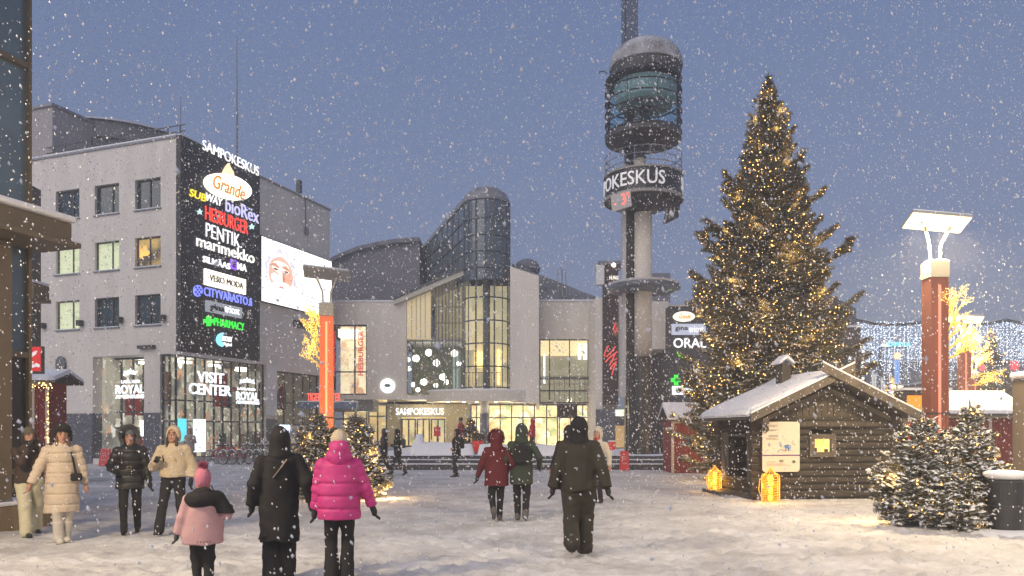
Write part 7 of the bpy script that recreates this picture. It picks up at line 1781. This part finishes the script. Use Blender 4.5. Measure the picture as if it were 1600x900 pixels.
        if hat.get('pom'):
            pc = hp(0, -.02, .105 + .0 + hat.get('tall', 0)); rg_ = np.random.default_rng(4); d_ = rg_.normal(size=(700, 3)); d_ /= np.linalg.norm(d_, axis=1)[:, None]
            rows_ = [(*(pc + q * .008), *q, .062 * kk, .022, i % 3) for i, q in enumerate(d_)]
            V, F, MI = place([twig_template(3, i, 0, fat=.5) for i in range(3)], rows_); np_mesh('pompom', V, F, [hat['pom'], hat['pom']], ho, MI, world=False)
    if extra: extra(t, s, AR, LG, hp, co, cy_)
    return t

def cloth(name, col=(1, 1, 1), rough=.85, **k): return M(name, col, rough, bump=k.pop('bump', .004), scale=k.pop('scale', 40), **k)
BLK = cloth('cloth_black', (.010, .0095, .010)); BLK2 = cloth('down_black', (.013, .013, .014), .5)
PINK = cloth('down_pink', (.50, .032, .19), .6, var=.06); ROSE = cloth('rose_jacket', (.47, .28, .29), .75, var=.05)
OLIVE = cloth('olive_shell', (.026, .022, .012), .75, var=.12); MAROON = cloth('maroon_coat', (.10, .007, .010), .8); GREEN = cloth('green_coat', (.030, .043, .027), .8)
SAND = cloth('sand_coat', (.50, .41, .31), .7, var=.05); CREAMJ = cloth('cream_fleece', (.58, .47, .32), .95, bump=.02, scale=55); BROWN = cloth('brown_jacket', (.050, .030, .022), .8); CRM = cloth('cream_trousers', (.58, .54, .38), .75, var=.05)
WBOOT = cloth('white_fur_boot', (.62, .58, .52), .95, bump=.02, scale=60); GREYB = M('boot_grey', (.12, .11, .10), .8, var=.3, scale=10)

def strap(t, pts, w, m, nm='strap', parent=None):
    mb = MB()
    for a, b in zip(pts[:-1], pts[1:]): mb.bar(a, b, w, .008)
    return mb.build(nm, m, parent or t, world=False)
def backpack(mat, c=(0, -.19, .70), hh=(.125, .085, .17)):
    def ex(t, s, AR, LG, hp, co, cy_):
        k = s / 1.7
        V, F = nets(lambda P: rbox(P, np.array(c) * np.array([1, 1, s]), np.array(hh) * k, .06 * k) + wrinkle(P, .004, 5, 20) + .008 * np.exp(-((P[..., 2] - c[2] * s - .06) / .008) ** 2), np.array(c) * np.array([1, 1, s]) - .28, np.array(c) * np.array([1, 1, s]) + .28, .014); bp = np_mesh('backpack', V, F, mat, t, smooth=True, world=False)
        for sd in (-1, 1): strap(t, [(sd * .08, -.13, .82 * s), (sd * .085, -.02, .845 * s), (sd * .085, .11, .80 * s), (sd * .09, .13, .70 * s), (sd * .11, .02, .63 * s)], .04, mat, 'strap', bp)
        mb = MB(); mb.tube([(-.04, c[1] - .01, c[2] * s + hh[2]), (0, c[1] - .01, c[2] * s + hh[2] + .035), (.04, c[1] - .01, c[2] * s + hh[2])], .008, 5); mb.build('handle', mat, bp, world=False)
    return ex

# far left: brown jacket, cream snow trousers, gloves at the mouth
person('person in a brown hooded jacket and cream snow trousers, hands raised to the mouth', 45, 12.0, 1.66, 197, coat=dict(m=BROWN, hem=.50, hemw=.118, waist=.112, arm=.060, wr=.008, hemwave=.004), legs=dict(m=CRM, fat=.022, flare=.012), hood=dict(m=cloth('hood_dark', (.028, .024, .022))), hat=dict(k='beanie', m=cloth('beanie_olive', (.10, .09, .06)), low=-.004), gloves=True, arms=((-.055, .125, .845), (.045, .135, .83)), feet=((-.19, -.26, .02, -.35), (.09, .20, 0, .0)), headtilt=-.15,
       extra=lambda t, s, AR, LG, hp, co, cy_: np_mesh('scarf', *nets(lambda P: np.maximum(elli(P, hp(0, .012, -.050), (.078, .082, .040)), -P[..., 2] * 0 - 9) + wrinkle(P, .004, 2, 30), hp(0, 0, -.05) - .2, hp(0, 0, -.05) + .2, .012), BLK, t, smooth=True, world=False))
def sandbag(t, s, AR, LG, hp, co, cy_):
    strap(t, [(-.075, -.10, .845 * s), (-.095, -.01, .850 * s), (-.10, .115, .80 * s), (-.135, .155, .68 * s), (-.16, .165, .595 * s)], .032, BLK, 'bag_strap')
    np_mesh('shoulder_bag', *nets(lambda P: rbox(P, (-.165, .165, .565 * s), (.075, .035, .055), .02) + wrinkle(P, .004, 3, 40), (-.32, .05, .5 * s), (-.03, .28, .64 * s), .012), BLK, t, smooth=True, world=False)
    mb = MB(); mb.bar((0, .128, .46 * s), (0, .138, .80 * s), .008, .01); mb.build('zip', M('zip_grey', (.35, .30, .24), .5), co, world=False)
    for hip, kn, ank, fp in LG:
        mb = MB()
        for q in (.10, .125): mb.tube([(ank[0] + .067 * math.cos(a), ank[1] + .067 * math.sin(a), ank[2] + q + .02) for a in np.linspace(0, 6.28, 13)[:-1]], .006, 4, closed=True)
        mb.build('boot_stripe', BLK, t, world=False)
person('woman in a long sand coloured quilted coat, black fur hat and white fur boots', 97, 11.3, 1.70, 186, coat=dict(m=SAND, hem=.262, hemw=.138, waist=.112, chest=.114, rings=(.33, .42, .51, .60, .69, .77), puff=.004, arm=.066, wr=.006, cuff=.004, depth=.82), hat=dict(k='fur', m=cloth('fur_black', (.018, .016, .015), .95, bump=.03, scale=60)), hair=dict(m=cloth('hair_auburn', (.10, .040, .02), .6), len=.22), boots=dict(m=WBOOT, h=.22, fat=.018), legs=dict(m=cloth('legging_cream', (.55, .50, .42)), len=.02), arms=((-.175, .04, .49), (.245, .05, .495)), feet=((-.05, -.05, .0, 0), (.045, .05, 0, 0)), extra=sandbag)
def belt(t, s, AR, LG, hp, co, cy_):
    mb = MB(); mb.tube([(.112 * s * math.cos(a), .084 * s * math.sin(a), .635 * s) for a in np.linspace(0, 6.28, 25)[:-1]], .016, 5, closed=True); b = mb.build('belt', BLK2, t, world=False)
    mb = MB()
    for a in ((-.03, -.022, .03, -.022), (-.03, .022, .03, .022), (-.03, -.022, -.03, .022), (.03, -.022, .03, .022)): mb.bar((a[0], .152, .635 * s + a[1]), (a[2], .152, .635 * s + a[3]), .008)
    mb.build('buckle', M('buckle', (.5, .4, .25), .3, .9), b, world=False)
person('woman in a belted black down coat with a grey fur hood, facing the camera', 203, 12.3, 1.66, 176, coat=dict(m=BLK2, hem=.43, hemw=.128, waist=.106, belt=.635, rings=(.49, .56, .70, .77), puff=.006, arm=.062, hemwave=.004), hood=dict(m=BLK2, fur=cloth('fur_grey', (.16, .15, .15), .95)), hat=dict(k='beanie', m=cloth('beanie_slate', (.10, .12, .15))), gloves=True, arms=((-.175, .03, .48), (.13, .13, .615)), feet=((-.10, -.20, .02, -.3), (.075, .16, 0, 0)), legs=dict(m=BLK, fat=-.004), boots=dict(m=BLK, h=.10), extra=belt)
def cream_ex(t, s, AR, LG, hp, co, cy_):
    strap(t, [(.06, .125, .82 * s), (-.02, .155, .76 * s), (-.09, .160, .69 * s)], .022, cloth('strap_tan', (.30, .22, .14)), 'bag_strap'); strap(t, [(.075, .10, .84 * s), (.115, .15, .74 * s), (.10, .18, .69 * s)], .018, BLK, 'cord')
person('person in a short cream fleece jacket with the hood up and black flared trousers', 271, 12.15, 1.68, 164, coat=dict(m=CREAMJ, hem=.545, hemw=.122, waist=.128, chest=.132, arm=.076, wr=.007, hemwave=.002, depth=.78), hood=dict(m=CREAMJ, tall=.006), gloves=True, arms=((-.165, .03, .505), (.11, .135, .70)), feet=((-.13, -.14, .02, -.25), (.15, .26, .0, .1)), legs=dict(m=BLK, flare=.022), hair=dict(m=cloth('hair_dark', (.03, .02, .016), .6), len=.10), extra=cream_ex, headtilt=-.2)
def child_ex(t, s, AR, LG, hp, co, cy_):
    np_mesh('shoulder_yoke', *nets(lambda P: smin(elli(P, (0, -.03, .800 * s), (.185, .125, .105)), cone(P, AR[1][0], AR[1][1], .088, .082), .03) + wrinkle(P, .006, 4, 12), (-.28, -.24, .66 * s), (.36, .26, .95 * s), .012), BLK, co, smooth=True, world=False)
    mb = MB(); mb.tube([tuple(hp(.055, -.01, -.01)), tuple(hp(.075, -.02, -.05)), tuple(hp(.085, -.03, -.08))], .006, 5); mb.build('hat_string', BLK, t, world=False)
    for q in range(5): 
        mb = MB(); mb.ball((-.06 + .03 * q, -.155, .432 * s), .006, 6, 4); mb.build('stud', BLK, co, world=False)
person('child in a rose jacket with black shoulders and a pink pompom hat, seen from behind', 317, 8.0, 1.17, 3, coat=dict(m=ROSE, hem=.40, hemw=.155, waist=.138, chest=.128, arm=.075, wr=.006, hemwave=.003, depth=.66), hood=dict(m=BLK, up=False), hat=dict(k='beanie', m=cloth('knit_pink', (.52, .18, .25), .9, bump=.012, scale=60), pom=cloth('pom_pink', (.50, .16, .24), .95), tall=.030, low=.045), gloves=cloth('glove_grey', (.05, .045, .045)), arms=((-.215, .02, .47), (.235, .11, .68)), feet=((-.07, .05, 0, 0), (.07, -.05, 0, 0)), legs=dict(m=BLK, fat=.012), extra=child_ex, name='child', cat='child', build=1.12, hs=1.22)
def blackstrap(t, s, AR, LG, hp, co, cy_):
    strap(t, [(-.075, -.150, .685 * s), (.005, -.166, .75 * s), (.070, -.150, .805 * s)], .028, cloth('strap_pale', (.30, .25, .19)), 'bag_strap')
    mb = MB(); mb.prism([(-.17, -.02, .40 * s), (-.23, -.10, .275 * s), (-.10, -.14, .31 * s), (-.08, -.10, .44 * s)], (.0, .03, .0)); mb.build('coat_tail', BLK, co, world=False, bevel=.01)
person('person in a long black hooded coat with a pale strap across the back', 437, 8.5, 1.655, 2, coat=dict(m=BLK, hem=.26, hemw=.130, waist=.128, chest=.126, arm=.066, wr=.012, wf=7, hemwave=.02, depth=.74), hood=dict(m=BLK, tall=.002, open=False), gloves=True, arms=((-.175, .03, .50), (.200, -.02, .505)), feet=((-.08, .0, 0, 0), (.075, .06, 0, 0)), legs=dict(m=BLK, fat=.025, flare=.03), extra=blackstrap)
person('person in a bright pink puffer jacket, cream knitted hat and black trousers, seen from behind', 530, 8.3, 1.60, -2, coat=dict(m=PINK, hem=.43, hemw=.142, waist=.140, chest=.128, rings=(.505, .59, .675), puff=.010, arm=.070, wr=.005, hemwave=.002, depth=.72), hood=dict(m=PINK, up=False), hat=dict(k='beanie', m=cloth('knit_cream', (.55, .46, .33), .9, bump=.012, scale=60), low=.03, tall=.006), gloves=True, arms=((-.165, .05, .47), (.235, .02, .47)), feet=((-.085, .0, 0, 0), (.085, .03, 0, 0)), legs=dict(m=BLK, flare=.03), hair=dict(m=cloth('hair_blond', (.30, .19, .09), .6), len=.12),
       extra=lambda t, s, AR, LG, hp, co, cy_: np_mesh('raised_collar', *nets(lambda P: np.maximum(smin(cone(P, (0, -.035, .845 * s), (0, -.055, .905 * s), .125, .112), elli(P, (0, -.05, .86 * s), (.14, .10, .07)), .03), -elli(P, (0, .0, .97 * s), (.085, .11, .10))) + wrinkle(P, .006, 4, 14), (-.25, -.28, .78 * s), (.25, .2, 1.0 * s), .0125), PINK, co, smooth=True, world=False))
person('person in a maroon coat with a fur trimmed hood, one boot lifted, walking away', 776, 14.0, 1.60, 4, coat=dict(m=MAROON, hem=.40, hemw=.142, waist=.122, chest=.122, arm=.060, wr=.006, hemwave=.006, belt=.8), hood=dict(m=MAROON, fur=cloth('fur_maroon', (.16, .03, .03), .95), open=False), gloves=True, arms=((-.215, .02, .50), (.19, .06, .55)), feet=((-.07, -.24, .10, -.9), (.06, .06, 0, 0)), boots=dict(m=GREYB), legs=dict(m=BLK))
person('person in a long green coat with a black backpack beside the maroon coat', 815, 14.05, 1.73, -2, coat=dict(m=GREEN, hem=.38, hemw=.120, waist=.112, chest=.118, arm=.060, wr=.006, hemwave=.004), hood=dict(m=GREEN, tall=.004, open=False), gloves=True, arms=((-.15, .06, .55), (.185, .04, .58)), feet=((-.07, .04, 0, 0), (.07, -.12, .02, -.3)), boots=dict(m=GREYB), legs=dict(m=BLK), extra=backpack(BLK))
def olive_ex(t, s, AR, LG, hp, co, cy_):
    mb = MB()
    for a, b in (((-.165, -.10, .475 * s), (.165, -.10, .475 * s)),): mb.bar(a, b, .02, .012)
    for sd in (-1, 1):
        sh, el, wr = AR[0 if sd < 0 else 1]; d = (wr - el) / np.linalg.norm(wr - el); mb.cyl(tuple(wr - d * .05), tuple(wr + d * .004), .062, .064, 12)
    mb.build('black_cuff', BLK, co, world=False)
    mb = MB(); mb.tube([(.17 * math.cos(a), .125 * math.sin(a), .492 * s) for a in np.linspace(0, 6.28, 25)[:-1]], .03, 6, closed=True); mb.build('waist_band', BLK, co, world=False)
person('tall man in an olive snow suit and black hood, walking away at the centre right', 905, 10.15, 1.80, -1, coat=dict(m=OLIVE, hem=.475, hemw=.125, waist=.130, chest=.138, arm=.074, wr=.011, wf=8, cuff=.014, depth=.70, hemwave=.004), hood=dict(m=BLK, open=False, tall=-.002), gloves=True, arms=((-.20, .02, .455), (.225, -.06, .43)), feet=((-.085, -.30, .12, -.8), (.07, .06, 0, 0)), legs=dict(m=OLIVE, fat=.030, flare=.012), boots=dict(m=GREYB, fat=.006), extra=olive_ex, build=1.0)
# farther people
person('dark figure mostly hidden behind the left shoulder of the tall olive man', 889, 15.5, 1.72, 10, coat=dict(m=BLK, hem=.42, hemw=.13, wr=.008), hood=dict(m=BLK, open=False), far=True)
person('person in a white hooded jacket behind the right shoulder of the tall olive man', 934, 17.5, 1.66, 150, coat=dict(m=cloth('cream_far', (.55, .48, .38)), hem=.46, hemw=.12), hood=dict(m=cloth('cream_far'), tall=.02), far=True, extra=lambda t, s, AR, LG, hp, co, cy_: np_mesh('scarf', *nets(lambda P: elli(P, hp(0, .03, -.055), (.075, .075, .045)), hp(0, 0, -.05) - .2, hp(0, 0, -.05) + .2, .02), cloth('scarf_red', (.35, .05, .04)), t, smooth=True, world=False))
walk = ((-.06, .28, 0, .1), (.06, -.26, .04, -.5))
person('dark figure walking left on the snow, left one of the two by the lit spruces', 600, 28.2, 1.68, 82, coat=dict(m=BLK2, hem=.44, hemw=.125, wr=.008), hood=dict(m=BLK2), far=True, feet=walk, arms=((-.14, .14, .62), (.14, .10, .60)), group='dark figures by the entrance steps')
person('dark figure with a backpack walking left on the snow beside the steps', 622, 28.0, 1.66, 84, coat=dict(m=BLK, hem=.46, hemw=.125, wr=.008), hood=dict(m=BLK), far=True, feet=walk, arms=((-.12, .15, .66), (.12, .14, .66)), extra=backpack(cloth('pack_grey', (.07, .07, .06))), lean=.08, group='dark figures by the entrance steps')
person('dark figure half hidden behind the top right of the left lit spruces', 578, 25.5, 1.72, 95, coat=dict(m=BLK, hem=.45, hemw=.13, wr=.008), hood=dict(m=BLK), far=True, lean=.12, group='dark figures by the entrance steps')
person('dark figure with a large bag standing before the long snow wall', 713, 27.0, 1.66, 110, coat=dict(m=BLK, hem=.45, hemw=.13, wr=.010), hood=dict(m=BLK), far=True, arms=((-.14, .12, .6), (.16, -.04, .52)), feet=((-.06, .08, 0, 0), (.07, -.06, 0, 0)), extra=backpack(BLK), group='dark figures by the entrance steps')
person('person in a red jacket and dark hat behind the figure at the snow wall', 722, 36.5, 1.72, 60, coat=dict(m=cloth('far_red', (.30, .02, .03)), hem=.47, hemw=.12), hat=dict(k='beanie', m=BLK), far=True, z0=.5, arms=((-.12, .15, .62), (.14, .16, .55)), lean=.12)
person('person in a red hooded jacket on the platform behind the green coat', 832, 36.5, 1.70, 100, coat=dict(m=cloth('far_red2', (.42, .02, .04)), hem=.48, hemw=.12), hood=dict(m=cloth('far_red2')), far=True, z0=.5, arms=((-.12, .16, .60), (.12, .12, .50)))
person('pale beige figure standing at the glazed corner shop', 297, 34.0, 1.72, 150, coat=dict(m=cloth('beige_far', (.36, .31, .27)), hem=.42, hemw=.125), hood=dict(m=cloth('beige_far')), far=True, arms=((-.12, .16, .72), (.18, .02, .5)))
person('dim figure in a purple coat right of the black tower base', 1037, 36.0, 1.72, 170, coat=dict(m=cloth('purple_far', (.10, .07, .09)), hem=.36, hemw=.13), hat=dict(k='beanie', m=BLK), far=True, z0=.5)
# ================================================================== FALLING SNOW
def snowfall():
    rng = np.random.default_rng(99); rows = []
    # flakes spread evenly through the air over the square, thinned with distance
    for n, y0, y1, rmin, rmax in NFL:
        Y = (rng.random(n) * (y1 ** 3 - y0 ** 3) + y0 ** 3) ** (1 / 3.0) if y1 < 8 else y0 + (y1 - y0) * rng.random(n)
        hw = .78 * Y + .5; X = rng.uniform(-1, 1, n) * hw; Z = EYE + Y * rng.uniform(-.26, .64, n)
        rows.append(np.stack([X, Y, Z, rng.uniform(rmin, rmax, n)], -1))
    A = np.concatenate(rows); A = A[A[:, 2] > .05]
    O_ = np.array([(1, 0, 0), (-1, 0, 0), (0, 1, 0), (0, -1, 0), (0, 0, 1), (0, 0, -1)], float)
    F_ = np.array([(0, 2, 4), (2, 1, 4), (1, 3, 4), (3, 0, 4), (2, 0, 5), (1, 2, 5), (3, 1, 5), (0, 3, 5)])
    n = len(A); jit = rng.uniform(.55, 1.35, (n, 6, 1)); V = O_[None] * jit * A[:, 3][:, None, None]
    V[:, :, 2] *= rng.uniform(1.0, 1.9, n)[:, None]; V[:, :, 0] += V[:, :, 2] * rng.uniform(-.5, .1, n)[:, None]
    V = V + A[:, None, :3]
    F = (F_[None] + (np.arange(n) * 6)[:, None, None]).reshape(-1, 3)
    m = bpy.data.materials.new('snowflake'); m.use_nodes = True; nn = m.node_tree.nodes; l = m.node_tree.links; nn.clear()
    o = nn.new('ShaderNodeOutputMaterial'); d = nn.new('ShaderNodeBsdfDiffuse'); d.inputs[0].default_value = (.92, .92, .95, 1)
    tr = nn.new('ShaderNodeBsdfTranslucent'); tr.inputs[0].default_value = (.92, .92, .95, 1); mx = nn.new('ShaderNodeMixShader'); mx.inputs[0].default_value = .5
    l.new(d.outputs[0], mx.inputs[1]); l.new(tr.outputs[0], mx.inputs[2]); l.new(mx.outputs[0], o.inputs[0])
    ob = np_mesh('falling_snow', V.reshape(-1, 3), F, m, smooth=True); ob['kind'] = 'stuff'
    ob.visible_shadow = True
HAZE = 0.0040
NFL = ((190, 1.8, 3.8, .004, .009), (1100, 3.0, 6.0, .004, .010), (9000, 6.0, 13.0, .005, .011), (70000, 12.0, 34.0, .007, .015))
snowfall()

# ================================================================== SNOWY AIR
mb = MB(); mb.box(-1000, 1000, -400, 1600, -2, 25)
m = bpy.data.materials.new('haze'); m.use_nodes = True; nn = m.node_tree.nodes; nn.clear()
o = nn.new('ShaderNodeOutputMaterial'); v = nn.new('ShaderNodeVolumePrincipled'); v.inputs['Color'].default_value = (.90, .94, 1.0, 1); v.inputs['Density'].default_value = HAZE
m.node_tree.links.new(v.outputs[0], o.inputs['Volume'])
hz = mb.build('haze', m, recenter=False); hz['kind'] = 'stuff'
